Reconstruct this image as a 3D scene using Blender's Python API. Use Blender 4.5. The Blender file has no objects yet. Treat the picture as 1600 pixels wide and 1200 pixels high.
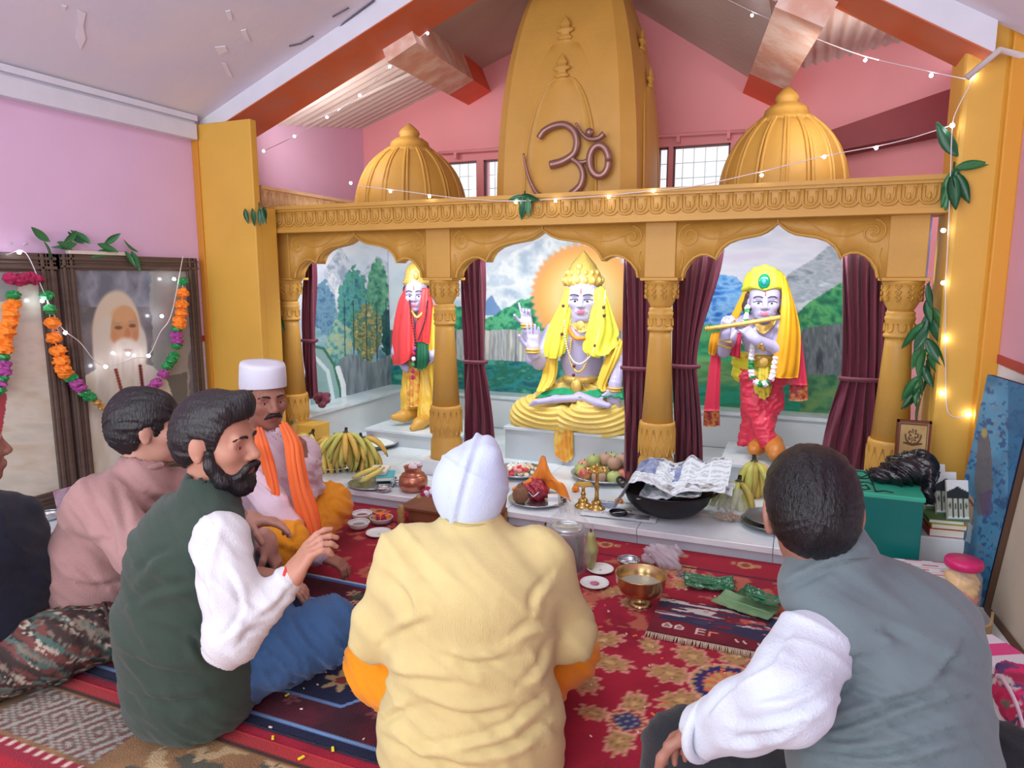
import bpy, bmesh, math, random
import numpy as np
from mathutils import Vector, Matrix
random.seed(7); RNG = np.random.default_rng(7)
SC = bpy.context.scene
COL = SC.collection
PI = math.pi
# ------------------------------------------------------------------ camera
CAM_F, CAM_P, CAM_Y, CAM_H = 1080.0, math.radians(8.7), math.radians(22.4), 1.2   # focal length in px of the 1600x1200 frame
cd = bpy.data.cameras.new('camera'); cam = bpy.data.objects.new('camera', cd); COL.objects.link(cam)
cd.sensor_fit = 'HORIZONTAL'; cd.sensor_width = 36.0; cd.lens = CAM_F / 1600 * 36; cd.clip_start = .02; cd.clip_end = 200
cam.location = (0, 0, CAM_H); cam.rotation_euler = (PI/2 - CAM_P, 0, CAM_Y); SC.camera = cam
# ------------------------------------------------------------------ world and lights
w = bpy.data.worlds.new('world'); SC.world = w; w.use_nodes = True
bg = w.node_tree.nodes['Background']; bg.inputs[0].default_value = (.93, .96, 1, 1); bg.inputs[1].default_value = 1.25
SC.view_settings.view_transform = 'Standard'; SC.view_settings.look = 'None'
SC.view_settings.exposure = 0.32; SC.view_settings.gamma = 1
def area(name, loc, rot, sx, sy, power, col=(1, 1, 1)):
    d = bpy.data.lights.new(name, 'AREA'); d.shape = 'RECTANGLE'; d.size = sx; d.size_y = sy; d.energy = power; d.color = col
    o = bpy.data.objects.new(name, d); COL.objects.link(o); o.location = loc; o.rotation_euler = rot; return o
area('daylight_door', (-1.2, -1.6, 1.5), (math.radians(98), 0, 0), 3.6, 2.2, 72, (.92, .96, 1))
area('ceiling_fill', (-1.3, 1.4, 2.75), (0, 0, 0), 1.6, 1.2, 20, (.95, .98, 1))  # added fill in place of daylight from above, no fitting hangs here
area('roof_fill_left', (-2.78, 3.56, 2.12), (math.radians(100), 0, math.radians(-8)), .5, .2, 3.6, (1, .97, .95))  # unseen fill added behind the rafter to brighten the roof space and back wall
area('roof_fill_right', (.25, 3.56, 2.05), (math.radians(102), 0, math.radians(14)), .5, .2, 3.0, (1, .97, .95))  # its partner on the right, likewise an added fill without a fixture
area('shrine_lamp_left', (-2.3, 3.62, 1.43), (math.radians(38), 0, 0), 1.0, .06, 9.5, (.86, .95, 1))
area('shrine_lamp_middle', (-1.25, 3.62, 1.43), (math.radians(38), 0, 0), 1.0, .06, 9.5, (.86, .95, 1))
area('shrine_lamp_right', (-.1, 3.62, 1.43), (math.radians(38), 0, 0), .9, .06, 9.5, (.86, .95, 1))
# ------------------------------------------------------------------ geometry of the view (a pixel of the photograph and a known plane or depth give a point)
FW = np.array([-math.sin(CAM_Y)*math.cos(CAM_P), math.cos(CAM_Y)*math.cos(CAM_P), -math.sin(CAM_P)])
RT = np.array([math.cos(CAM_Y), math.sin(CAM_Y), 0.]); UP = np.cross(RT, FW); CC = np.array([0, 0, CAM_H])
def ray(x, y): return FW*CAM_F + RT*(x-800) - UP*(y-600)
def at(x, y, d): return CC + ray(x, y)*(d/CAM_F)
def onZ(x, y, z): r = ray(x, y); return CC + r*(z-CAM_H)/r[2]
def onY(x, y, Y): r = ray(x, y); return CC + r*Y/r[1]
def onX(x, y, X): r = ray(x, y); return CC + r*X/r[0]
def pxl(P):
    d = np.asarray(P, float) - CC; z = d @ FW
    return 800 + CAM_F*(d @ RT)/z, 600 - CAM_F*(d @ UP)/z
# ------------------------------------------------------------------ colours and materials
def lin(c):
    c = np.asarray(c, float)/255.
    return np.where(c <= .04045, c/12.92, ((c+.055)/1.055)**2.4)
def L4(c): l = lin(c); return (float(l[0]), float(l[1]), float(l[2]), 1.)
MATS = {}
def mat(name, col=None, rough=.6, metal=0., var=0., vscale=8., bump=0., bscale=40., attr=False, stretch=None, spec=.5, alpha=1., trans=0., emit=None, estr=1., sheen=0., coat=0., col2=None, subsurf=0.):
    if name in MATS: return MATS[name]
    m = bpy.data.materials.new(name); m.use_nodes = True; nt = m.node_tree; N = nt.nodes; b = N['Principled BSDF']
    b.inputs['Roughness'].default_value = rough; b.inputs['Metallic'].default_value = metal
    b.inputs['Specular IOR Level'].default_value = spec
    if coat: b.inputs['Coat Weight'].default_value = coat; b.inputs['Coat Roughness'].default_value = .15
    if sheen: b.inputs['Sheen Weight'].default_value = sheen
    if trans: b.inputs['Transmission Weight'].default_value = trans; b.inputs['IOR'].default_value = 1.1
    if alpha < 1: b.inputs['Alpha'].default_value = alpha
    if subsurf: b.inputs['Subsurface Weight'].default_value = subsurf; b.inputs['Subsurface Radius'].default_value = (.01, .004, .002)
    tc = N.new('ShaderNodeTexCoord'); src = tc.outputs['Object']
    if stretch:
        mp = N.new('ShaderNodeMapping'); mp.inputs['Scale'].default_value = stretch; nt.links.new(src, mp.inputs[0]); src = mp.outputs[0]
    if attr:
        a = N.new('ShaderNodeAttribute'); a.attribute_name = 'Col'; base = a.outputs['Color']
    else:
        r = N.new('ShaderNodeRGB'); r.outputs[0].default_value = L4(col); base = r.outputs[0]
    if var or col2 is not None:
        n = N.new('ShaderNodeTexNoise'); n.inputs['Scale'].default_value = vscale; n.inputs['Detail'].default_value = 5; nt.links.new(src, n.inputs['Vector'])
        if col2 is not None:
            rp = N.new('ShaderNodeValToRGB'); rp.color_ramp.elements[0].position = .42; rp.color_ramp.elements[1].position = .6
            nt.links.new(n.outputs['Fac'], rp.inputs[0])
            mx = N.new('ShaderNodeMixRGB'); mx.inputs[2].default_value = L4(col2); nt.links.new(rp.outputs[0], mx.inputs[0]); nt.links.new(base, mx.inputs[1]); base = mx.outputs[0]
        if var:
            mr = N.new('ShaderNodeMapRange'); mr.inputs['From Min'].default_value = .25; mr.inputs['From Max'].default_value = .75
            mr.inputs['To Min'].default_value = 1-var; mr.inputs['To Max'].default_value = 1+var; nt.links.new(n.outputs['Fac'], mr.inputs[0])
            vm = N.new('ShaderNodeVectorMath'); vm.operation = 'SCALE'; nt.links.new(base, vm.inputs[0]); nt.links.new(mr.outputs[0], vm.inputs['Scale']); base = vm.outputs[0]
    nt.links.new(base, b.inputs['Base Color'])
    if bump:
        n2 = N.new('ShaderNodeTexNoise'); n2.inputs['Scale'].default_value = bscale; n2.inputs['Detail'].default_value = 4; nt.links.new(src, n2.inputs['Vector'])
        bp = N.new('ShaderNodeBump'); bp.inputs['Strength'].default_value = bump; bp.inputs['Distance'].default_value = .01
        nt.links.new(n2.outputs['Fac'], bp.inputs['Height']); nt.links.new(bp.outputs[0], b.inputs['Normal'])
    if emit is not None:
        b.inputs['Emission Color'].default_value = L4(emit); b.inputs['Emission Strength'].default_value = estr
    MATS[name] = m; return m
# ------------------------------------------------------------------ objects
def link(name, me, m, parent=None, world=True):
    o = bpy.data.objects.new(name, me); COL.objects.link(o)
    if m is not None:
        if len(me.materials) == 0: me.materials.append(m)
    if parent is not None:
        o.parent = parent
        if world:
            M = parent.matrix_basis.copy()
            if parent.parent is not None:
                M = parent.parent.matrix_basis @ parent.matrix_parent_inverse @ M
            o.matrix_parent_inverse = M.inverted()
    return o
def mesh(name, V, F, smooth=True, cols=None):
    me = bpy.data.meshes.new(name); V = np.asarray(V, np.float32).reshape(-1, 3)
    if isinstance(F, np.ndarray) and F.ndim == 2:
        k = F.shape[1]; n = len(F)
        me.vertices.add(len(V)); me.vertices.foreach_set('co', V.ravel())
        me.loops.add(n*k); me.loops.foreach_set('vertex_index', F.astype(np.int32).ravel())
        me.polygons.add(n); me.polygons.foreach_set('loop_start', np.arange(0, n*k, k, dtype=np.int32))
        me.update(calc_edges=True)
    else:
        me.from_pydata(V.tolist(), [], [list(map(int, f)) for f in F])
    if smooth: me.polygons.foreach_set('use_smooth', np.ones(len(me.polygons), bool))
    if cols is not None:
        a = me.color_attributes.new('Col', 'FLOAT_COLOR', 'POINT'); c = np.ones((len(V), 4), np.float32); c[:, :3] = cols
        a.data.foreach_set('color', c.ravel())
    me.validate(); return me
def ob(name, VF, m, parent=None, smooth=True, cols=None, world=True):
    return link(name, mesh(name, VF[0], VF[1], smooth, cols if cols is not None else (VF[2] if len(VF) > 2 else None)), m, parent, world)
def tag(o, label=None, cat=None, group=None, kind=None):
    if label: o['label'] = label
    if cat: o['category'] = cat
    if group: o['group'] = group
    if kind: o['kind'] = kind
    return o
def thing(name, label, cat, loc=(0, 0, 0), rz=0., group=None):
    o = bpy.data.objects.new(name, None); COL.objects.link(o); o.empty_display_size = .05
    o.location = [float(v) for v in loc]; o.rotation_euler = (0, 0, rz)
    o.matrix_basis = Matrix.Translation([float(v) for v in loc]) @ Matrix.Rotation(rz, 4, 'Z')
    return tag(o, label, cat, group)
def struct(name, VF, m, smooth=False, cols=None):
    return tag(ob(name, VF, m, None, smooth, cols), kind='structure')
def dup(o, parent, M, name=None):
    c = o.copy(); COL.objects.link(c)
    if name: c.name = name
    c.parent = parent
    c.matrix_parent_inverse = Matrix.Identity(4); c.matrix_basis = M; return c
# ------------------------------------------------------------------ mesh builders: each returns (verts, faces)
def join(*parts):
    V = []; F = []; n = 0
    for p in parts:
        v = np.asarray(p[0], float).reshape(-1, 3); V.append(v); F += [[int(i)+n for i in f] for f in p[1]]; n += len(v)
    return np.vstack(V), F
def rotz(a): c, s = math.cos(a), math.sin(a); return np.array([[c, -s, 0], [s, c, 0], [0, 0, 1.]])
def roty(a): c, s = math.cos(a), math.sin(a); return np.array([[c, 0, s], [0, 1, 0], [-s, 0, c]])
def rotx(a): c, s = math.cos(a), math.sin(a); return np.array([[1, 0, 0], [0, c, -s], [0, s, c]])
def tf(VF, R=None, t=(0, 0, 0), s=1.):
    V = np.asarray(VF[0], float)*s
    if R is not None: V = V @ np.asarray(R).T
    return (V + np.asarray(t, float),) + tuple(VF[1:])
def box(x0, x1, y0, y1, z0, z1, bev=0.):
    if bev <= 0:
        V = [(x, y, z) for x in (x0, x1) for y in (y0, y1) for z in (z0, z1)]
        return np.array(V), [(0, 1, 3, 2), (4, 6, 7, 5), (0, 4, 5, 1), (2, 3, 7, 6), (0, 2, 6, 4), (1, 5, 7, 3)]
    bm = bmesh.new(); bmesh.ops.create_cube(bm, size=1)
    for v in bm.verts: v.co = Vector(((x0+x1)/2 + v.co.x*(x1-x0), (y0+y1)/2 + v.co.y*(y1-y0), (z0+z1)/2 + v.co.z*(z1-z0)))
    bmesh.ops.bevel(bm, geom=bm.edges[:], offset=bev, segments=2, affect='EDGES', profile=.5)
    bm.verts.index_update(); r = (np.array([v.co[:] for v in bm.verts]), [[v.index for v in f.verts] for f in bm.faces]); bm.free(); return r
def grid(P, closed_u=False, closed_v=False, cap=False):
    P = np.asarray(P, float); nu, nv = P.shape[:2]; I = np.arange(nu*nv).reshape(nu, nv)
    A = np.vstack([I, I[:1]]) if closed_u else I
    A = np.hstack([A, A[:, :1]]) if closed_v else A
    F = np.stack([A[:-1, :-1], A[1:, :-1], A[1:, 1:], A[:-1, 1:]], -1).reshape(-1, 4)
    if cap and closed_v:
        return P.reshape(-1, 3), F.tolist() + [list(I[0]), list(I[-1][::-1])]
    return P.reshape(-1, 3), F
def lathe(prof, seg=24, c=(0, 0, 0), mod=None, cap=True):
    a = np.linspace(0, 2*PI, seg, endpoint=False); P = np.zeros((len(prof), seg, 3))
    for i, (z, r) in enumerate(prof):
        rr = r*np.ones(seg) if mod is None else r*mod(a, z)
        P[i, :, 0] = c[0]+rr*np.cos(a); P[i, :, 1] = c[1]+rr*np.sin(a); P[i, :, 2] = c[2]+z
    V, F = grid(P, closed_v=True, cap=False); F = [list(f)[::-1] for f in F]
    if cap: n = len(prof); F += [list(range(seg))[::-1], list(range((n-1)*seg, n*seg))]
    return V, F
def frames(pts):
    pts = np.asarray(pts, float); T = np.gradient(pts, axis=0); T /= np.linalg.norm(T, axis=1)[:, None]+1e-9
    n = np.cross(T[0], [0, 0, 1.]);
    if np.linalg.norm(n) < .1: n = np.cross(T[0], [0, 1., 0])
    n /= np.linalg.norm(n); Ns = [n]
    for i in range(1, len(pts)):
        n = Ns[-1] - T[i]*np.dot(Ns[-1], T[i]); n /= np.linalg.norm(n)+1e-9; Ns.append(n)
    Ns = np.array(Ns); return T, Ns, np.cross(T, Ns)
def tube(pts, r, seg=8, cap=True, flat=1.):
    pts = np.asarray(pts, float); n = len(pts); r = np.broadcast_to(np.asarray(r, float), (n,)); T, N, B = frames(pts)
    a = np.linspace(0, 2*PI, seg, endpoint=False)
    P = pts[:, None] + r[:, None, None]*(np.cos(a)[None, :, None]*N[:, None]*flat + np.sin(a)[None, :, None]*B[:, None])
    V, F = grid(P, closed_v=True, cap=False); F = [list(map(int, f)) for f in F]
    if cap: F += [list(range(seg))[::-1], list(range((n-1)*seg, n*seg))]
    return V, F
def spline(pts, n=24):
    pts = np.asarray(pts, float)
    if len(pts) == 2: return pts[0]+(pts[1]-pts[0])*np.linspace(0, 1, n)[:, None]
    P = np.vstack([2*pts[0]-pts[1], pts, 2*pts[-1]-pts[-2]]); m = len(pts)-1; t = np.linspace(0, m, n); i = np.minimum(t.astype(int), m-1); u = (t-i)[:, None]
    p0, p1, p2, p3 = P[i], P[i+1], P[i+2], P[i+3]
    return .5*((2*p1)+(-p0+p2)*u+(2*p0-5*p1+4*p2-p3)*u**2+(-p0+3*p1-3*p2+p3)*u**3)
def sphere(c, r, nu=10, nv=14, R=None):
    r = np.broadcast_to(np.asarray(r, float), (3,)); th = np.linspace(1e-3, PI-1e-3, nu); ph = np.linspace(0, 2*PI, nv, endpoint=False)
    P = np.stack([np.sin(th)[:, None]*np.cos(ph), np.sin(th)[:, None]*np.sin(ph), np.cos(th)[:, None]*np.ones(nv)], -1)*r
    if R is not None: P = P @ np.asarray(R).T
    V, F = grid(P + np.asarray(c), closed_v=True); return V, [list(map(int, f)) for f in F]
def prism(poly, h, axis=2, base=0.):
    """extrude a closed 2D polygon along an axis"""
    poly = np.asarray(poly, float); n = len(poly); V = np.zeros((2*n, 3)); o = [i for i in range(3) if i != axis]
    V[:n, o[0]] = V[n:, o[0]] = poly[:, 0]; V[:n, o[1]] = V[n:, o[1]] = poly[:, 1]; V[:n, axis] = base; V[n:, axis] = base+h
    F = [list(range(n))[::-1], list(range(n, 2*n))] + [[i, (i+1) % n, n+(i+1) % n, n+i] for i in range(n)]
    return V, F
def quadslab(a, b, c, d, t):
    """four corners in order, thickened by t along the normal"""
    P = np.array([a, b, c, d], float); n = np.cross(P[1]-P[0], P[3]-P[0]); n /= np.linalg.norm(n)
    return np.vstack([P, P+n*t]), [(3, 2, 1, 0), (4, 5, 6, 7), (0, 1, 5, 4), (1, 2, 6, 5), (2, 3, 7, 6), (3, 0, 4, 7)]
def sheet(P, t=.003):
    """a cloth-like grid of points with a back side"""
    P = np.asarray(P, float); du = np.gradient(P, axis=0); dv = np.gradient(P, axis=1); N = np.cross(du, dv); N /= np.linalg.norm(N, axis=2, keepdims=True)+1e-9
    nu, nv = P.shape[:2]; A, FA = grid(P + N*t/2); B, FB = grid(P - N*t/2); n = nu*nv; I = np.arange(n).reshape(nu, nv)
    ring = np.concatenate([I[0, :], I[1:, -1], I[-1, -2::-1], I[-2:0:-1, 0]]); r2 = np.roll(ring, -1)
    return np.vstack([A, B]), np.vstack([FA, FB[:, ::-1]+n, np.stack([ring, ring+n, r2+n, r2], -1)])
# ------------------------------------------------------------------ numpy value noise
def _hash(i, j, s): 
    h = (i.astype(np.int64)*374761393 + j.astype(np.int64)*668265263 + s*974711) & 0x7fffffff
    h = ((h ^ (h >> 13))*1274126177) & 0x7fffffff; return ((h ^ (h >> 16)) & 0xffff)/65535.
def vnoise(x, y, s=0):
    x = np.asarray(x, float); y = np.asarray(y, float); i = np.floor(x); j = np.floor(y); u = x-i; v = y-j; u = u*u*(3-2*u); v = v*v*(3-2*v)
    return (_hash(i, j, s)*(1-u)+_hash(i+1, j, s)*u)*(1-v) + (_hash(i, j+1, s)*(1-u)+_hash(i+1, j+1, s)*u)*v
def fbm(x, y, s=0, o=4):
    r = 0; a = .5
    for k in range(o): r = r+a*vnoise(x, y, s+k*17); x = x*2.03; y = y*2.03; a *= .5
    return r/(1-.5**o)
# ------------------------------------------------------------------ implicit surfaces: smooth unions of rounded shapes, meshed by surface nets
class Soft:
    def __init__(s, h=.008, k=.02): s.h = h; s.k = k; s.P = []
    def _add(s, lo, hi, fn, col, k, op): s.P.append((np.asarray(lo, float), np.asarray(hi, float), fn, col, s.k if k is None else k, op)); return s
    def cap(s, a, b, ra, rb=None, col=0, k=None, op='+', wide=None, f=1.):
        """capsule with two radii; wide = axis along which it is f times as thick"""
        a = np.asarray(a, float); b = np.asarray(b, float); rb = ra if rb is None else rb; R = max(ra, rb)*max(f, 1)
        W = None if wide is None else np.asarray(wide, float)/np.linalg.norm(wide)
        def fn(p):
            q = p-a; ba = b-a
            if W is not None: q = q - (q @ W)[..., None]*W*(1-1/f); ba = ba - (ba @ W)*W*(1-1/f)
            t = np.clip((q @ ba)/(ba @ ba+1e-9), 0, 1); return np.linalg.norm(q-t[..., None]*ba, axis=-1)-(ra+t*(rb-ra))
        return s._add(np.minimum(a, b)-R, np.maximum(a, b)+R, fn, col, k, op)
    def chain(s, pts, rs, col=0, k=None, op='+', wide=None, f=1.):
        rs = np.broadcast_to(np.asarray(rs, float), (len(pts),))
        for i in range(len(pts)-1): s.cap(pts[i], pts[i+1], rs[i], rs[i+1], col, k, op, wide, f)
        return s
    def ell(s, c, r, R=None, col=0, k=None, op='+'):
        c = np.asarray(c, float); r = np.broadcast_to(np.asarray(r, float), (3,)); m = r.max()
        def fn(p):
            q = p-c
            if R is not None: q = q @ np.asarray(R)
            k0 = np.linalg.norm(q/r, axis=-1); k1 = np.linalg.norm(q/r**2, axis=-1)+1e-9; return k0*(k0-1)/k1
        ext = m if R is not None else r
        return s._add(c-ext, c+ext, fn, col, k, op)
    def bx(s, c, hf, R=None, rnd=.01, col=0, k=None, op='+'):
        c = np.asarray(c, float); hf = np.asarray(hf, float)
        def fn(p):
            q = p-c
            if R is not None: q = q @ np.asarray(R)
            q = np.abs(q)-hf+rnd; return np.linalg.norm(np.maximum(q, 0), axis=-1)+np.minimum(q.max(-1), 0)-rnd
        e = np.linalg.norm(hf) if R is not None else hf
        return s._add(c-e, c+e, fn, col, k, op)
    def fun(s, lo, hi, fn, col=0, k=None, op='-'): return s._add(lo, hi, fn, col, k, op)
    def build(s, pal=None, smooth=1, disp=None):
        h = s.h; lo = np.min([p[0] for p in s.P if p[5] == '+'], 0)-3*h; hi = np.max([p[1] for p in s.P if p[5] == '+'], 0)+3*h
        n = np.ceil((hi-lo)/h).astype(int)+1; F = np.full(n, .5, np.float32); Cc = np.zeros(n, np.int16)
        ax = [lo[i]+h*np.arange(n[i]) for i in range(3)]
        for a, b, fn, col, k, op in s.P:
            i0 = np.clip(np.floor((a-k-2*h-lo)/h).astype(int), 0, n); i1 = np.clip(np.ceil((b+k+2*h-lo)/h).astype(int)+1, 0, n)
            if np.any(i1 <= i0): continue
            sl = tuple(slice(i0[d], i1[d]) for d in range(3)); G = np.stack(np.meshgrid(*[ax[d][sl[d]] for d in range(3)], indexing='ij'), -1)
            d = fn(G).astype(np.float32); f = F[sl]
            if op == '+':
                hh = np.maximum(k-np.abs(f-d), 0)/max(k, 1e-6); r = np.minimum(f, d)-hh*hh*k*.25; Cc[sl] = np.where(d < f, col, Cc[sl]); F[sl] = r
            elif op == '-':
                hh = np.maximum(k-np.abs(f+d), 0)/max(k, 1e-6); F[sl] = np.maximum(f, -d)+hh*hh*k*.25
            else:  # paint
                Cc[sl] = np.where(d < 0, col, Cc[sl])
        S = F < 0; c8 = np.zeros(n-1, np.int8)
        offs = [(i, j, k) for i in (0, 1) for j in (0, 1) for k in (0, 1)]
        def sh(A, o): return A[o[0]:n[0]-1+o[0], o[1]:n[1]-1+o[1], o[2]:n[2]-1+o[2]]
        for o in offs: c8 += sh(S, o)
        act = (c8 > 0) & (c8 < 8); idx = np.full(act.shape, -1, np.int64); m = int(act.sum()); idx[act] = np.arange(m)
        cells = np.argwhere(act); acc = np.zeros((m, 3)); cnt = np.zeros(m)
        fv = {o: sh(F, o)[act] for o in offs}
        for o in offs:
            for d in range(3):
                if o[d] == 0:
                    o2 = tuple(o[e]+(e == d) for e in range(3)); fa, fb = fv[o], fv[o2]; mk = (fa < 0) != (fb < 0)
                    t = fa[mk]/(fa[mk]-fb[mk]); p = np.tile(np.array(o, float), (mk.sum(), 1)); p[:, d] += t; acc[mk] += p; cnt[mk] += 1
        V = lo + h*(cells + acc/cnt[:, None]); Q = []
        for d in range(3):
            e = [0, 0, 0]; e[d] = 1; a = S[:n[0]-e[0], :n[1]-e[1], :n[2]-e[2]]; b = S[e[0]:, e[1]:, e[2]:]
            g = np.argwhere(a != b); d1, d2 = (d+1) % 3, (d+2) % 3; g = g[(g[:, d1] > 0) & (g[:, d2] > 0)]
            g = g[(g[:, d1] < n[d1]-1) & (g[:, d2] < n[d2]-1)]
            def cell(u, v): q = g.copy(); q[:, d1] -= u; q[:, d2] -= v; return idx[q[:, 0], q[:, 1], q[:, 2]]
            q = np.stack([cell(1, 1), cell(0, 1), cell(0, 0), cell(1, 0)], -1); fl = ~S[g[:, 0], g[:, 1], g[:, 2]]; q[fl] = q[fl][:, ::-1]; Q.append(q)
        Q = np.vstack(Q); Q = Q[(Q >= 0).all(1)]
        for _ in range(smooth):
            A = np.zeros_like(V); c = np.zeros(m)
            for i in range(4):
                np.add.at(A, Q[:, i], V[Q[:, (i+1) % 4]]+V[Q[:, (i+3) % 4]]); np.add.at(c, Q[:, i], 2)
            V = .5*V+.5*A/np.maximum(c, 1)[:, None]
        if disp is not None:
            fn = np.cross(V[Q[:, 2]]-V[Q[:, 0]], V[Q[:, 3]]-V[Q[:, 1]]); N = np.zeros_like(V)
            for i in range(4): np.add.at(N, Q[:, i], fn)
            N /= np.linalg.norm(N, axis=1)[:, None]+1e-12; V = V + disp(V, N)
        if pal is None: return V, Q
        ci = Cc[:-1, :-1, :-1][act]; best = fv[(0, 0, 0)].copy()
        for o in offs[1:]:
            b = fv[o] < best; best[b] = fv[o][b]; ci = np.where(b, sh(Cc, o)[act], ci)
        cols = np.array([lin(c) for c in pal])[np.clip(ci, 0, len(pal)-1)]
        return V, Q, cols
def merge(*parts):
    """join numpy quad meshes (with colours when all have them)"""
    V = []; F = []; Cs = []; n = 0
    for p in parts:
        V.append(np.asarray(p[0])); F.append(np.asarray(p[1])+n); n += len(p[0])
        if len(p) > 2: Cs.append(p[2])
    return (np.vstack(V), np.vstack(F)) + ((np.vstack(Cs),) if Cs else ())
# ================================================================== the room
M_pinkL = mat('pink_wall_left', (230, 194, 228), .75, var=.04, vscale=3, bump=.05, bscale=60)  # lavender cast of the cooler light is put into this pink
M_pinkB = mat('pink_wall_back', (244, 166, 172), .75, var=.03, vscale=3, bump=.05, bscale=60)
M_pinkR = mat('pink_wall_right', (222, 168, 190), .75, var=.03, vscale=3, bump=.05, bscale=60)
M_white = mat('white_wall', (225, 225, 230), .7, var=.03, vscale=4, bump=.05)
M_red = mat('red_band', (176, 52, 62), .5)
M_yellow = mat('yellow_pillar_paint', (220, 172, 72), .55, var=.05, vscale=4, bump=.08, bscale=50)
M_ochre = mat('ochre_shrine_paint', (204, 156, 72), .5, var=.07, vscale=5, bump=.1, bscale=70)
M_marble = mat('white_marble', (228, 236, 240), .25, var=.05, vscale=5, bump=.0, col2=(206, 216, 224))
M_ceil = mat('lavender_ceiling', (226, 224, 240), .8, var=.06, vscale=2.5, bump=.1, bscale=25, col2=(228, 224, 232))
M_ceilw = mat('white_moulding', (222, 224, 236), .7, var=.04, bump=.08)
M_conc = mat('grey_concrete_roof', (196, 184, 178), .85, var=.08, vscale=3, bump=.2, bscale=30)
M_corr = mat('corrugated_sheet', (214, 200, 196), .5, var=.05, vscale=6)
M_orange = mat('orange_beam_paint', (208, 104, 62), .65, var=.08, vscale=5, bump=.1, col2=(196, 112, 84))
M_maroonp = mat('maroon_paint', (128, 44, 52), .6, var=.1, vscale=6, bump=.1)
M_floor = mat('floor_concrete', (120, 70, 66), .8, var=.1)
M_glass = mat('window_glass', (225, 240, 245), .05, spec=.5, alpha=.22)
M_winfr = mat('window_frame_paint', (226, 120, 118), .5)
M_bar = mat('window_bars', (206, 214, 214), .5, metal=.3)
M_steel = mat('steel_pipe', (190, 170, 175), .35, metal=.6)

struct('floor', box(-3.5, 1.2, -1.5, 5.0, -.05, 0), M_floor)
# left wall: white dado, red band, pink above
wl = struct('wall_left', box(-3.42, -3.3, -1.2, 5.0, .86, 2.6), M_pinkL)
ob('dado', box(-3.42, -3.3, -1.2, 5.0, 0, .825), M_white, wl, False)
ob('red_band', box(-3.42, -3.294, -1.2, 3.138, .825, .86), M_red, wl, False)
wr = struct('wall_right', box(.75, .87, -1.2, 5.0, .9, 2.4), M_pinkR)
ob('dado', box(.75, .87, -1.2, 5.0, 0, .865), M_white, wr, False)
ob('red_band', box(.744, .87, -1.2, 3.3, .865, .9), M_red, wr, False)
# back wall with a strip of windows
WZ0, WZ1 = 1.72, 2.075
wins = [(-2.62, -2.30), (-2.245, -1.95), (-1.30, -.98), (-.94, -.87), (-.84, -.47)]
parts = [box(-3.42, .87, 4.88, 5.0, 0, WZ0), prism([(-3.42, WZ1), (.87, WZ1), (.87, 2.75), (-.5, 2.75), (-1.27, 3.15), (-3.42, 2.42)], .12, 1, 4.88)]
xs = [-3.42]+[v for p in wins for v in p]+[.87]
for a, b in zip(xs[0::2], xs[1::2]): parts.append(box(a, b, 4.88, 5.0, WZ0, WZ1))
struct('wall_back', join(*parts), M_pinkB)
for i, (a, b) in enumerate(wins):
    fr = struct('window_%d' % (i+1), join(box(a, b, 4.9, 4.93, WZ1-.012, WZ1), box(a, b, 4.9, 4.93, WZ0, WZ0+.012), box(a, a+.012, 4.9, 4.93, WZ0, WZ1), box(b-.012, b, 4.9, 4.93, WZ0, WZ1)), mat('dark_window_frame', (120, 84, 92), .5))
    ob('pane', box(a+.012, b-.012, 4.945, 4.95, WZ0+.012, WZ1-.012), M_glass, fr, False)
    g = [box(x-.002, x+.002, 4.985, 4.989, WZ0, WZ1) for x in np.arange(a+.05, b-.01, .075)] + [box(a, b, 4.99, 4.994, z-.002, z+.002) for z in np.arange(WZ0+.06, WZ1, .1)]
    ob('grille', join(*g), M_bar, fr, False)
# curtain pipe over the windows
def pipe(x0, x1, lab):
    r = thing('curtain_rod', lab, 'rod', ((x0+x1)/2, 4.83, 2.13))
    ob('rail', tube([(x0, 4.83, 2.14), (x1, 4.83, 2.13)], .011, 8), M_pinkB, r)
    for x in (x0+.15, x1-.1): ob('bracket', box(x-.01, x+.01, 4.82, 4.88, 2.09, 2.14), M_pinkB, r, False)
pipe(-2.6, -1.7, 'pink rod above the windows behind the left dome'); pipe(-.95, -.38, 'pink rod above the window between the tower and right dome')
# ceilings
def zl(x): return 3.36 + .38*x       # rafter top, left slope
def zr(x): return 2.51 - .62*x
struct('ceiling', quadslab((-3.3, -1.2, 2.1), (-.86, -1.2, 3.06), (-.86, 3.22, 3.06), (-3.3, 3.22, 2.1), .06), M_ceil)
struct('ceiling_right', quadslab((-.86, -1.2, 3.06), (.78, -1.2, 2.04), (.78, 3.22, 2.04), (-.86, 3.22, 3.06), .06), M_ceil)
struct('ceiling_back_left', quadslab((-2.35, 3.4, zl(-2.35)+.02), (-.9, 3.4, 3.06), (-1.27, 4.95, 3.06), (-2.45, 4.95, 2.66), .05), M_conc)
struct('ceiling_back_right', quadslab((-.9, 3.4, 3.06), (-.02, 3.4, 2.56), (-.25, 4.95, 2.36), (-1.27, 4.95, 3.06), .05), M_conc)
def corrug(name, a, b, c, d, n, lab):
    """corrugated sheet: ridges run from edge ab to edge dc"""
    a, b, c, d = [np.array(v, float) for v in (a, b, c, d)]; nn = np.cross(b-a, d-a); nn /= np.linalg.norm(nn)
    u = np.linspace(0, 1, n*8+1); v = np.linspace(0, 1, 5)
    P = (a[None, None]*(1-u)[:, None, None]+b*u[:, None, None])*(1-v)[None, :, None] + (d*(1-u)[:, None, None]+c*u[:, None, None])*v[None, :, None]
    P = P + nn*(.012*np.cos(u*2*PI*n))[:, None, None]
    return tag(ob(name, sheet(P, .004), M_corr), lab, 'roof sheet')
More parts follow.
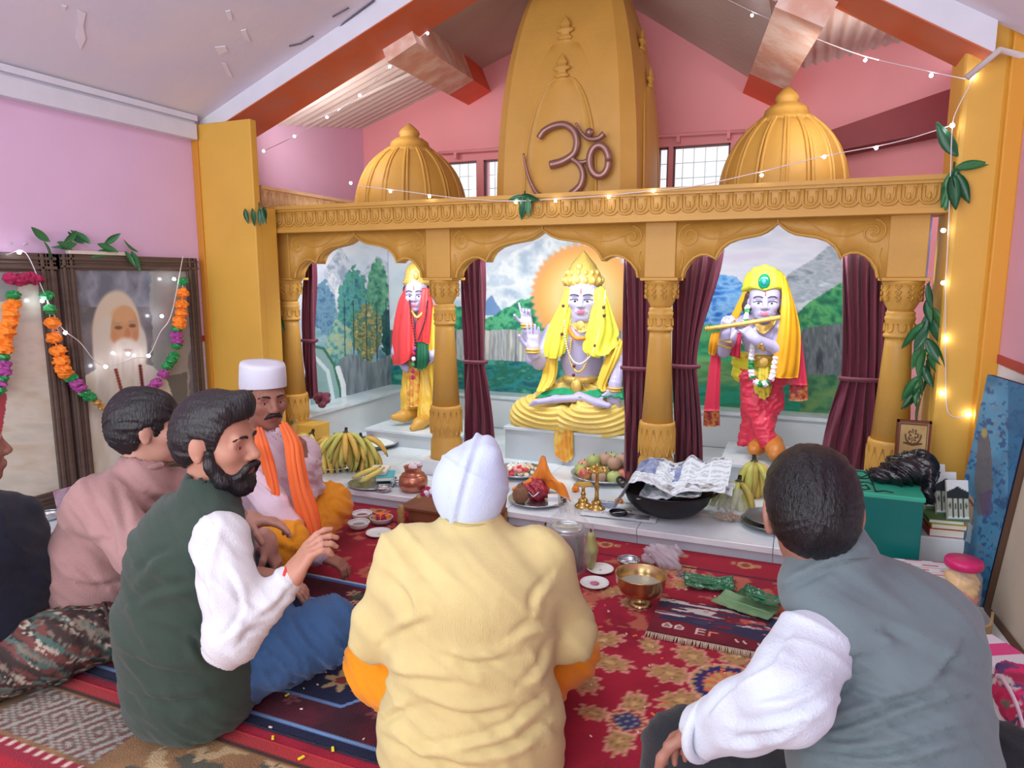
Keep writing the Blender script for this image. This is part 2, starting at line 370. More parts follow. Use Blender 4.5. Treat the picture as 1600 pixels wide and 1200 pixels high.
corrug('corrugated_roof_sheet', (-3.42, 3.35, 2.09), (-3.42, 4.97, 2.37), (-2.3, 4.97, 2.72), (-2.3, 3.35, 2.50), 18, 'cream corrugated roof sheet beside the left yellow pillar')
rr0, rr1 = onY(1290, 20, 3.5), onY(1470, 60, 3.5)
corrug('corrugated_roof_sheet', (-.2, 3.45, 2.42), (.8, 3.45, 2.26), (.8, 4.95, 2.66), (-.2, 4.95, 2.475), 16, 'grey corrugated roof sheet above the right dome')
ob_ = tube([(-3.3, 4.15, 2.27), (-2.3, 4.2, 2.58)], .014, 8); tag(ob('roof_pipe', ob_, M_corr), 'pale pipe running under the left corrugated roof sheet', 'pipe')
# rafters with white face and orange underside
def rafter(name, x0, x1, zf, lab):
    r = thing(name, lab, 'beam', ((x0+x1)/2, 3.35, zf((x0+x1)/2)))
    a, b = zf(x0), zf(x1)
    V = np.array([(x0, 3.2, a-.1), (x1, 3.2, b-.1), (x1, 3.5, b-.1), (x0, 3.5, a-.1), (x0, 3.2, a+.05), (x1, 3.2, b+.05), (x1, 3.5, b+.05), (x0, 3.5, a+.05)])
    ob('beam_body', (V, [(0, 1, 2, 3), (4, 7, 6, 5), (0, 4, 5, 1), (2, 6, 7, 3), (0, 3, 7, 4), (1, 5, 6, 2)]), M_ceilw, r, False)
    V2 = V[:4].copy(); V2 = np.vstack([V2, V2-[0, 0, .006]]); V2[:, 1] += np.where(V2[:, 1] < 3.3, -.004, .004)
    ob('orange_underside', (V2, [(0, 1, 2, 3), (4, 7, 6, 5), (0, 4, 5, 1), (2, 6, 7, 3), (0, 3, 7, 4), (1, 5, 6, 2)]), M_orange, r, False)
rafter('roof_beam', -3.29, -.86, zl, 'sloping roof beam with orange underside above the left pillar')
rafter('roof_beam', -.86, .62, zr, 'sloping roof beam with orange underside above the right pillar')
M_purl = mat('peeling_beam_plaster', (236, 190, 170), .75, var=.1, vscale=7, bump=.2, col2=(244, 226, 216))
M_hot = mat('bright_orange_paint', (238, 104, 62), .6, var=.06)
def purlin(p0, p1, half, nrm, lab):
    p0 = np.array(p0, float); p1 = np.array(p1, float); side = np.array([math.cos(nrm), 0, math.sin(nrm)]); up = np.array([-side[2], 0, side[0]])
    r = thing('roof_purlin', lab, 'beam', (p0+p1)/2)
    def seg(a, b): 
        A, B = p0+(p1-p0)*a, p0+(p1-p0)*b; V = [q+side*s*half+up*t for q in (A, B) for s in (-1, 1) for t in (0, .28)]
        return np.array(V), [(0, 1, 3, 2), (4, 6, 7, 5), (0, 2, 6, 4), (1, 5, 7, 3), (0, 4, 5, 1), (2, 3, 7, 6)]
    ob('beam_body', seg(0, .7), M_purl, r, False); ob('orange_end', seg(.7, 1), M_hot, r, False)
purlin((-2.05, 3.42, 2.40), (-2.27, 4.88, 2.515), .1, .40, 'peeling pink and orange roof beam left of the tower')
purlin((-.07, 3.42, 2.315), (-.31, 4.88, 2.32), .115, -.5, 'peeling pink and orange roof beam above the right dome')
rg = thing('ridge_beam', 'bright orange ridge beam behind the top of the tower', 'beam', (-1.9, 4.6, 2.9))
ob('beam_body', quadslab(onY(742, -8, 4.5), onY(850, -8, 4.5), onY(838, 14, 4.5), onY(768, 20, 4.5), -.25), M_hot, rg, False)
# sloping maroon beam on the right, pillars, moulding
tag(ob('sloping_beam', prism([(.05, 1.92), (.75, 2.02), (.75, 2.24), (.10, 2.05)], .25, 1, 4.6), M_maroonp, None, False), 'dark maroon sloping beam behind the right dome', 'beam')
mo = struct('trim_1', join(box(-3.3, -3.24, -1.2, 3.13, 1.985, 2.07), box(-3.3, -3.255, -1.2, 3.13, 2.07, 2.085), box(-3.3, -3.23, -1.2, 3.13, 2.085, 2.115)), M_ceilw)
pl = thing('yellow_pillar', 'broad yellow pillar left of the shrine', 'pillar', (-3.16, 3.45, 0))
ob('shaft', box(-3.31, -2.87, 3.15, 3.2, 0, 2.075, .006), M_yellow, pl, False); ob('pilaster', box(-2.96, -2.872, 3.2, 3.325, 0, 1.6, .004), M_yellow, pl, False)
ob('corner_strip', box(-3.3, -3.255, 3.138, 3.16, 0, 2.07, .004), mat('orange_corner_paint', (206, 140, 44), .5), pl, False)

pr = thing('yellow_pillar', 'broad yellow pillar right of the shrine with string lights', 'pillar', (.64, 3.45, 0))
ob('shaft', box(.545, .7, 3.3, 3.6, 0, 2.25, .02), M_yellow, pr, False)
ob('corner_strip', box(.69, .752, 3.27, 3.6, 0, 2.2, .006), mat('orange_corner_paint2', (222, 158, 48), .5), pr, False)
tag(ob('steel_channel', box(.475, .505, 3.46, 3.5, 1.2, 1.5), mat('bluish_steel', (120, 124, 170), .35, metal=.5), None, False), 'bluish steel strip beside the right end of the arches', 'strip')
tag(ob('conduit_pipe', tube([onY(1510, 122, 3.2), onY(1562, 78, 3.2), onX(1600, 88, .73)], .012, 8), mat('white_conduit', (222, 216, 214), .5)), 'white conduit pipe bending round the top of right pillar', 'pipe')

# ================================================================== marble floor of the shrine
PZ = .077
pf = thing('marble_platform', 'low white marble platform under the shrine, covered with offerings', 'platform', (-1.3, 3.9, 0))
xs = [-3.1, -2.2, -1.66, -1.27, -.62, -.04, .56]
for i in range(6):
    ob('marble_slab', box(xs[i]+.001, xs[i+1]-.001, 2.985, 3.3, .047, PZ, .003), M_marble, pf, False)
    ob('riser_tile', box(xs[i]+.001, xs[i+1]-.001, 3.0, 3.03, 0, .046), mat('grey_marble', (190, 196, 206), .3, var=.06, vscale=4), pf, False)
ys = [3.3, 3.9, 4.7]
for i in range(6):
    for j in range(2): ob('marble_slab', box(xs[i]+.001, xs[i+1]-.001, ys[j]+.001, ys[j+1]-.001, .03, PZ), M_marble, pf, False)
def plinth(x0, x1, y0, y1, z1, lab):
    r = thing('marble_pedestal', lab, 'pedestal', ((x0+x1)/2, (y0+y1)/2, PZ))
    ob('body', box(x0+.008, x1-.008, y0+.008, y1, PZ, z1-.02), mat('pedestal_front', (196, 204, 208), .3, var=.05, vscale=4), r, False)
    ob('top_slab', box(x0, x1, y0, y1, z1-.02, z1, .003), M_marble, r, False)
plinth(-2.70, -1.98, 3.9, 4.45, .185, 'white marble pedestal under the left standing statue')
plinth(-1.665, -.80, 3.9, 4.5, .285, 'white marble pedestal under the seated statue')
plinth(-.36, .26, 3.9, 4.45, .185, 'white marble pedestal under the flute statue')
lg = thing('marble_ledge', 'white marble ledge along the foot of the painted walls', 'ledge', (-1.3, 4.8, PZ))
ob('ledge_riser', join(box(-2.91, .56, 4.71, 4.872, PZ, .305), box(-3.095, -2.91, 3.45, 4.872, PZ, .305)), mat('ledge_front', (214, 220, 222), .3, var=.04, vscale=4), lg, False)
ob('ledge_top', join(box(-2.9, .56, 4.69, 4.872, .305, .328), box(-3.095, -2.89, 3.44, 4.872, .305, .328)), M_marble, lg, False)
tag(ob('yellow_block', box(-2.92, -2.76, 3.44, 3.6, PZ, .285, .004), M_yellow, None, False), 'small yellow block at the foot of the first column', 'block')

# ================================================================== the shrine
sh = thing('temple_shrine', 'ochre temple shrine with columns, scalloped arches, two domes and a tall tower', 'shrine', (-1.26, 3.8, PZ))
CX = [-2.955, -1.857, -.636, .42]; CY = 3.5
wallL = ob('side_wall', box(-3.299, -3.1, 3.46, 4.879, 0, 1.62), M_ochre, sh, False)
def leaf_tile(w, h, d):
    """one carved U-shaped leaf: outer raised rim, inner rim and a bud; local x along, z up, y out (negative = front)"""
    t = np.linspace(0, PI, 9); V = []; out = []
    for k, (ww, bz, tz, rr) in enumerate(((w*.46, .06, 1., .006), (w*.27, .22, .9, .005))):
        c = [(-ww, -d, h*tz)] + [(-ww*math.cos(a), -d, h*(bz+.30*(1-math.sin(a)))) for a in t] + [(ww, -d, h*tz)]
        out.append(tube(spline(c, 18), rr, 5))
    out.append(sphere((0, -d, h*.45), (w*.1, .006, h*.2), 6, 8)); return join(*out)
ent = ob('entablature', join(box(-3.0, .545, 3.36, 3.58, 1.475, 1.605), box(-3.0, .545, 3.335, 3.6, 1.598, 1.617), box(-3.0, .545, 3.345, 3.59, 1.585, 1.598), box(-3.0, .545, 3.335, 3.59, 1.465, 1.485), box(-3.0, .545, 3.35, 3.59, 1.485, 1.498)), M_ochre, sh, False)
tm = mesh('carved_leaf', *leaf_tile(.074, .085, .003)); 
for i in range(47):
    o = link('carved_leaf', tm, M_ochre, ent); o.matrix_basis = Matrix.Translation((-2.955+.0745*i, 3.36, 1.499))
M_cream = mat('pale_carved_frieze', (236, 208, 164), .5, var=.06)
fz = ob('frieze', join(box(-3.17, -3.1, 3.46, 4.879, 1.62, 1.745), box(-3.17, -3.09, 3.46, 4.879, 1.745, 1.765)), M_cream, sh, False)
tm2 = mesh('carved_leaf_side', *leaf_tile(.074, .11, .003))
for i in range(19):
    o = link('carved_leaf', tm2, M_cream, fz); o.matrix_basis = Matrix.Translation((-3.1, 3.5+.0745*i, 1.63)) @ Matrix.Rotation(PI/2, 4, 'Z')
ob('roof_slab', box(-3.1, .545, 3.58, 4.87, 1.56, 1.6), M_ochre, sh, False)
# columns
def col_parts():
    shaft = lathe([(.94, .054), (.9, .056), (.475, .08)], 32, mod=lambda a, z: 1-.045*np.abs(np.sin(a*8)))
    base = lathe([(.165, .096), (.18, .093), (.27, .091), (.285, .084), (.295, .08), (.305, .083), (.34, .091), (.37, .094), (.41, .093), (.45, .09), (.462, .091), (.475, .088)], 32)
    band = lathe([(.94, .062), (.95, .064), (.957, .06), (.962, .0585), (1.012, .0585), (1.02, .062), (1.03, .062), (1.037, .057), (1.045, .06), (1.052, .058), (1.058, .05)], 32)
    bowl = lathe([(1.055, .05), (1.07, .055), (1.09, .066), (1.12, .075), (1.15, .079), (1.175, .080), (1.178, .084), (1.19, .084)], 32, mod=lambda a, z: 1+.03*np.cos(a*12)*(1.06 < z < 1.16))
    aba = box(-.092, .092, -.085, .085, 1.188, 1.203, .003)
    return shaft, base, band, bowl, aba
def relief():
    out = []
    for k in range(8):
        a = k*PI/4; c = [(math.cos(a+da)*.0605, math.sin(a+da)*.0605, .985+dz) for da, dz in ((-.25, .018), (-.2, -.012), (0, -.018), (.2, -.012), (.25, .018))]; out.append(tube(spline(c, 10), .004, 5))
    for k in range(16):
        for s in (-1, 1):
            a = k*PI/8; out.append(tube([(math.cos(a+s*da)*.0925, math.sin(a+s*da)*.0925, .31+da*.34) for da in (0, .1, .2, .3, .4)], .003, 4))
    for k in range(10):
        a = k*PI/5
        for j in range(3): out.append(tube([(math.cos(a+s*.14)*.081, math.sin(a+s*.14)*.081, 1.10+.025*j+abs(s)*.02) for s in (-1, -.5, 0, .5, 1)], .004, 4))
    return join(*out)
cp = col_parts(); rl = relief(); cm = [mesh(n, *p, smooth=(n != 'abacus')) for n, p in zip(('shaft', 'base', 'neck_band', 'capital', 'abacus', 'relief'), cp+(rl,))]
for x in CX:
    c = link('column', cm[0], M_ochre, sh); c.matrix_basis = Matrix.Translation((x, CY, 0))
    for n, m_ in zip(('base', 'neck_band', 'capital', 'abacus', 'carved_relief'), cm[1:]):
        o = link(n, m_, M_ochre, c, world=False)
        if n == 'carved_relief': tag(o, kind='stuff')
    o = link('plinth', mesh('plinth', *box(-.115, .115, -.11, .11, PZ, .165, .004), smooth=False), M_marble, c, world=False)
# arches
UZ = [(1, 1.2), (.985, 1.235), (.93, 1.272), (.87, 1.295), (.8, 1.308), (.73, 1.308), (.67, 1.296), (.64, 1.285), (.61, 1.315), (.57, 1.34), (.5, 1.363), (.4, 1.379), (.28, 1.388), (.18, 1.396), (.1, 1.412), (.04, 1.432), (0, 1.447)]
uz = sorted([(u, z) for u, z in UZ]+[(-u, z) for u, z in UZ if u > 0])
def spiral(cx, cz, r0, turns, sgn, y):
    t = np.linspace(0, 1, 40); a = sgn*t*turns*2*PI+PI/2; r = r0*(1-.8*t); return np.stack([cx+r*np.cos(a), np.full(40, y), cz+r*np.sin(a)], -1)
for i in range(3):
    xa, xb = CX[i], CX[i+1]; mid, hw = (xa+xb)/2, (xb-xa)/2-.108
    pts = [(xa+.0, 1.2)] + [(mid+u*hw, z) for u, z in uz] + [(xb-.0, 1.2)]
    P = np.zeros((len(pts), 4, 3))
    for j, (x, z) in enumerate(pts): P[j] = [(x, 3.44, z), (x, 3.44, 1.468), (x, 3.53, 1.468), (x, 3.53, z)]
    V, F = grid(P, closed_v=True); arch = ob('arch_panel', (V, F), M_ochre, sh, False)
    ln = [(mid+u*hw, 3.438, z+.004) for u, z in uz]; ob('arch_rim', tube(ln, .007, 6), M_ochre, arch)
    car = []
    for s in (-1, 1):
        ex = mid+s*(hw+.045)
        car.append(tube(spiral(mid+s*hw*.93, 1.40, .055, 1.6, -s, 3.44), .005, 5))
        car.append(tube(spline([(mid+s*hw*.86, 3.44, 1.41), (mid+s*hw*.7, 3.44, 1.385), (mid+s*hw*.5, 3.44, 1.395), (mid+s*hw*.32, 3.44, 1.44), (mid+s*hw*.2, 3.44, 1.455)], 20), .004, 5))
        car.append(tube(spline([(mid+s*hw*.8, 3.44, 1.44), (mid+s*hw*.6, 3.44, 1.42), (mid+s*hw*.42, 3.44, 1.45)], 14), .003, 5))
        car.append(tube(spline([(ex, 3.44, 1.22), (ex, 3.44, 1.45)], 4), .004, 5))
        car.append(tube(spline([(mid+s*hw*1.02, 3.44, 1.33), (mid+s*hw*1.0, 3.44, 1.29), (mid+s*hw*1.03, 3.44, 1.24)], 10), .004, 5))
    tag(ob('carved_scroll', join(*car), M_ochre, arch), kind='stuff')
    ob('arch_bud', sphere((mid, 3.436, 1.457), (.008, .008, .014), 6, 8), M_ochre, arch)
for x in CX: ob('arch_pier', box(x-.075, x+.075, 3.43, 3.55, 1.203, 1.468, .004), M_ochre, sh, False)
# domes
def dome(cx, cy, R, z0, hh):
    prof = [(0, 1), (.08, 1.0), (.22, .985), (.36, .93), (.49, .83), (.58, .72), (.66, .58), (.72, .44)]
    d = ob('dome', lathe([(z0+z*hh, R*r) for z, r in prof], 64, (cx, cy, 0), mod=lambda a, z: 1+.012*np.cos(a*8)), M_ochre, sh)
    pr2 = np.array(prof); 
    for k in range(16):
        a = k*PI/8+.05
        for s in (-.035, .035):
            c = [(cx+(R*r*1.0)*math.cos(a+s), cy+(R*r)*math.sin(a+s), z0+z*hh) for z, r in prof]; ob('rib', tube(spline(c, 16), .009, 6), M_ochre, d)
    f = [(.69, .50), (.72, .46), (.745, .43), (.755, .36), (.80, .33), (.82, .32), (.83, .27), (.845, .26), (.855, .19), (.875, .165), (.90, .19), (.93, .165), (.965, .10), (1.0, .02)]
    ob('finial', lathe([(z0+z*hh, R*r) for z, r in f], 24, (cx, cy, 0), mod=lambda a, z: 1+.03*np.cos(a*12)*(z < z0+.87*hh)), M_ochre, d)
dome(-2.415, 4.1, .365, 1.56, .635); dome(-.118, 4.1, .325, 1.56, .64)
# the tall tower
TX, TY, TZ = -1.265, 4.18, 1.56
def thw(z):
    t = (z-TZ)/1.62
    return .415*math.sqrt(max(.002, 1-max(t, 0)**2.3*1.16))
def face(hwf, dep, zt, n=26, wz=None):
    """one curved arched panel of the tower front, standing proud by dep: returns outline points in (x, z)"""
zz = np.linspace(TZ, TZ+1.5, 40)
P = []
for z in zz:
    h_ = thw(z); c = .82
    P.append([(TX+sx*h_, TY+sy*h_, z) for sx, sy in ((-c, -1), (c, -1), (1, -c), (1, c), (c, 1), (-c, 1), (-1, c), (-1, -c))])
V, F = grid(np.array(P), closed_v=True); tw = ob('tower', (V, list(map(list, F))+[list(range(8))[::-1]]), M_ochre, sh, False)
def tower_panel(side, w0, top, lift):
    """arched raised panel on a face of the tower that follows its curve"""
    n = 22; rows = []
    zs = np.linspace(TZ, top, n)
    for z in zs:
        t = (z-TZ)/(top-TZ); hw_ = w0*math.sqrt(max(1e-4, 1-t**2.6)); d = thw(z)+lift
        rows.append([(u*hw_, -d+(.02*u*u), z) for u in np.linspace(-1, 1, 9)])
    G = np.array(rows); B = G.copy(); B[..., 1] += lift+.03
    R = rotz(side*PI/2); A_, FA = grid(G @ R.T + [TX, TY, 0]); B_, FB = grid(B @ R.T + [TX, TY, 0]); I = np.arange(n*9).reshape(n, 9)
    ring = np.concatenate([I[0, :], I[1:, -1], I[-1, -2::-1], I[-2:0:-1, 0]]); r2 = np.roll(ring, -1); m = n*9
    ob('tower_panel', (np.vstack([A_, B_]), np.vstack([FA, FB[:, ::-1]+m, np.stack([ring, ring+m, r2+m, r2], -1)])), M_ochre, tw)
    ed = [(-w0*math.sqrt(max(1e-4, 1-((z-TZ)/(top-TZ))**2.6)), -(thw(z)+lift)+.02, z) for z in zs]; ed += [(-x, y, z) for x, y, z in ed[::-1]]
    ob('panel_rim', tube(np.array(ed) @ R.T+[TX, TY, 0], .008, 6), M_ochre, tw)
    fz_ = [(0, .028), (.012, .045), (.02, .03), (.035, .024), (.045, .05), (.055, .05), (.062, .026), (.08, .032), (.1, .02), (.115, .008), (.125, .002)]
    d = thw(top)+lift
    v, f = lathe(fz_, 16, (0, 0, 0)); v = v*[1, .45, 1]+[0, -d+.0, top-.02]; ob('panel_finial', (v @ R.T+[TX, TY, 0], f), M_ochre, tw)
for s in (0, 1, 3):
    tower_panel(s, .30, TZ+.95, .012); tower_panel(s, .21, TZ+.74, .03)
# om symbol
M_om = mat('dull_pink_metal', (158, 120, 112), .35, metal=.55, var=.08)
ZF = -(thw(1.85)+.045)+TY
def omp(pts): return np.array([onY(x, y, ZF-.012) for x, y in pts])
om = ob('om_symbol', tube(spline(omp([(842, 216), (850, 205), (865, 197), (882, 195), (895, 203), (901, 217), (900, 232), (894, 243), (878, 253), (860, 258)]), 40), np.interp(np.linspace(0, 1, 40), [0, .4, .7, 1], [.018, .02, .02, .024]), 10), M_om, tw)
for nm, pts, rr in (('om_lower_curve', [(892, 247), (905, 257), (911, 272), (908, 288), (901, 297), (893, 304)], (.014, .024)), ('om_tail', [(818, 240), (822, 262), (828, 282), (836, 298), (842, 304)], (.006, .014)),
                    ('om_link', [(897, 253), (912, 253), (918, 250)], (.011, .012)), ('om_crescent', [(900, 192), (908, 207), (920, 217), (935, 216), (944, 209)], (.006, .018))):
    n = 24; ob(nm, tube(spline(omp(pts), n), np.linspace(rr[0], rr[1], n), 10), M_om, om)
t = np.linspace(0, 2*PI, 33)[:-1]; lp = [(936+15*math.cos(a), 251+24*math.sin(a)) for a in t]; lp.append(lp[0])
ob('om_loop', tube(omp(lp), .02, 10), M_om, om); q = omp([(921, 207)])[0]; ob('om_dot', sphere(q, .024), M_om, om)

# flaking plaster on the left slope of the ceiling
def on_ceil(x, y):
    r = ray(x, y); t = (2.1+.39344*3.3-CAM_H)/(r[2]-.39344*r[0]); return CC+r*t*.998
cl = bpy.data.objects['ceiling']; M_flake = mat('bare_white_plaster', (240, 238, 246), .8); M_crack = mat('dark_crack', (104, 100, 116), .9)
for pts in ([(120, 15), (134, 22), (130, 40), (134, 60), (126, 78), (118, 60), (122, 40)], [(352, 18), (360, 16), (364, 30), (358, 34)], [(376, 48), (384, 46), (392, 66), (382, 62)], [(336, 74), (352, 72), (356, 80), (342, 86)], [(346, 98), (354, 100), (364, 122), (356, 118)], [(96, 8), (104, 10), (100, 16)]):
    P = [on_ceil(x_, y_)-np.array([0, 0, .0008]) for x_, y_ in pts]; n_ = len(P); Q_ = [p_+np.array([0, 0, .003]) for p_ in P]; ob('plaster_flake', (np.array(P+Q_), [list(range(n_)), list(range(2*n_-1, n_-1, -1))]+[[i, i+n_, (i+1) % n_+n_, (i+1) % n_] for i in range(n_)]), M_flake, cl, False)
for pts in ([(352, 186), (420, 132), (480, 84), (540, 34), (585, 0)], [(452, 72), (470, 68), (490, 56)], [(520, 26), (545, 12)]): ob('crack', tube([on_ceil(x_, y_)-np.array([0, 0, .001]) for x_, y_ in pts], .004, 5), M_crack, cl)
# ================================================================== painted flat things (colour per vertex of a fine grid)
M_paint = mat('painted_surface', attr=True, rough=.65)
M_print = mat('glossy_print', attr=True, rough=.18, spec=.5)
M_pile = mat('carpet_pile', attr=True, rough=.95, bump=.5, bscale=260, spec=.1, sheen=.1)
def inpoly(x, y, poly):
    r = np.zeros(np.shape(x), bool); n = len(poly)
    for i in range(n):
        x0, y0 = poly[i]; x1, y1 = poly[(i+1) % n]
        if y0 == y1: continue
        r ^= ((y0 > y) != (y1 > y)) & (x < (x1-x0)*(y-y0)/(y1-y0)+x0)
    return r
class Paint:
    def __init__(s, x, y, base): s.x = x; s.y = y; s.c = np.tile(np.array(base, float), x.shape+(1,))
    def mix(s, m, col, a=1.): 
        m = (np.asarray(m, float)*a)[..., None]; s.c = s.c*(1-m)+np.array(col, float)*m; return s
    def poly(s, p, col, a=1., wob=0., ws=.05): 
        x, y = s.x, s.y
        if wob: x = x+wob*(fbm(x*ws, y*ws, 3)-.5)*2; y = y+wob*(fbm(x*ws, y*ws, 9)-.5)*2
        return s.mix(inpoly(x, y, p), col, a)
    def ell(s, cx, cy, rx, ry, col, a=1., soft=.15, rot=0.):
        u, v = s.x-cx, s.y-cy; c, n = math.cos(rot), math.sin(rot); u, v = u*c+v*n, -u*n+v*c
        r = np.sqrt((u/rx)**2+(v/ry)**2); return s.mix(np.clip((1-r)/soft+.5, 0, 1), col, a)
    def line(s, pts, w, col, a=1.):
        d = np.full(s.x.shape, 1e9)
        for (x0, y0), (x1, y1) in zip(pts[:-1], pts[1:]):
            ux, uy = x1-x0, y1-y0; t = np.clip(((s.x-x0)*ux+(s.y-y0)*uy)/(ux*ux+uy*uy+1e-12), 0, 1); d = np.minimum(d, np.hypot(s.x-x0-t*ux, s.y-y0-t*uy))
        return s.mix(d < w, col, a)
    def tex(s, m, cols, fx, fy, seed=0, a=1.):
        """streaky texture between a list of colours inside mask m"""
        n = fbm(s.x*fx, s.y*fy, seed); n = np.clip((n-.25)/.5, 0, .999)*(len(cols)-1); i = n.astype(int); f = (n-i)[..., None]; K = np.array(list(cols)+[cols[-1]], float)
        cc = K[i]*(1-f)+K[i+1]*f; m = (np.asarray(m, float)*a)[..., None]; s.c = s.c*(1-m)+cc*m; return s
    def out(s): return lin(np.clip(s.c, 0, 255)).reshape(-1, 3)
def flat_grid(o, u, v, nu, nv):
    o, u, v = [np.array(q, float) for q in (o, u, v)]; a = np.linspace(0, 1, nu); b = np.linspace(0, 1, nv)
    return o+u*a[:, None, None]+v*b[None, :, None]
def pix_of(P):
    d = P-CC; z = d @ FW; return 800+CAM_F*(d @ RT)/z, 600-CAM_F*(d @ UP)/z
# ---- murals: landscape on the back wall
G = flat_grid((-3.094, 4.874, .328), (3.65, 0, 0), (0, 0, 1.23), 548, 190); x, y = pix_of(G); p = Paint(x, y, (226, 230, 244))
p.tex(y < 700, [(205, 214, 236), (232, 236, 248), (240, 240, 250)], .012, .03, 1)
cen = x < 1060
p.tex(inpoly(x, y, [(600, 520), (640, 440), (700, 390), (755, 430), (800, 395), (850, 372), (905, 372), (905, 470), (850, 470), (760, 520)]), [(184, 200, 222), (222, 232, 242), (246, 248, 252), (206, 220, 236)], .05, .05, 5)
p.poly([(735, 495), (768, 460), (790, 492)], (112, 152, 206), .9, 4)
p.tex(inpoly(x, y+6*(fbm(x*.08, y*.02, 2)-.5)*2, [(640, 500), (700, 470), (760, 500), (800, 476), (862, 450), (1010, 455), (1010, 540), (640, 530)]), [(16, 112, 88), (62, 172, 122), (104, 196, 140), (30, 130, 100)], .09, .09, 8)
p.tex(cen & (y > 512+8*fbm(x*.05, y*0, 4)) & (y < 572), [(104, 108, 112), (196, 198, 200), (150, 152, 150), (218, 214, 204)], .16, .015, 11)
p.tex(cen & (y > 556+12*fbm(x*.03, y*0, 6)), [(14, 92, 100), (40, 140, 138), (24, 104, 84), (80, 168, 150)], .05, .09, 14)
r = np.hypot(x-912, y-462); ang = np.arctan2(y-462, x-912); ray_ = 2.2*np.sin(ang*46)
p.mix(np.clip((84+ray_-r)/6, 0, 1)*(y < 640), (246, 176, 110)); p.mix(np.clip((76-r)/10, 0, 1), (252, 182, 92)); p.mix(np.clip((70-r)/26, 0, 1), (255, 222, 146))
rt_ = x > 1050
p.tex(rt_ & (y < 520), [(212, 214, 238), (232, 232, 246), (224, 216, 238)], .012, .05, 21)
p.tex(inpoly(x, y, [(1205, 480), (1232, 428), (1270, 405), (1310, 372), (1360, 390), (1360, 520), (1240, 520)]), [(128, 140, 156), (190, 198, 208), (160, 172, 184), (218, 224, 232)], .035, .09, 24)
p.tex(inpoly(x, y, [(1060, 540), (1095, 452), (1118, 428), (1150, 432), (1165, 448), (1185, 530)]), [(30, 100, 196), (92, 164, 236), (150, 200, 248), (52, 126, 214)], .05, .12, 27)
p.tex(inpoly(x, y, [(1235, 500), (1262, 474), (1320, 438), (1360, 430), (1360, 540), (1240, 530)]), [(12, 104, 72), (52, 154, 98), (96, 178, 104), (20, 120, 84)], .07, .07, 30)
p.tex(inpoly(x, y, [(1060, 640), (1060, 520), (1110, 505), (1150, 530), (1190, 560), (1190, 650)]), [(14, 120, 84), (60, 164, 106), (110, 176, 104)], .03, .08, 33)
p.tex(inpoly(x, y, [(1225, 620), (1230, 530), (1260, 512), (1360, 500), (1360, 620)]), [(58, 68, 74), (120, 128, 134), (84, 96, 100), (164, 170, 172)], .1, .025, 36)
p.tex(rt_ & (y > 566) & (y < 606) & (x < 1250), [(70, 136, 84), (112, 160, 96), (60, 128, 92)], .02, .08, 38)
p.tex(rt_ & (y > 598+8*fbm(x*.04, y*0, 7)), [(0, 112, 92), (24, 150, 118), (40, 124, 84)], .03, .12, 40)
p.tex((x > 1250) & (y > 586), [(40, 104, 72), (86, 140, 90), (116, 150, 84)], .06, .08, 42)
V, F = grid(G); mu = tag(ob('mural_painting', (V, F[:, ::-1], p.out()), M_paint, None, False), 'mountain landscape mural with orange halo on the back wall of the shrine', 'mural')
# ---- mural on the side wall: trees, peaks and a waterfall
G = flat_grid((-3.094, 3.48, .328), (0, 1.39, 0), (0, 0, 1.23), 230, 205); x, y = pix_of(G); p = Paint(x, y, (222, 230, 244))
p.tex(y < 700, [(196, 208, 232), (228, 234, 246), (240, 240, 250)], .02, .03, 51)
p.tex(inpoly(x, y, [(485, 480), (508, 420), (532, 385), (560, 430), (590, 400), (640, 430), (640, 520), (485, 520)]), [(156, 170, 192), (220, 226, 238), (184, 194, 212), (240, 242, 248)], .09, .06, 53)
p.tex(inpoly(x, y, [(485, 700), (485, 480), (520, 470), (540, 520), (640, 560), (640, 700)]), [(92, 148, 164), (160, 196, 206), (70, 120, 140)], .05, .05, 56)
def tree(cx, cy, rx, ry, cols, sd): p.tex((((x-cx)/rx)**2+((y-cy)/ry)**2 < .55+.9*fbm(x*.13, y*.13, sd)), cols, .16, .16, sd)
tree(552, 480, 24, 62, [(40, 110, 124), (96, 170, 168), (70, 140, 110)], 61); tree(590, 462, 16, 60, [(40, 110, 90), (92, 160, 130), (130, 190, 150)], 62)
tree(618, 520, 24, 50, [(8, 62, 72), (28, 104, 104), (16, 84, 80)], 63); tree(575, 520, 22, 44, [(90, 110, 92), (200, 170, 92), (60, 120, 110), (222, 186, 112)], 64)
tree(530, 540, 20, 40, [(70, 140, 150), (150, 190, 170), (196, 190, 140)], 65); tree(505, 480, 18, 40, [(64, 110, 150), (120, 160, 186), (90, 136, 170)], 66)
for cx in (538, 552, 572, 588, 603, 620): p.line([(cx, 470), (cx+2, 600)], .8, (48, 52, 56), .75)
p.tex((y > 560+6*np.sin(x*.1)) & (x > 530), [(84, 96, 106), (150, 160, 168), (110, 122, 130)], .14, .02, 68)
p.poly([(486, 700), (486, 545), (500, 540), (520, 562), (530, 600), (534, 640), (534, 700)], (146, 180, 178), .9, 2)
p.line([(486, 540), (506, 545), (522, 570), (532, 610), (536, 660)], 2.2, (60, 120, 96)); p.line([(494, 560), (512, 580), (520, 620), (522, 660)], 3, (214, 232, 236))
p.line([(528, 575), (536, 600), (540, 650)], 4, (236, 242, 246))
V, F = grid(G); tag(ob('mural_painting', (V, F[:, ::-1], p.out()), M_paint, None, False), 'mural of trees and a waterfall on the left side wall of the shrine', 'mural')
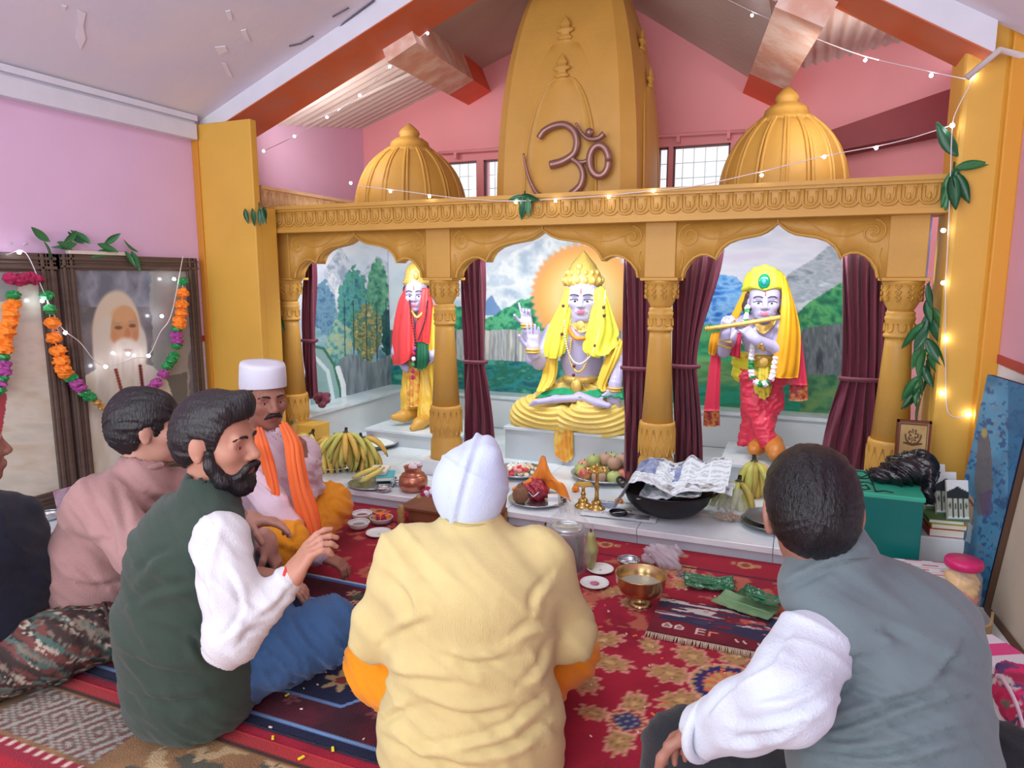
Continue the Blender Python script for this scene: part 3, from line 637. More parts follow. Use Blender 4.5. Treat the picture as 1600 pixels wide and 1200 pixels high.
# ---- carpets
def carpet(name, x0, x1, y0, y1, z, res, fn, lab, cat='carpet', m=None, thick=.006, wave=.0):
    nu, nv = int((x1-x0)/res)+1, int((y1-y0)/res)+1; G = flat_grid((x0, y0, z), (x1-x0, 0, 0), (0, y1-y0, 0), nu, nv)
    p = Paint(G[..., 0], G[..., 1], (170, 30, 52)); fn(p)
    if wave: G[..., 2] += wave*(fbm(G[..., 0]*5, G[..., 1]*5, 3))
    B = G.copy(); B[..., 2] -= thick; V, F = grid(G); V2 = np.concatenate([G[0, :], G[1:, -1], G[-1, -2::-1], G[-2:0:-1, 0]]); n = len(V); k = len(V2)
    I = np.arange(n).reshape(nu, nv); ring = np.concatenate([I[0, :], I[1:, -1], I[-1, -2::-1], I[-2:0:-1, 0]]); r2 = np.roll(ring, -1); lo = n+np.arange(k)
    V3 = V2.copy(); V3[:, 2] -= thick; c = p.out(); sF = np.stack([ring, lo, np.roll(lo, -1), r2], -1)
    return tag(ob(name, (np.vstack([V, V3]), np.vstack([F, sF]), np.vstack([c, c[ring]])), m or M_pile, None, False), lab, cat)
GOLD, GOLD2, RIM, NAVY = (186, 146, 96), (134, 98, 62), (232, 170, 150), (52, 44, 110)
def palm(p, cx, cy, ang, L, W, col=GOLD):
    """leafy palmette pointing along ang"""
    u, v = p.x-cx, p.y-cy; c, s = math.cos(ang), math.sin(ang); a, b = (u*c+v*s)/L, (-u*s+v*c)/W
    th = np.arctan2(b, a); rr = np.hypot(a-.42, b); e = .46+.1*np.cos(9*np.arctan2(b, a-.42)); m = rr < e
    p.mix(rr < e+.09, RIM, .9); p.mix(m, col); p.mix(m & (np.abs(np.sin(14*b+5*a*np.sign(b))) < .28), GOLD2, .7); p.mix(rr < .12, (214, 176, 120))
def medallion(p, cx, cy, R, n=8, big=True):
    for k in range(n): palm(p, cx+R*.72*math.cos(k*2*PI/n), cy+R*.72*math.sin(k*2*PI/n), k*2*PI/n, R*.78, R*.52)
    r = np.hypot(p.x-cx, p.y-cy)/R; a = np.arctan2(p.y-cy, p.x-cx)
    p.mix(r < .72, RIM); p.mix(r < .67, (196, 160, 104)); p.mix(r < .62+.04*np.cos(a*22), NAVY); p.mix(r < .47+.04*np.cos(a*22), (226, 124, 84)); p.mix((r < .44) & (np.cos(a*11) > .1), (206, 170, 110)); p.mix(r < .22, RIM); p.mix(r < .17, (196, 60, 80)); p.mix(r < .08, GOLD)
def rosette(p, cx, cy, R):
    palm(p, cx, cy+R*.5, PI/2, R*1.25, R*.8); palm(p, cx, cy-R*.5, -PI/2, R*1.25, R*.8); palm(p, cx-R*.7, cy, PI, R, R*.7); palm(p, cx+R*.7, cy, 0, R, R*.7)
    r = np.hypot(p.x-cx, p.y-cy)/R; a = np.arctan2(p.y-cy, p.x-cx); p.mix(r < .66, RIM); p.mix((r < .6), (170, 60, 70)); p.mix((r < .56) & (np.cos(a*18) > 0), (206, 170, 120)); p.mix(r < .42, (60, 58, 106)); p.mix((r < .38) & (np.cos(a*8)*np.cos(r*22) > .1), (150, 160, 150))
def red_main(p):
    p.tex(p.x > -9, [(140, 18, 44), (172, 28, 58), (158, 22, 50)], 6, 6, 3)
    for cx, cy in ((-.12, 1.98), (-.66, 1.97), (-1.2, 2.45), (.45, 1.97), (-.12, .9), (-.66, .9)): medallion(p, cx, cy, .17)
    for cx, cy in ((-.365, 1.705), (.17, 1.7), (-.9, 2.45), (-.365, 2.72), (.2, 2.6)): rosette(p, cx, cy, .085)
    for cx, cy, a in ((-.40, 2.16, -1.2), (-.47, 2.36, 2.6), (-.62, 2.42, 1.), (-.72, 2.28, .4), (-.15, 2.55, .5), (.1, 2.3, 2), (-.3, 2.62, 1.2), (-.9, 2.72, .3), (-.52, 2.62, 2.)): palm(p, cx, cy, a, .1, .06)
    f = (p.y > 2.2)*(fbm(p.x*22, p.y*22, 5) > .60)*(p.y < 2.78); p.mix(f, (196, 130, 92), .75)
    p.mix(np.abs(p.y-2.80) < .008, (96, 20, 44)); b = p.y > 2.81; p.mix(b, (158, 18, 46))
    u = np.mod(p.x+.742+.15, .3)-.15; r = np.hypot(u, (p.y-2.91)*1.0); p.mix(b & (r < .035), GOLD); p.mix(b & (r < .02), (150, 60, 50)); p.mix(b & (np.abs(np.abs(u)-.05) < .012) & (np.abs(p.y-2.915) < .016), GOLD, .8)
    sp = vnoise(p.x*90, p.y*90, 77) > .972; p.mix(sp, (226, 190, 170), .6)
carpet("red_carpet", -2.96, .74, .25, 2.98, .012, .0085, red_main, 'red carpet with gold flower medallions in front of the platform')
def rug_dark(p):
    p.tex(p.x > -9, [(62, 18, 38), (96, 24, 46), (78, 22, 44)], 9, 9, 12)
    p.mix(p.y < 1.335, (24, 30, 66)); p.mix(np.abs(p.y-1.338) < .007, (120, 160, 214)); p.mix(np.abs(p.y-2.12) < .012, (70, 110, 180)); p.mix(np.abs(p.y-2.13) < .006, (176, 200, 230))
    n = inpoly(p.x, p.y, [(-1.35, 1.455), (-1.118, 1.45), (-1.06, 1.53), (-.8, 1.5), (-.8, 1.96), (-1.75, 1.96), (-1.75, 1.7)]); p.mix(n, (26, 32, 74))
    p.line([(-1.75, 1.7), (-1.35, 1.455), (-1.118, 1.45), (-1.06, 1.53), (-.8, 1.5)], .006, (110, 150, 206)); p.line([(-1.75, 1.96), (-.8, 1.96)], .008, (130, 166, 220))
    for i in range(70):
        cx, cy = random.uniform(-2.0, -.8), random.uniform(1.38, 2.08); c = random.choice([(196, 160, 130), (150, 84, 92), (40, 96, 62), (70, 110, 160), (206, 170, 140)]); R = random.uniform(.015, .035)
        r = np.hypot(p.x-cx, p.y-cy); a = np.arctan2(p.y-cy, p.x-cx); p.mix(r < R*(.75+.25*np.cos(a*random.choice((5, 6)))), c, .85); p.mix(r < R*.3, (110, 50, 60))
    r = np.hypot(p.x+1.19, p.y-1.56); a = np.arctan2(p.y-1.56, p.x+1.19); p.mix(r < .06*(.7+.3*np.cos(a*6)), (206, 176, 130)); p.mix(r < .02, (150, 60, 60))
carpet('dark_rug', -2.02, -.8, 1.30, 2.14, .020, .006, rug_dark, 'maroon and navy floral rug under the man in the green vest', 'rug')
def rug_brown(p):
    p.tex(p.x > -9, [(120, 92, 64), (154, 116, 78), (136, 100, 70)], 7, 7, 21)
    p.mix((p.y > 1.225), (176, 52, 58)); p.mix(np.abs(p.y-1.222) < .006, (70, 44, 40)); p.mix(p.y < 1.02, (150, 36, 56)); u = np.mod(p.x*28, 1); p.mix((p.y < 1.02) & (p.y > 1.0) & (u < .35), (220, 190, 180)); p.mix(p.y < .97, (176, 30, 50))
    g = (p.x > -1.98) & (p.x < -1.55) & (p.y > 1.035) & (p.y < 1.21); z = np.abs(np.mod((p.x+p.y*.7)*14, 2)-1)+np.abs(np.mod(p.y*16, 2)-1)
    p.mix(g, (104, 96, 88)); p.mix(g & (np.mod(z*2.2, 1) < .45), (164, 158, 148)); p.mix(g & (np.mod(z*2.2+.3, 1) < .18), (130, 60, 60))
    f = (p.x > -1.5) & (p.y > 1.03) & (p.y < 1.21) & (fbm(p.x*16, p.y*16, 8) > .56); p.mix(f, (84, 84, 72)); f = (p.x > -1.5) & (p.y > 1.03) & (p.y < 1.21) & (fbm(p.x*18, p.y*18, 28) > .62); p.mix(f, (186, 160, 120))
carpet('brown_rug', -2.7, -.85, .7, 1.27, .014, .007, rug_brown, 'tan and red patterned rug in the lower left corner', 'rug')
def rug_left(p):
    p.tex(p.x > -9, [(140, 30, 46), (170, 40, 54)], 8, 8, 31)
    d = np.maximum(np.abs(p.x+2.72)/.42, np.abs(p.y-1.35)/.34); p.mix((d < .98) & (fbm(p.x*28, p.y*28, 4) > .5), (206, 140, 84)); p.mix((d > .62) & (d < .8), (120, 130, 176)); p.mix((d > .67) & (d < .74) & (np.mod((p.x+p.y)*30, 1) < .5), (220, 214, 216)); p.mix((d > .5) & (d < .62), (40, 44, 106)); p.mix((d < .5) & (fbm(p.x*20, p.y*20, 5) > .55), (60, 60, 120))
carpet('left_rug', -3.2, -2.1, 1.28, 1.95, .013, .008, rug_left, 'red and blue bordered rug at the left edge beside the cushion', 'rug')
def mat_small(p):
    # the mat is woven in bands; signs are worked in white along its front band
    p.tex(p.x > -9, [(110, 20, 40), (138, 28, 50)], 10, 10, 41)
    t = (p.y-2.19)/.27; u = p.x
    p.mix((t > .42) & (t < .95) & (fbm(u*14, p.y*60, 6) > .48), (48, 52, 84)); p.mix((t > .4) & (t < .98) & (fbm(u*12, p.y*70, 16) > .60), (206, 200, 196)); p.mix((t > .55) & (t < .75) & (fbm(u*18, p.y*50, 26) > .62), (196, 90, 84))
    n = inpoly(u, p.y, [(-.39, 2.28), (-.30, 2.29), (-.24, 2.265), (-.2, 2.28), (-.05, 2.25), (-.04, 2.22), (.03, 2.21), (.03, 2.33), (-.36, 2.34)]); p.mix(n & (fbm(u*12, p.y*40, 36) > .36), (46, 50, 86), .9)
    W = (228, 208, 200)
    for ox in (-.365, -.325): p.line([(ox, 2.235), (ox, 2.25), (ox+.012, 2.262), (ox+.026, 2.25), (ox+.026, 2.235), (ox, 2.235)], .0032, W); p.line([(ox+.006, 2.246), (ox+.02, 2.246)], .0026, W)
    ox = -.255; p.line([(ox, 2.225), (ox, 2.262)], .0035, W)
    for z in (2.225, 2.243, 2.262): p.line([(ox, z), (ox+.026, z)], .0032, W)
    ox = -.21; p.line([(ox, 2.225), (ox, 2.256), (ox+.022, 2.256)], .0035, (226, 150, 130))
    for ox in (-.12, -.095, -.05, -.025, .0): p.line([(ox, 2.222), (ox-.008, 2.236)], .0035, W)
carpet('woven_mat', -.41, .03, 2.19, 2.46, .024, .0035, mat_small, 'small dark red woven mat with navy bands near the green leaf plates', 'mat', thick=.012, wave=.006)
fr = [tube([(x_, 2.19, .022), (x_+random.uniform(-.004, .004), 2.165, .016)], .0022, 4) for x_ in np.arange(-.41, .03, .005)]
tag(ob('mat_fringe', join(*fr), mat('fringe_cotton', (206, 186, 164), .9), bpy.data.objects['woven_mat']), kind='stuff')
# petals, rice and crumbs scattered over the carpets
def scatter(name, n, x0, x1, y0, y1, z, col, sz, lab):
    V = []; F = []
    for i in range(n):
        a = random.uniform(0, 6.3); cx, cy = random.uniform(x0, x1), random.uniform(y0, y1); l = sz*random.uniform(.6, 1.4); R = rotz(a); v, f = box(-l, l, -l*.4, l*.4, 0, .003); V.append((v @ R.T+[cx, cy, z], f))
    tag(ob(name, join(*V), mat(name, col, .8), None, False), lab, 'petals', kind='stuff')
scatter('orange_petals', 45, -.95, .1, 1.6, 2.75, .0125, (238, 120, 70), .006, 'orange flower petals scattered over the red carpet')
scatter('rice_grains', 110, -1.5, .0, 1.3, 2.9, .0205, (236, 220, 206), .0035, 'pale rice grains scattered over the carpets')
scatter('yellow_petals', 6, -1.75, -1.0, 1.17, 1.45, .0205, (246, 224, 40), .008, 'bright yellow petals on the rug below the green vest')

# ================================================================== curtains
M_cur = mat('maroon_curtain_cloth', (104, 30, 54), .6, var=.12, vscale=9, bump=.1, bscale=90, sheen=.2)
def curtain(top, mid, bot, zt, zm, zb, Y, lab, nf=5, swing=0.):
    """top/mid/bot = (x0, x1) of the cloth at the rail, at the tie and at the hem"""
    r = thing('curtain', lab, 'curtain', ((bot[0]+bot[1])/2, Y, zb), group='maroon curtains of the shrine')
    nz, nx = 44, 70; zs = np.linspace(zt, zb, nz); u = np.linspace(0, 1, nx); P = np.zeros((nz, nx, 3))
    for i, z in enumerate(zs):
        if z > zm: k = (zt-z)/(zt-zm); k2 = k*k*(3-2*k); x0, x1 = top[0]+(mid[0]-top[0])*k2, top[1]+(mid[1]-top[1])*k2; amp = .024-.008*k2
        else: k = (zm-z)/(zm-zb); k2 = 1-(1-k)**2; x0, x1 = mid[0]+(bot[0]-mid[0])*k2, mid[1]+(bot[1]-mid[1])*k2; amp = .016+.016*k2
        P[i, :, 0] = x0+(x1-x0)*u+.006*np.sin(u*2*PI*nf*2+z*6); P[i, :, 1] = Y+amp*np.sin(u*2*PI*nf+1.2*np.sin(z*5+u*3)); P[i, :, 2] = z
    ob('cloth', sheet(P, .003), M_cur, r)
    xm = (mid[0]+mid[1])/2; hw = (mid[1]-mid[0])/2+.012; a = np.linspace(0, 2*PI, 25)
    ob('tieback', tube([(xm+hw*math.cos(t), Y+.034*math.sin(t), zm) for t in a], .011, 8), M_cur, r)
    ob('curtain_ring', tube([(x_, Y-.002, zt+.01) for x_ in np.linspace(top[0], top[1], 6)], .006, 6), M_bar, r)
def cx(x, y, Y): return float(onY(x, y, Y)[0])
YC = 3.64
curtain((cx(718, 400, YC), cx(757, 400, YC)), (cx(728, 565, YC), cx(757, 565, YC)), (cx(722, 690, YC), cx(776, 690, YC)), 1.40, float(onY(740, 565, YC)[2]), .10, YC, 'maroon curtain tied just right of the second column', 4)
curtain((cx(973, 400, YC), cx(1022, 400, YC)), (cx(975, 570, YC), cx(1016, 570, YC)), (cx(974, 720, YC), cx(1012, 720, YC)), 1.40, float(onY(990, 575, YC)[2]), .09, YC, 'maroon curtain hanging just left of the third column', 4)
curtain((cx(1050, 400, YC), cx(1130, 400, YC)), (cx(1052, 575, YC), cx(1088, 575, YC)), (cx(1052, 725, YC), cx(1098, 725, YC)), 1.40, float(onY(1070, 572, YC)[2]), .09, YC, 'maroon curtain hanging just right of the third column', 5)
curtain((cx(1314, 400, YC), cx(1390, 400, YC)), (cx(1316, 592, YC), cx(1380, 592, YC)), (cx(1275, 735, YC), cx(1385, 735, YC)), 1.40, float(onY(1340, 592, YC)[2]), .09, YC, 'wide maroon curtain tied at the fourth column', 5)
curtain((cx(474, 400, YC), cx(494, 400, YC)), (cx(476, 540, YC), cx(492, 540, YC)), (cx(478, 615, YC), cx(494, 615, YC)), 1.40, .80, .42, YC, 'narrow maroon curtain with knotted end at the first column', 3)
kn = Soft(.006, .015); q = onY(503, 625, YC-.02)
for i in range(7): a = i*.9; kn.ell(q+[.035*math.cos(a), .02*math.sin(a*2), .035*math.sin(a)], (.03, .02, .022), rotz(a))
ob('knot', kn.build(), M_cur, [o for o in bpy.data.objects if o.get('label', '').startswith('narrow maroon')][0])

# ================================================================== portraits on the left wall
M_frame = mat('dark_moulded_frame', (96, 80, 72), .45, var=.15, vscale=9, stretch=(1, 1, 6))
M_glassp = mat('picture_glass', (255, 255, 255), .04, alpha=.10, spec=.6)
XW = -3.27
def framed(y0, y1, z0, z1, fw, fn, lab):
    r = thing('framed_portrait', lab, 'picture', (XW, (y0+y1)/2, z0))
    for nm, b in (('frame_side', (y0, y0+fw, z0, z1)), ('frame_side', (y1-fw, y1, z0, z1)), ('frame_top', (y0, y1, z1-fw, z1)), ('frame_bottom', (y0, y1, z0, z0+fw))):
        hor = nm in ('frame_top', 'frame_bottom'); o = ob(nm, box(XW-.03, XW+.012, b[0], b[1], b[2], b[3], .004), M_frame, r, False)
        for k, (f0, f1, hx) in enumerate(((.12, .3, .022), (.42, .5, .017), (.62, .8, .02))):
            if hor: bb = (b[0], b[1], b[2]+(b[3]-b[2])*f0, b[2]+(b[3]-b[2])*f1)
            else: bb = (b[0]+(b[1]-b[0])*f0, b[0]+(b[1]-b[0])*f1, b[2], b[3])
            ob('moulding', box(XW+.01, XW+hx, bb[0], bb[1], bb[2], bb[3], .003), M_frame, o, False)
    G = flat_grid((XW, y0+fw, z0+fw), (0, y1-y0-2*fw, 0), (0, 0, z1-z0-2*fw), int((y1-y0)/.006), int((z1-z0)/.006)); x, y = pix_of(G); p = Paint(x, y, (120, 118, 122)); fn(p, x, y)
    V, F = grid(G); ob('portrait_print', (V, F, p.out()), M_print, r, False)
    return r
def print_b(p, x, y):
    p.tex(y < 900, [(104, 102, 106), (132, 130, 134), (116, 112, 112)], .02, .02, 3)
    p.tex((y < 480) & (x < 240), [(108, 116, 130), (150, 156, 172), (98, 100, 110)], .03, .02, 6); p.poly([(232, 420), (290, 420), (300, 700), (248, 700)], (170, 172, 168), .7, 8)
    p.poly([(250, 590), (292, 580), (300, 760), (262, 760)], (92, 96, 96), .8, 3); p.poly([(80, 460), (100, 462), (125, 500), (118, 540), (95, 520), (84, 500)], (178, 142, 86), .9, 5)
    p.poly([(75, 640), (110, 640), (118, 800), (95, 800)], (84, 76, 80), .8, 4)
    p.tex(inpoly(x, y, [(100, 900), (104, 760), (108, 680), (114, 620), (132, 588), (165, 568), (200, 560), (238, 572), (262, 596), (276, 640), (290, 720), (300, 900)]), [(196, 196, 184), (218, 216, 204), (206, 200, 180)], .05, .015, 9)
    p.ell(182, 520, 38, 66, (214, 200, 180), 1, .1); p.ell(165, 545, 20, 50, (212, 204, 190), 1, .2); p.ell(216, 548, 14, 40, (212, 204, 190), 1, .2)
    p.ell(195, 514, 22, 36, (202, 150, 108), 1, .12); p.ell(192, 492, 18, 14, (214, 166, 122), .8, .4)
    p.ell(185, 512, 6, 3, (110, 74, 58), .9, .6); p.ell(207, 509, 5.5, 3, (110, 74, 58), .9, .6); p.line([(177, 506), (190, 504)], 1.4, (176, 150, 128)); p.line([(201, 502), (212, 503)], 1.4, (176, 150, 128))
    p.ell(199, 522, 4.5, 9, (190, 128, 90), .9, .5); p.ell(178, 526, 6, 8, (196, 132, 96), .6, .8); p.ell(212, 524, 5, 8, (190, 126, 92), .6, .8)
    p.ell(197, 560, 27, 32, (222, 214, 202), 1, .2); p.ell(199, 541, 17, 7, (226, 216, 204), 1, .3); p.ell(200, 547, 7, 2.6, (156, 96, 84), .9, .4); p.tex(((x-196)/26)**2+((y-563)/30)**2 < 1, [(206, 200, 190), (230, 224, 214)], .25, .03, 12, .6)
    for k in range(12): p.ell(181+k*1.2, 578+k*4.4, 3, 2.6, (124, 44, 40), .95, .4); p.ell(219+k*.5, 572+k*4.4, 3, 2.6, (104, 36, 40), .95, .4)
    p.poly([(102, 800), (104, 740), (150, 720), (146, 800)], (200, 176, 110), .35, 6)
def print_a(p, x, y):
    p.tex(y < 900, [(206, 206, 192), (222, 220, 206), (210, 200, 178)], .02, .06, 14); p.poly([(-60, 600), (4, 600), (10, 620), (8, 650), (0, 690), (-60, 690)], (176, 70, 84), 1, 2); p.poly([(-200, 380), (30, 380), (30, 470), (-200, 470)], (150, 156, 160), .8, 6)
framed(2.265, 3.085, .102, 1.315, .075, print_b, 'framed portrait of a white bearded elder in a pale robe, hung with a garland')
framed(1.38, 2.245, .102, 1.315, .085, print_a, 'dark framed portrait cut by the left edge of the view')
# marble bench under the portraits
tag(ob('marble_bench', box(-3.299, -2.98, .8, 2.975, 0, .1, .004), M_marble, None, False), 'white marble bench below the framed portraits', 'bench')

# ================================================================== flower garlands and leaves
def ruffle(seed, r=1., n=10, m=14):
    rg_ = np.random.default_rng(seed); V, F = sphere((0, 0, 0), r, n, m); L = np.linalg.norm(V, axis=1, keepdims=True); return V/L*(r*(.72+.45*rg_.random((len(V), 1)))), F
RUF = [mesh('flower_%d' % i, *ruffle(i), smooth=False) for i in range(3)]
FLM = {'o': mat('marigold_orange', (250, 140, 40), .7, var=.12, vscale=40), 'g': mat('tinsel_green', (46, 150, 84), .4, var=.3, vscale=60, metal=.2), 'p': mat('purple_flower', (168, 72, 150), .6, var=.35, vscale=60), 'm': mat('magenta_flower', (170, 30, 84), .7, var=.2, vscale=40), 'w': mat('white_flower', (238, 230, 236), .7, var=.1), 'd': mat('gold_tinsel', (196, 150, 84), .4, metal=.3, var=.2)}
RUFM = {}
def flower(parent, P, r, k, squash=1.):
    key = (k, random.randrange(3))
    if key not in RUFM: RUFM[key] = RUF[key[1]].copy(); RUFM[key].materials.clear(); RUFM[key].materials.append(FLM[k])
    o = link('flower', RUFM[key], None, parent); o.matrix_basis = Matrix.Translation([float(v) for v in P]) @ Matrix.Rotation(random.uniform(0, 6), 4, 'Z') @ Matrix.Diagonal((r, r, r*squash, 1)); return o
def garland(segs, X, lab, loc):
    r = thing('flower_garland', lab, 'garland', loc, group='garlands on the portraits'); allp = []
    for path, kinds in segs:
        P = spline([onX(x_, y_, X) for x_, y_ in path], len(kinds)); allp.append(P)
        for q_, k in zip(P, kinds): flower(r, q_+np.array([random.uniform(-.004, .012), 0, 0]), {'o': .036, 'g': .030, 'p': .033, 'm': .034, 'd': .022, 'w': .02}[k], k, .75)
        ob('thread', tube(P, .0025, 4), FLM['w'], r)
    return r
XG = XW+.045
garland([([(72, 462), (80, 505), (90, 548), (97, 575), (110, 590), (125, 606), (140, 620), (160, 636), (180, 640), (200, 630), (222, 616), (245, 598), (262, 572), (270, 556)], 'ggoooooogppggddgppgggpppggg'), ([(276, 540), (276, 515), (282, 490), (286, 440)], 'gppgooooog')], XG, 'garland of orange, purple and green flowers across the bearded portrait', onX(160, 640, XG))
garland([([(22, 462), (12, 505), (4, 545), (4, 580), (-4, 610)], 'goooooogppgpg'), ([(16, 435), (30, 438), (44, 434), (56, 436)], 'mmmmm')], XG, 'flower garland at the left edge over the cut off portrait', onX(4, 600, XG))
for lab, x_, y_ in (('small dark nail above the left garland', 13, 382), ('small dark nail right of the leftmost nail', 37, 382)):
    q = onX(x_, y_, -3.298); tag(ob('wall_nail', tube([q, q+[.03, 0, .006]], .004, 6), M_bar), lab, 'nail')
# leaves
M_leaf = [mat('mango_leaf_dark', (34, 92, 58), .35, var=.2, vscale=12), mat('mango_leaf', (58, 122, 74), .35, var=.2, vscale=12), mat('leaf_light', (112, 166, 92), .4, var=.2, vscale=12)]
def leafmesh(n=9, m=5, fold=.25, curl=.35):
    P = np.zeros((n, m, 3))
    for i in range(n):
        t = i/(n-1); wd = .19*math.sin(PI*min(1, t*.96+.02))**.8*(1.15-.5*t)
        for j in range(m): s = (j/(m-1)-.5)*2; P[i, j] = (s*wd, abs(s)*wd*fold*2+curl*t*t*.4, -t)
    return P
LEAF = [[mesh('leaf', *sheet(leafmesh(curl=c_), .004)) for c_ in (.1, .6, -.3)] for _ in range(3)]
for i in range(3):
    for me in LEAF[i]: me.materials.append(M_leaf[i])
def leaf(parent, P, L, tilt, az, kind=0, roll=0.):
    """leaf hanging from P; tilt from straight down, az = heading of the tilt"""
    o = link('leaf', random.choice(LEAF[kind]), None, parent)
    o.matrix_basis = Matrix.Translation([float(v) for v in P]) @ Matrix.Rotation(az, 4, 'Z') @ Matrix.Rotation(tilt, 4, 'Y') @ Matrix.Rotation(roll, 4, 'Z') @ Matrix.Diagonal((L, L, L, 1)); return o
def spray(name, lab, P, specs, L, kinds=(0, 1)):
    r = thing(name, lab, 'leaves', P, group='sprays of mango leaves')
    for dx, dy, dz, tilt, az in specs: leaf(r, np.array(P)+[dx, dy, dz], L*random.uniform(.8, 1.15), tilt, az, random.choice(kinds), random.uniform(-.5, .5))
    ob('stalk', tube([np.array(P)+[0, 0, .03], np.array(P), np.array(P)+[.01, 0, -.03]], .004, 5), M_leaf[0], r)
spray('leaf_spray', 'spray of green leaves hung on the right end of the shrine beam', onY(1490, 265, 3.3), [(0, -.01, 0, .1, 0), (.01, -.02, 0, .25, 0), (-.005, -.02, -.02, .15, PI), (0, -.01, .0, 1.75, PI), (.02, 0, -.01, .35, .2), (.01, 0, .05, 2.6, .1), (.0, -.015, -.01, .45, PI)], .15)
spray('leaf_spray', 'spray of green leaves in the middle of the shrine beam', onY(820, 308, 3.32), [(-.01, 0, 0, .15, 0), (.03, 0, 0, .3, 0), (-.02, 0, .01, 1.4, PI), (.0, 0, .0, 1.5, 0), (.02, -.01, 0, .0, 0)], .105)
spray('leaf_spray', 'bunch of green leaves hanging at the left end of the shrine beam', onY(405, 325, 3.12), [(.03, 0, 0, .15, 0), (0, 0, 0, .05, 0), (-.05, 0, 0, .1, 0), (-.1, 0, 0, .15, PI), (.05, -.01, 0, .3, 0), (.03, -.01, .0, .2, PI)], .10, (0,))
def leafstring(lab, top, bot, n, L, kinds=(0, 1)):
    r = thing('leaf_string', lab, 'leaves', bot, group='strings of mango leaves on columns'); top = np.array(top); bot = np.array(bot)
    ob('thread', tube([top, (top+bot)/2, bot], .003, 4), M_leaf[0], r)
    for i in range(n):
        t = (i+.3)/n; leaf(r, top+(bot-top)*t+[random.uniform(-.015, .015), -.02, 0], L*random.uniform(.8, 1.2), random.uniform(.15, .75), random.choice((0, PI, -PI/2, .6, 2.4)), random.choice(kinds), random.uniform(-.8, .8))
leafstring('string of green leaves hanging beside the fourth column', onY(1452, 440, 3.36), onY(1436, 625, 3.36), 22, .12)
leafstring('string of green leaves hanging beside the first column', onY(432, 480, 3.37), onY(428, 575, 3.37), 10, .13, (0, 0, 1))
r = thing('leaf_bunch', 'dry green leaves laid along the top of the portrait frame', 'leaves', onX(130, 395, XW+.01))
for i in range(15):
    q = onX(70+i*10.5, 398+.3*i, XW+.02); leaf(r, q+[0, 0, .06 if i < 10 else .03], .12*random.uniform(.7, 1.1), random.choice((.4, -.5, 1.2, 2.2, 2.9)), random.choice((PI/2, -PI/2, 1.2)), random.choice((0, 1, 1)), random.uniform(-1, 1))
ob('cream_ribbon', box(XW-.01, XW+.02, 2.31, 2.62, 1.316, 1.333, .003), mat('cream_cloth', (222, 212, 196), .8), r, False)
# ================================================================== figures: shared builders
def unit(v): v = np.asarray(v, float); return v/np.linalg.norm(v)
def basis(fwd, up=(0, 0, 1)):
    """columns: forward, left, up"""
    f_ = unit(fwd); l = unit(np.cross(up, f_)); u = np.cross(f_, l); return np.stack([f_, l, u], 1)
def head(S, c, R, s=1., ears=True, neck=True, brow=None, lip=1, beard=None, wide=1.):
    c = np.asarray(c, float); T = lambda *p: c+R @ (np.array(p)*[1, wide, 1]*s); r3 = lambda *r: np.array(r)*[1, wide, 1]*s; k = .012*s
    S.ell(T(-.012, 0, .03), r3(.098, .077, .088), R, k=.03*s); S.ell(T(.03, 0, -.03), r3(.065, .062, .08), R, k=.03*s); S.ell(T(.035, 0, -.075), r3(.048, .05, .038), R, k=.02*s)
    S.ell(T(.068, 0, -.097), r3(.02, .024, .018), R, k=.02*s); S.cap(T(.081, -.04, .024), T(.081, .04, .024), .011*s, k=k)
    for y in (-1, 1):
        S.ell(T(.055, y*.042, -.02), r3(.028, .024, .024), R, k=.02*s); S.ell(T(.097, y*.032, .0), r3(.015, .018, .011), R, k=.012*s, op='-')
        S.cap(T(.0775, y*.018, .0075), T(.073, y*.047, .0055), .0096*s, k=.005*s); S.cap(T(.0765, y*.02, -.0112), T(.073, y*.045, -.0105), .008*s, k=.006*s)
        if ears: S.ell(T(-.008, y*.079, -.002), r3(.02, .009, .033), R @ rotz(-y*.35), k=.006*s); S.ell(T(-.006, y*.078, -.03), r3(.011, .008, .012), R, k=.006*s)
    S.cap(T(.089, 0, .014), T(.110, 0, -.026), .009*s, .0125*s, k=k)
    for y in (-1, 1): S.ell(T(.1, y*.013, -.032), r3(.011, .009, .008), R, k=.006*s)
    S.ell(T(.086, 0, -.064), r3(.014, .028, .016), R, k=.012*s)
    S.ell(T(.094, 0, -.059), r3(.010, .022, .006), R, col=lip, k=.006*s); S.ell(T(.092, 0, -.069), r3(.011, .018, .007), R, col=lip, k=.006*s)
    S.cap(T(.105, -.02, -.0642), T(.105, .02, -.0642), .0025*s, k=.004*s, op='-')
    if brow is not None:
        for y in (-1, 1): S.chain([T(.0905, y*.014, .022), T(.089, y*.032, .029), T(.074, y*.052, .024)], [.0055*s, .006*s, .004*s], col=brow, k=.003*s)
    if neck: S.cap(T(-.02, 0, -.06), T(-.04, 0, -.19), .05*s, .056*s, k=.03*s)
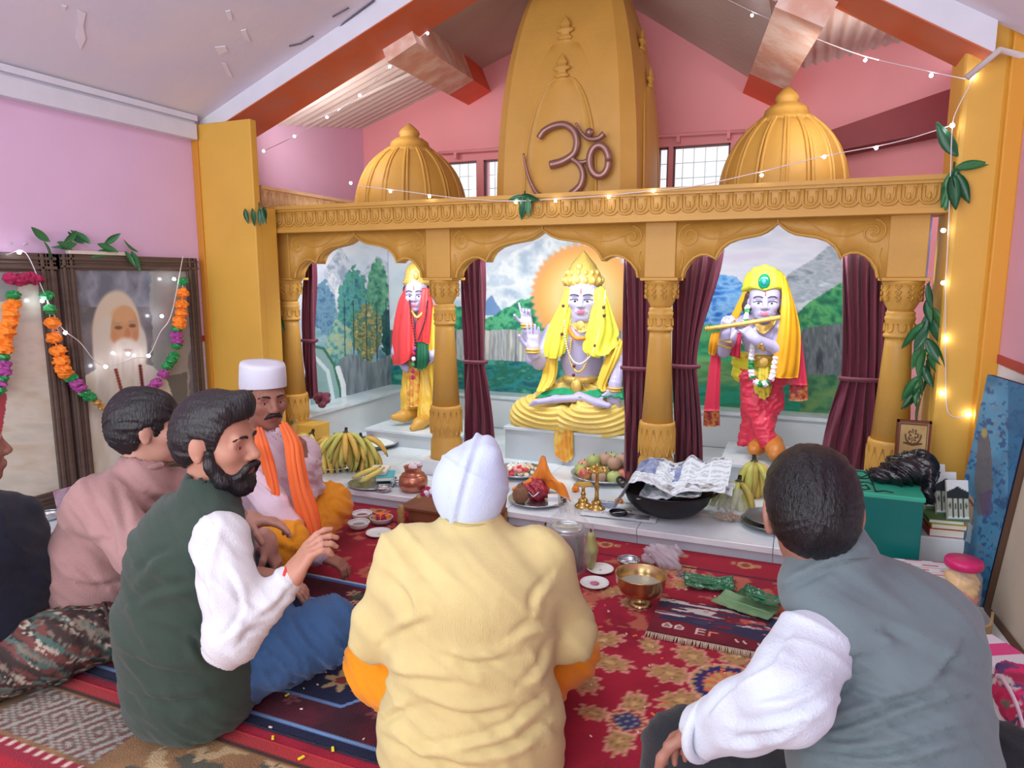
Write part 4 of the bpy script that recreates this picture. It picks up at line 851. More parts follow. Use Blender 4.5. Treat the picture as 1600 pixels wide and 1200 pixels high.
def eyes(parent, c, R, s=1., iris=(48, 30, 24), white=(226, 220, 216), lid=False, wide=1.):
    c = np.asarray(c, float); T = lambda *p: c+R @ (np.array(p)*[1, wide, 1]*s)
    for y in (-1, 1):
        e = ob('eye', sphere(T(.0706, y*.032, -.0015), .0138*s, 10, 14, R), mat('eye_white', white, .25), parent)
        ob('iris', sphere(T(.0768, y*.032, -.0022), (.0082*s, .0086*s, .0088*s), 8, 12, R), mat('iris_%d_%d' % (iris[0], iris[1]), iris, .2), e)
        ob('eyebrow', tube(spline([T(.0925, y*.012, .0215), T(.0945, y*.024, .0265), T(.0885, y*.042, .027), T(.077, y*.056, .019)], 14), np.interp(np.linspace(0, 1, 14), [0, .3, 1], [.0035, .0045, .002])*s, 6), mat('eyebrow_hair', (34, 29, 30), .7), parent)
def hand(S, W, X, Pm, thumb, s=1., curl=(.3, .35, .4, .5), spread=.10, tc=.3, col=0):
    """W wrist, X finger direction, Pm direction the palm faces, thumb = +1/-1 side"""
    W = np.asarray(W, float); X = unit(X); Pm = unit(np.asarray(Pm, float)-X*np.dot(Pm, X)); Yd = np.cross(X, Pm)*thumb
    Rm = np.stack([X, Yd, Pm], 1); T = lambda a, b, c: W+s*(a*X+b*Yd+c*Pm)
    S.bx(T(.046, 0, 0), np.array([.044, .036, .0125])*s, Rm, .012*s, col=col, k=.012*s); S.cap(T(-.03, 0, 0), T(.02, 0, 0), .024*s, .024*s, k=.02*s, wide=Yd, f=1.25, col=col)
    S.ell(T(.03, .024, .008), np.array([.03, .017, .013])*s, Rm, col=col, k=.01*s)
    for i, (y, L) in enumerate(((.029, .068), (.0098, .076), (-.0095, .07), (-.028, .056))):
        p = T(.084, y, 0); a = 0; d0 = unit(X+Yd*(y/.029)*spread); r = .0088*s
        for j, fr_ in enumerate((.44, .31, .25)):
            a += curl[i]*(.8 if j == 0 else 1.0); d = d0*math.cos(a)+Pm*math.sin(a); q = p+d*L*fr_*s; S.cap(p, q, r, r*.93, col=col, k=.005*s); p = q; r *= .93
    p = T(.018, .03, .006)
    for L, b, c_ in ((.036, .75, .25), (.032, .45, .25+tc), (.026, .2, .3+1.4*tc)):
        d = unit(X*.75+Yd*b+Pm*c_); q = p+d*L*s; S.cap(p, q, .0115*s, .0098*s, col=col, k=.008*s); p = q
def wrinkle(amp, fx, fy, fz, seed=0, ridge=True, mask=None):
    def f(V, N):
        a = V[:, 0]*fx[0]+V[:, 1]*fx[1]+V[:, 2]*fx[2]; b = V[:, 0]*fy[0]+V[:, 1]*fy[1]+V[:, 2]*fy[2]; n = fbm(a+fz*fbm(b, a*.5, seed+5), b, seed, 3)
        n = (1-np.abs(np.clip((n-.5)*2.6, -1, 1)))**1.8-.4 if ridge else (n-.5)*2; n = n*(1 if mask is None else mask(V)); return N*(amp*n)[:, None]
    return f
def folds(lines, amp=.012, w=7., base=None):
    """cloth folds: raised ridges with a hollow beside them, laid along seams seen on the garment"""
    def f(V, N):
        O = np.zeros_like(V) if base is None else base(V, N); x, y = pix_of(V); vis = np.clip(((CC-V)/np.linalg.norm(CC-V, axis=1)[:, None]*N).sum(1)*2, 0, 1); D = np.zeros(len(V))
        for ln in lines:
            pts = spline([(a, b, 0) for a, b in ln], 14)[:, :2]; best = np.full(len(V), 1e9); side = np.zeros(len(V)); tt = np.zeros(len(V))
            for i in range(13):
                u = pts[i+1]-pts[i]; t = np.clip(((x-pts[i][0])*u[0]+(y-pts[i][1])*u[1])/(u @ u), 0, 1); dx, dy = x-pts[i][0]-t*u[0], y-pts[i][1]-t*u[1]; d = np.hypot(dx, dy); m = d < best
                best[m] = d[m]; side[m] = np.sign(u[0]*dy-u[1]*dx)[m]; tt[m] = ((i+t)/13)[m]
            sd = best*side; D += np.sin(np.clip(tt, .03, .97)*PI)**.5*(np.exp(-((sd+w*.8)/w)**2)-1.1*np.exp(-((sd-w*.5)/(w*.7))**2))
        return O+N*(amp*D*vis)[:, None]
    return f
def drape(rows, nu=30, nv=24, pleat=0., n=6, t=.005, ph=0.):
    R_ = [spline(r, nv) for r in rows]; A = np.array(R_); B = np.stack([spline(A[:, j], nu) for j in range(nv)], 1)
    if pleat:
        du = np.gradient(B, axis=0); dv = np.gradient(B, axis=1); N = np.cross(du, dv); N /= np.linalg.norm(N, axis=2, keepdims=True)+1e-9
        B = B + N*(pleat*np.sin(np.linspace(0, n*2*PI, nv)+ph)[None, :, None]*np.linspace(.5, 1, nu)[:, None, None])
    return sheet(B, t)
M_vcol = mat('painted_figure', attr=True, rough=.35, coat=.2)
M_gold = mat('gold_paint', (222, 182, 96), .35, metal=.35, var=.12, vscale=40, bump=.25, bscale=120)
M_skinst = (184, 176, 212)
def beads(pts, r, n, m, parent, name='bead_string', mats=None):
    P = spline(pts, n); ob(name, join(*[sphere(q_, r*(1.7 if (mats and i % 6 == 3) else 1), 5, 7) for i, q_ in enumerate(P)]), m, parent)
def ringt(c, ax, r, t, m, parent, name, flat=1.):
    ax = unit(ax); a_ = unit(np.cross(ax, (0, 0, 1) if abs(ax[2]) < .9 else (1, 0, 0))); b_ = np.cross(ax, a_); th = np.linspace(0, 2*PI, 25)
    ob(name, tube([np.asarray(c)+r*(math.cos(q_)*a_+math.sin(q_)*b_*flat) for q_ in th], t, 8), m, parent)
def face_paint(S, c, R, s, lid=True): pass
def statue_face(parent, c, R, s, wide=1.):
    """painted eyes, brows and forehead mark as small raised shapes"""
    T = lambda *p: np.asarray(c)+R @ (np.array(p)*[1, wide, 1]*s); M_k = mat('statue_eye_line', (52, 40, 56), .4); M_w = mat('statue_eye_white', (236, 236, 242), .3)
    for y in (-1, 1):
        e = ob('eye', sphere(T(.076, y*.032, -.004), np.array([.013, .022, .0085])*s, 8, 12, R), M_w, parent)
        ob('iris', sphere(T(.0865, y*.031, -.007), np.array([.004, .0075, .0065])*s, 6, 10, R), M_k, e)
        ob('lid_line', tube(spline([T(.088, y*.010, -.004), T(.092, y*.022, .004), T(.088, y*.040, .004), T(.076, y*.056, -.003)], 14), .0026*s, 6), M_k, e)
        ob('eyebrow', tube(spline([T(.0945, y*.010, .023), T(.097, y*.024, .031), T(.092, y*.042, .030), T(.079, y*.056, .021)], 14), .0032*s, 6), M_k, parent)
    ob('forehead_mark', tube([T(.096, 0, .036), T(.094, 0, .052), T(.088, 0, .066)], [.0035*s, .003*s, .002*s], 6), mat('red_mark', (196, 60, 60), .5), parent)
PALS = [M_skinst, (196, 110, 140), (60, 44, 52), (226, 186, 96), (70, 56, 74), (240, 238, 244), (200, 60, 60)]

# ================================================================== seated statue in the middle
st = thing('seated_statue', 'seated pale blue statue with golden crown and yellow shawls in the middle arch', 'statue', (-1.2, 4.15, .285))
Q = lambda x, y, Y=4.12: onY(x, y, Y)
fdir = unit(CC-np.array([-1.2, 4.1, 1.2])) * [1, 1, 0]; fdir = unit(fdir*.6+np.array([0, -1, 0])*.4); hc = Q(911, 464, 4.10); R = basis(unit(fdir+np.array([0, 0, -.16]))); S = Soft(.0048, .02)
hs = 1.12
head(S, hc, R, hs, brow=None, wide=1.08); statue_face(st, hc, R, hs, 1.08); face_paint(S, hc, R, hs)
S.chain([Q(911, 500, 4.14), Q(910, 530, 4.16), Q(909, 560, 4.17), Q(908, 600, 4.17)], [.09, .105, .09, .085], wide=(1, 0, 0), f=1.35, k=.05)
S.cap(Q(880, 516, 4.16), Q(942, 516, 4.16), .06, k=.05)
S.chain([Q(866, 520, 4.16), Q(843, 566, 4.08), Q(832, 545, 3.98)], [.056, .045, .034], k=.02); hand(S, Q(833, 548, 3.98), (0, 0, 1), (0.2, -1, .1), -1, 1.05, (.05, .05, .08, .12), tc=.1)
S.chain([Q(864, 516, 4.2), Q(832, 560, 4.2), Q(824, 515, 4.12)], [.05, .042, .032], k=.02); hand(S, Q(824, 508, 4.11), (-.15, 0, 1), (0.3, -1, 0), -1, .95, (.05, .9, 1.1, 1.2), tc=.6)
S.chain([Q(950, 520, 4.16), Q(966, 560, 4.10), Q(961, 606, 4.0)], [.056, .047, .036], k=.02); hand(S, Q(960, 608, 3.99), (-.05, -.1, -1), (0.1, -1, .1), 1, 1.08, (.08, .06, .06, .1), tc=.1)
# bare feet on the folded legs
S.chain([Q(905, 622, 3.98), Q(868, 624, 3.93), Q(842, 628, 3.90)], [.03, .03, .024], k=.02, wide=(0, 0, 1), f=.8); S.chain([Q(905, 618, 4.0), Q(935, 630, 3.92), Q(950, 634, 3.9)], [.03, .03, .022], k=.02, wide=(0, 0, 1), f=.8)
for i in range(5): S.cap(Q(843-1.5*i, 626+1.4*i, 3.895), Q(834-1.5*i, 627+1.6*i, 3.89), .0085, k=.004)
ob('body', S.build(PALS, 1), M_vcol, st)
def legs(parent, kl, kr, hipL, hipR, ankL, ankR, cols, name, rr=(.095, .085, .06)):
    S = Soft(.007, .03); S.chain([hipL, kl], [rr[0]*1.1, rr[1]], k=.05); S.chain([hipR, kr], [rr[0]*1.1, rr[1]], k=.05); S.chain([kl, ankL], [rr[1], rr[2]], k=.03); S.chain([kr, ankR], [rr[1], rr[2]], k=.03)
    S.cap(hipL, hipR, rr[0]*1.2, k=.05); return S
S = legs(st, Q(826, 650, 4.02), Q(958, 662, 4.0), Q(885, 625, 4.18), Q(930, 625, 4.18), Q(884, 656, 3.93), Q(905, 652, 3.93), None, 'd', rr=(.115, .11, .08))
def swirl(V, N):
    c = np.array([Q(880, 640, 3.95)[0], Q(880, 640, 3.95)[2]]); l = V[:, 0] < c[0]; cxl = np.where(l, Q(856, 610, 3.95)[0], Q(925, 600, 3.95)[0]); czl = Q(880, 590, 3.95)[2]; r_ = np.hypot(V[:, 0]-cxl, (V[:, 2]-czl)*1.3); return N*(.008*np.sin(r_*160))[:, None]
S.k = .02; S.ell(Q(846, 646, 4.03), (.175, .13, .115), k=.02); S.ell(Q(930, 652, 4.02), (.185, .14, .135), k=.02); V, F = S.build(None, 1, swirl); ob('dhoti', (V, F), mat('yellow_dhoti', (230, 200, 104), .4, var=.06, coat=.2), st)
ob('hanging_pleats', drape([[Q(868, 664, 3.9), Q(882, 660, 3.885), Q(896, 664, 3.9)], [Q(866, 690, 3.888), Q(880, 690, 3.875), Q(895, 690, 3.888)], [Q(868, 712, 3.888), Q(884, 722, 3.876), Q(896, 714, 3.888)]], 20, 22, .008, 4), mat('orange_gold_cloth', (232, 160, 60), .45, col2=(240, 206, 96), vscale=18), st)
ob('waist_cloth', drape([[Q(850, 612, 4.0), Q(880, 606, 4.05), Q(910, 612, 4.02), Q(945, 606, 4.05), Q(972, 604, 4.0)], [Q(836, 622, 3.96), Q(876, 618, 3.96), Q(910, 622, 3.95), Q(948, 620, 3.95), Q(974, 622, 3.95)]], 8, 40, .006, 9), mat('green_cloth', (24, 150, 100), .5), st)
cr = ob('crown', lathe([(0, .112), (.02, .118), (.045, .115), (.06, .108), (.085, .098), (.115, .08), (.13, .074), (.15, .056), (.17, .04), (.19, .024), (.205, .012), (.215, .004)], 28, Q(911, 447, 4.13), mod=lambda a, z: 1+.05*np.cos(a*14)), M_gold, st)
c0 = Q(911, 447, 4.13)
for k in range(9):
    a = -PI/2+(k-4)*.42; ob('crown_boss', sphere(c0+[.115*math.cos(a), .115*math.sin(a), .035], (.018, .018, .024), 6, 8), M_gold, cr)
    if 0 < k < 8: ob('crown_boss', sphere(c0+[.1*math.cos(a), .1*math.sin(a), .08], (.015, .015, .02), 6, 8), M_gold, cr)
ob('crown_jewel', sphere(c0+[.0, -.085, .115], (.02, .02, .026), 8, 10), M_gold, cr)
for s_ in (-1, 1): ob('earring', sphere(hc+R @ np.array([-.005, s_*.086, -.055]), (.016, .016, .026), 8, 10), M_gold, st)
hr = Soft(.007, .02); hr.chain([hc+R @ np.array([-.05, -.07, .03]), hc+R @ np.array([-.06, -.085, -.08])], [.03, .02]); hr.chain([hc+R @ np.array([-.05, .07, .03]), hc+R @ np.array([-.06, .085, -.08])], [.03, .02]); hr.ell(hc+R @ np.array([-.05, 0, .03]), (.09, .09, .09)); ob('hair', hr.build(), mat('statue_hair', (40, 34, 44), .5), st)
M_shy = mat('yellow_green_shawl', (232, 226, 70), .5, var=.06, vscale=14)
ob('shawl', drape([[Q(884, 452, 4.06), Q(890, 450, 4.04), Q(897, 452, 4.06)], [Q(876, 475, 4.08), Q(886, 475, 4.03), Q(896, 480, 4.06)], [Q(858, 510, 4.1), Q(876, 512, 4.02), Q(890, 515, 4.05)], [Q(850, 540, 4.08), Q(868, 548, 4.0), Q(884, 548, 4.06)], [Q(850, 556, 4.08), Q(866, 560, 4.0), Q(880, 553, 4.06)]], 34, 26, .008, 4), M_shy, st)
ob('shawl', drape([[Q(930, 452, 4.06), Q(938, 448, 4.04), Q(945, 450, 4.08)], [Q(926, 480, 4.05), Q(942, 478, 4.02), Q(954, 485, 4.1)], [Q(918, 515, 4.04), Q(940, 515, 4.0), Q(966, 520, 4.1)], [Q(912, 545, 4.04), Q(932, 552, 3.99), Q(964, 530, 4.06)], [Q(928, 556, 4.03), Q(945, 556, 3.99), Q(966, 538, 4.05)]], 34, 26, .008, 4, ph=1), M_shy, st)
M_yel = mat('statue_yellow_sash', (236, 194, 64), .45, var=.08, vscale=20)
ob('sash', drape([[Q(850, 552, 4.1), Q(862, 552, 4.04), Q(872, 552, 4.08)], [Q(848, 585, 4.08), Q(860, 590, 4.02), Q(870, 585, 4.06)], [Q(838, 612, 4.0), Q(848, 612, 3.96), Q(862, 602, 4.0)]], 24, 16, .006, 3), M_yel, st)
ob('sash', drape([[Q(962, 528, 4.1), Q(970, 530, 4.08), Q(975, 535, 4.1)], [Q(946, 560, 4.04), Q(958, 562, 4.01), Q(968, 560, 4.05)], [Q(934, 595, 4.02), Q(942, 602, 3.98), Q(950, 592, 4.02)], [Q(936, 606, 4.0), Q(942, 612, 3.97), Q(950, 608, 4.0)]], 26, 16, .008, 3), M_yel, st)
ringt(Q(909, 590, 4.16), (0, 0, 1), .125, .022, M_gold, st, 'belt', .78)
ob('belt_buckle', sphere(Q(900, 604, 4.02), (.034, .02, .045), 10, 12), M_gold, st)
ob('necklace', drape([[Q(890, 497, 4.08), Q(910, 505, 4.03), Q(930, 497, 4.08)], [Q(892, 508, 4.06), Q(909, 520, 4.02), Q(926, 508, 4.06)]], 6, 16, .003, 6), M_gold, st)
ob('necklace_pendant', sphere(Q(907, 510, 4.03), (.03, .012, .035), 8, 10), M_gold, st)
ob('orange_collar', tube(spline([Q(886, 495, 4.07), Q(890, 515, 4.05), Q(900, 528, 4.03), Q(915, 528, 4.03)], 20), .012, 8), mat('orange_garland', (240, 140, 40), .7, var=.2, vscale=60), st)
M_bw = mat('white_beads', (232, 226, 214), .4); M_bd = mat('dark_beads', (92, 30, 40), .4)
beads([Q(884, 470, 4.05), Q(882, 500, 4.02), Q(884, 535, 4.0), Q(894, 562, 4.0), Q(908, 568, 4.0), Q(925, 552, 4.0), Q(936, 520, 4.0), Q(944, 480, 4.03), Q(946, 455, 4.06)], .006, 70, M_bw, st)
for x_, y_ in ((880, 478), (878, 522), (943, 480), (944, 493), (930, 540), (897, 572), (896, 586)): ob('dark_bead', sphere(Q(x_, y_, 4.0), .011, 6, 8), M_bd, st)
beads([Q(893, 530, 4.03), Q(890, 560, 4.02), Q(900, 580, 4.0), Q(912, 575, 4.0), Q(922, 545, 4.02)], .007, 40, M_gold, st)
for (x_, y_, Y_, r_) in ((832, 546, 3.98, .038), (824, 507, 4.11, .036), (961, 606, 4.0, .04), (962, 545, 4.12, .055)): ringt(Q(x_, y_, Y_), (0, 0, 1), r_, .009, M_gold, st, 'bangle'); ringt(Q(x_, y_+4, Y_), (0, 0, 1), r_, .007, M_gold, st, 'bangle')

# ================================================================== standing statue with a flute (right)
st = thing('flute_statue', 'standing pale blue statue playing a flute in a yellow turban and red dhoti', 'statue', (-.12, 4.15, .185))
Q = lambda x, y, Y=4.15: onY(x, y, Y)
hc = Q(1195, 470, 4.12); R = basis(unit(unit((CC-hc)*[1, 1, 0])*.5+np.array([.05, -.5, -.05]))); S = Soft(.0045, .02); hs = .99
head(S, hc, R, hs, brow=None, wide=1.12); statue_face(st, hc, R, hs, 1.12); face_paint(S, hc, R, hs)
S.chain([Q(1194, 505, 4.16), Q(1192, 525, 4.17), Q(1190, 552, 4.17)], [.072, .078, .066], wide=(1, 0, 0), f=1.35, k=.04); S.cap(Q(1164, 505, 4.17), Q(1222, 505, 4.17), .042, k=.04)
S.chain([Q(1158, 505, 4.16), Q(1130, 548, 4.06), Q(1133, 520, 3.97)], [.042, .036, .028], k=.02); hand(S, Q(1134, 521, 3.965), (.1, -.2, 1), (.5, .6, .3), 1, .8, (.9, .8, .8, .9), tc=.3)
S.chain([Q(1225, 508, 4.15), Q(1214, 545, 4.05), Q(1180, 530, 3.97)], [.042, .036, .028], k=.02); hand(S, Q(1178, 528, 3.965), (-.75, -.1, .75), (.1, .6, -.4), -1, .85, (.5, .5, .5, .5), tc=.3)
ob('body', S.build(PALS, 1), M_vcol, st)
fl = ob('flute', tube([Q(1102, 514, 3.94), Q(1160, 506, 3.945), Q(1218, 496, 4.03)], .013, 10), M_gold, st)
for t_ in (.03, .3, .42, .9): q = Q(1102, 514, 3.94)*(1-t_)+Q(1216, 497, 4.02)*t_; ringt(q, Q(1216, 497, 4.02)-Q(1102, 514, 3.94), .014, .005, M_gold, fl, 'flute_ring')
tb = Soft(.006, .012)
for i in range(5): a = i/4; tb.chain([Q(1162+9*a, 452-22*a, 4.13), Q(1176+4*a, 446-24*a, 4.06+.03*a), Q(1195, 450-32*a, 4.03+.05*a), Q(1212-4*a, 446-24*a, 4.06+.03*a), Q(1227-9*a, 452-22*a, 4.13)], [.014, .016, .017, .016, .014], k=.006)
tb.ell(Q(1195, 441, 4.15), (.115, .1, .085)); ob('turban', tb.build(), mat('lime_turban', (206, 206, 60), .5, var=.1, vscale=20), st)
tm_ = ob('turban_jewel', sphere(Q(1194, 440, 4.02), (.032, .018, .042), 10, 14), mat('green_jewel', (14, 140, 100), .2, coat=.5), st); ob('jewel_centre', sphere(Q(1194, 440, 4.005), (.014, .012, .02), 8, 10), mat('blue_jewel', (70, 150, 190), .2), tm_)
hr = Soft(.007, .02)
for s_ in (-1, 1): hr.chain([hc+R @ np.array([-.01, s_*.085, .03]), hc+R @ np.array([-.03, s_*.095, -.03]), hc+R @ np.array([-.02, s_*.092, -.07])], [.022, .026, .018])
hr.ell(hc+R @ np.array([-.04, 0, .01]), (.085, .085, .09)); ob('hair', hr.build(), mat('statue_brown_hair', (70, 50, 48), .6), st)
M_osh = mat('amber_veil', (240, 166, 20), .5, var=.06); M_rsh = mat('crimson_scarf', (222, 52, 82), .5, var=.06); M_rend = mat('maroon_scarf_end', (140, 30, 44), .5, col2=(190, 120, 60), vscale=40)
ob('veil', drape([[Q(1221, 428, 4.10), Q(1226, 432, 4.12), Q(1228, 440, 4.14)], [Q(1222, 470, 4.05), Q(1234, 470, 4.04), Q(1240, 472, 4.1)], [Q(1216, 520, 4.03), Q(1234, 520, 4.01), Q(1250, 515, 4.08)], [Q(1206, 570, 4.02), Q(1228, 575, 4.0), Q(1250, 560, 4.06)], [Q(1202, 588, 4.02), Q(1222, 591, 4.0), Q(1247, 590, 4.06)]], 40, 26, .006, 3), M_osh, st)
ob('veil', drape([[Q(1166, 446, 4.12), Q(1170, 450, 4.11)], [Q(1152, 475, 4.14), Q(1160, 482, 4.13)], [Q(1140, 498, 4.15), Q(1148, 506, 4.14)]], 20, 8, .002, 2), M_osh, st)
ob('veil', drape([[Q(1112, 520, 4.03), Q(1124, 518, 4.02)], [Q(1108, 538, 4.03), Q(1122, 538, 4.02)], [Q(1108, 552, 4.04), Q(1116, 556, 4.03)]], 14, 10, .005, 2), M_osh, st)
def scarf(p0, p1, w0, w1, Y):
    rows = [[Q(p0[0]-w0, p0[1], Y), Q(p0[0], p0[1], Y-.012), Q(p0[0]+w0, p0[1], Y)], [Q((p0[0]+p1[0])/2-(w0+w1)/2, (p0[1]+p1[1])/2, Y), Q((p0[0]+p1[0])/2, (p0[1]+p1[1])/2, Y-.012), Q((p0[0]+p1[0])/2+(w0+w1)/2, (p0[1]+p1[1])/2, Y)], [Q(p1[0]-w1, p1[1], Y), Q(p1[0], p1[1], Y-.01), Q(p1[0]+w1, p1[1], Y)]]
    s_ = ob('scarf', drape(rows, 24, 14, .004, 2), M_rsh, st)
    ob('scarf_end', drape([[Q(p1[0]-w1, p1[1], Y), Q(p1[0], p1[1], Y-.01), Q(p1[0]+w1, p1[1], Y)], [Q(p1[0]-w1-1, p1[1]+24, Y), Q(p1[0], p1[1]+25, Y-.01), Q(p1[0]+w1+1, p1[1]+23, Y)]], 8, 14, .003, 2), M_rend, s_)
scarf((1120, 540), (1112, 642), 7, 12, 4.06); scarf((1242, 505), (1248, 602), 7, 14, 4.1)
ob('red_bodice', drape([[Q(1150, 520, 4.1), Q(1158, 520, 4.06)], [Q(1140, 555, 4.1), Q(1156, 560, 4.05)]], 14, 10, .005, 2), M_rsh, st)
S = Soft(.006, .03); S.chain([Q(1178, 570, 4.16), Q(1182, 630, 4.12), Q(1200, 690, 4.04)], [.07, .062, .042], wide=(1, 0, 0), f=1.15); S.chain([Q(1204, 570, 4.16), Q(1202, 630, 4.14), Q(1182, 688, 4.14)], [.07, .062, .045], wide=(1, 0, 0), f=1.15); S.chain([Q(1165, 600, 4.18), Q(1168, 660, 4.18), Q(1160, 692, 4.16)], [.03, .03, .026]); S.chain([Q(1172, 585, 4.15), Q(1212, 585, 4.15)], [.07, .07])
ob('dhoti', S.build(None, 1, wrinkle(.014, (10, 0, 14), (16, 4, -22), 1.2, 3)), mat('red_dhoti', (218, 50, 78), .45, var=.07, coat=.15), st)
S = Soft(.006, .02); S.chain([Q(1160, 566, 4.15), Q(1190, 572, 4.12), Q(1220, 568, 4.15)], [.058, .062, .058]); S.chain([Q(1158, 584, 4.15), Q(1190, 586, 4.13), Q(1222, 582, 4.15)], [.05, .055, .05])
ob('waist_wrap', S.build(None, 1, wrinkle(.010, (6, 0, 40), (4, 0, 8), .8, 5)), mat('lime_wrap', (224, 214, 50), .45), st)
ringt(Q(1191, 556, 4.16), (0, 0, 1), .105, .016, M_gold, st, 'belt', .85); ob('belt_buckle', sphere(Q(1192, 566, 4.03), (.03, .016, .03), 10, 12), M_gold, st)
ob('apron', drape([[Q(1178, 572, 4.05), Q(1191, 574, 4.03), Q(1204, 572, 4.05)], [Q(1178, 600, 4.03), Q(1191, 602, 4.01), Q(1206, 600, 4.03)], [Q(1180, 612, 4.04), Q(1193, 624, 4.02), Q(1204, 614, 4.04)]], 20, 18, .007, 4), mat('striped_apron', (222, 196, 60), .5, col2=(120, 130, 50), vscale=30), st)
P = spline([Q(1178, 530, 4.0), Q(1174, 560, 4.0), Q(1176, 590, 4.0), Q(1190, 600, 3.985), Q(1205, 592, 4.0), Q(1212, 560, 4.02)], 26)
for i, q_ in enumerate(P): flower(st, q_, .017, 'wwgmwwgg'[i % 8] if 3 < i < 22 else 'w')
P = spline([Q(1168, 480, 4.06), Q(1166, 500, 4.03), Q(1170, 515, 4.0)], 8)
for i, q_ in enumerate(P): flower(st, q_, .015, 'wgw'[i % 3])
ob('necklace', drape([[Q(1176, 497, 4.09), Q(1194, 508, 4.05), Q(1214, 497, 4.09)], [Q(1178, 508, 4.07), Q(1192, 522, 4.04), Q(1210, 508, 4.07)]], 6, 16, .003, 6), M_gold, st)
for (x_, y_, Y_, r_) in ((1132, 540, 4.03, .036), (1133, 532, 4.0, .033), (1184, 534, 3.99, .034), (1190, 538, 4.0, .035)): ringt(Q(x_, y_, Y_), (.3, 0, 1) if x_ < 1150 else (1, 0, .3), r_, .009, M_gold, st, 'bangle')
for s_ in (-1, 1): ob('earring', sphere(hc+R @ np.array([-.0, s_*.088, -.05]), (.014, .014, .022), 8, 10), M_gold, st)
M_shoe = mat('tan_sandal', (196, 120, 48), .4, var=.15, vscale=20)
S = Soft(.006, .02); S.chain([Q(1208, 692, 4.05), Q(1212, 704, 3.99), Q(1210, 712, 3.94)], [.05, .045, .03], wide=(1, 0, 0), f=1.1); ob('foot', S.build(), M_shoe, st)
S = Soft(.006, .02); S.chain([Q(1192, 690, 4.12), Q(1182, 700, 4.06), Q(1178, 704, 4.02)], [.045, .04, .03], wide=(1, 0, 0), f=1.1); ob('foot', S.build(), M_shoe, st)

# ================================================================== standing statue with a red shawl (left)
st = thing('red_shawl_statue', 'standing statue in a red shawl and gold dhoti behind the second column', 'statue', (-2.35, 4.2, .185))
Q = lambda x, y, Y=4.2: onY(x, y, Y)
hc = Q(651, 459, 4.16); R = basis(unit(unit((CC-hc)*[1, 1, 0])*.75+np.array([-.05, -.3, -.1]))); S = Soft(.005, .02); hs = 1.0
head(S, hc, R, hs, brow=None); statue_face(st, hc, R, hs); face_paint(S, hc, R, hs)
S.chain([Q(652, 495, 4.2), Q(655, 530, 4.2), Q(656, 570, 4.2)], [.075, .085, .075], wide=(1, 0, 0), f=1.3, k=.04); S.cap(Q(632, 500, 4.2), Q(680, 498, 4.2), .05, k=.04)
S.chain([Q(684, 500, 4.2), Q(692, 545, 4.15), Q(678, 555, 4.05)], [.045, .038, .028], k=.02); hand(S, Q(680, 555, 4.05), (-1, -.1, 0), (.1, 1, 0), 1, .85, (.9, .8, .8, .8), tc=.3)
S.chain([Q(626, 500, 4.2), Q(620, 550, 4.15), Q(634, 575, 4.08)], [.045, .036, .028], k=.02)
ob('body', S.build(PALS, 1), M_vcol, st)
cr = ob('crown', lathe([(0, .09), (.015, .094), (.04, .09), (.05, .084), (.09, .08), (.12, .07), (.145, .05), (.16, .03), (.17, .018), (.185, .012), (.19, .003)], 28, Q(652, 446, 4.19), mod=lambda a, z: 1+.03*np.cos(a*16)), M_gold, st)
ringt(Q(652, 441, 4.19), (0, 0, 1), .092, .01, M_gold, cr, 'crown_band'); ob('crown_jewel', sphere(Q(650, 430, 4.1), (.02, .014, .03), 8, 10), M_gold, cr)
hr = Soft(.007, .02)
for s_ in (-1, 1): hr.chain([hc+R @ np.array([-.02, s_*.075, .03]), hc+R @ np.array([-.03, s_*.085, -.08])], [.024, .02])
hr.ell(hc+R @ np.array([-.03, 0, .02]), (.085, .08, .085)); ob('hair', hr.build(), mat('statue_hair', (40, 34, 44), .5), st)
M_rs2 = mat('red_shawl_cloth', (232, 62, 66), .5, var=.06, vscale=12)
ob('shawl', drape([[Q(634, 448, 4.12), Q(640, 450, 4.09), Q(645, 462, 4.1)], [Q(622, 475, 4.16), Q(634, 478, 4.07), Q(646, 492, 4.08)], [Q(614, 520, 4.16), Q(630, 525, 4.04), Q(648, 530, 4.06)], [Q(613, 555, 4.14), Q(630, 556, 4.02), Q(648, 548, 4.05)], [Q(615, 571, 4.14), Q(630, 568, 4.02), Q(647, 554, 4.05)]], 40, 26, .006, 3), M_rs2, st)
ob('shawl', drape([[Q(660, 450, 4.1), Q(668, 450, 4.1), Q(672, 456, 4.13)], [Q(656, 478, 4.08), Q(668, 480, 4.06), Q(678, 482, 4.12)], [Q(650, 515, 4.06), Q(664, 518, 4.04), Q(676, 515, 4.1)], [Q(652, 534, 4.06), Q(664, 538, 4.04), Q(674, 534, 4.1)]], 34, 22, .006, 3), M_rs2, st)
ob('sash', drape([[Q(672, 478, 4.1), Q(680, 480, 4.1)], [Q(668, 520, 4.08), Q(680, 522, 4.08)], [Q(670, 560, 4.08), Q(682, 565, 4.08)], [Q(676, 620, 4.1), Q(684, 625, 4.1)]], 24, 10, .005, 2), M_yel, st)
ob('green_cloth_bundle', drape([[Q(648, 536, 4.03), Q(658, 534, 4.0), Q(668, 538, 4.03)], [Q(646, 556, 4.02), Q(658, 558, 3.99), Q(670, 556, 4.02)], [Q(648, 574, 4.04), Q(658, 578, 4.01), Q(668, 572, 4.04)]], 18, 18, .007, 4), mat('dark_green_cloth', (20, 100, 66), .5), st)
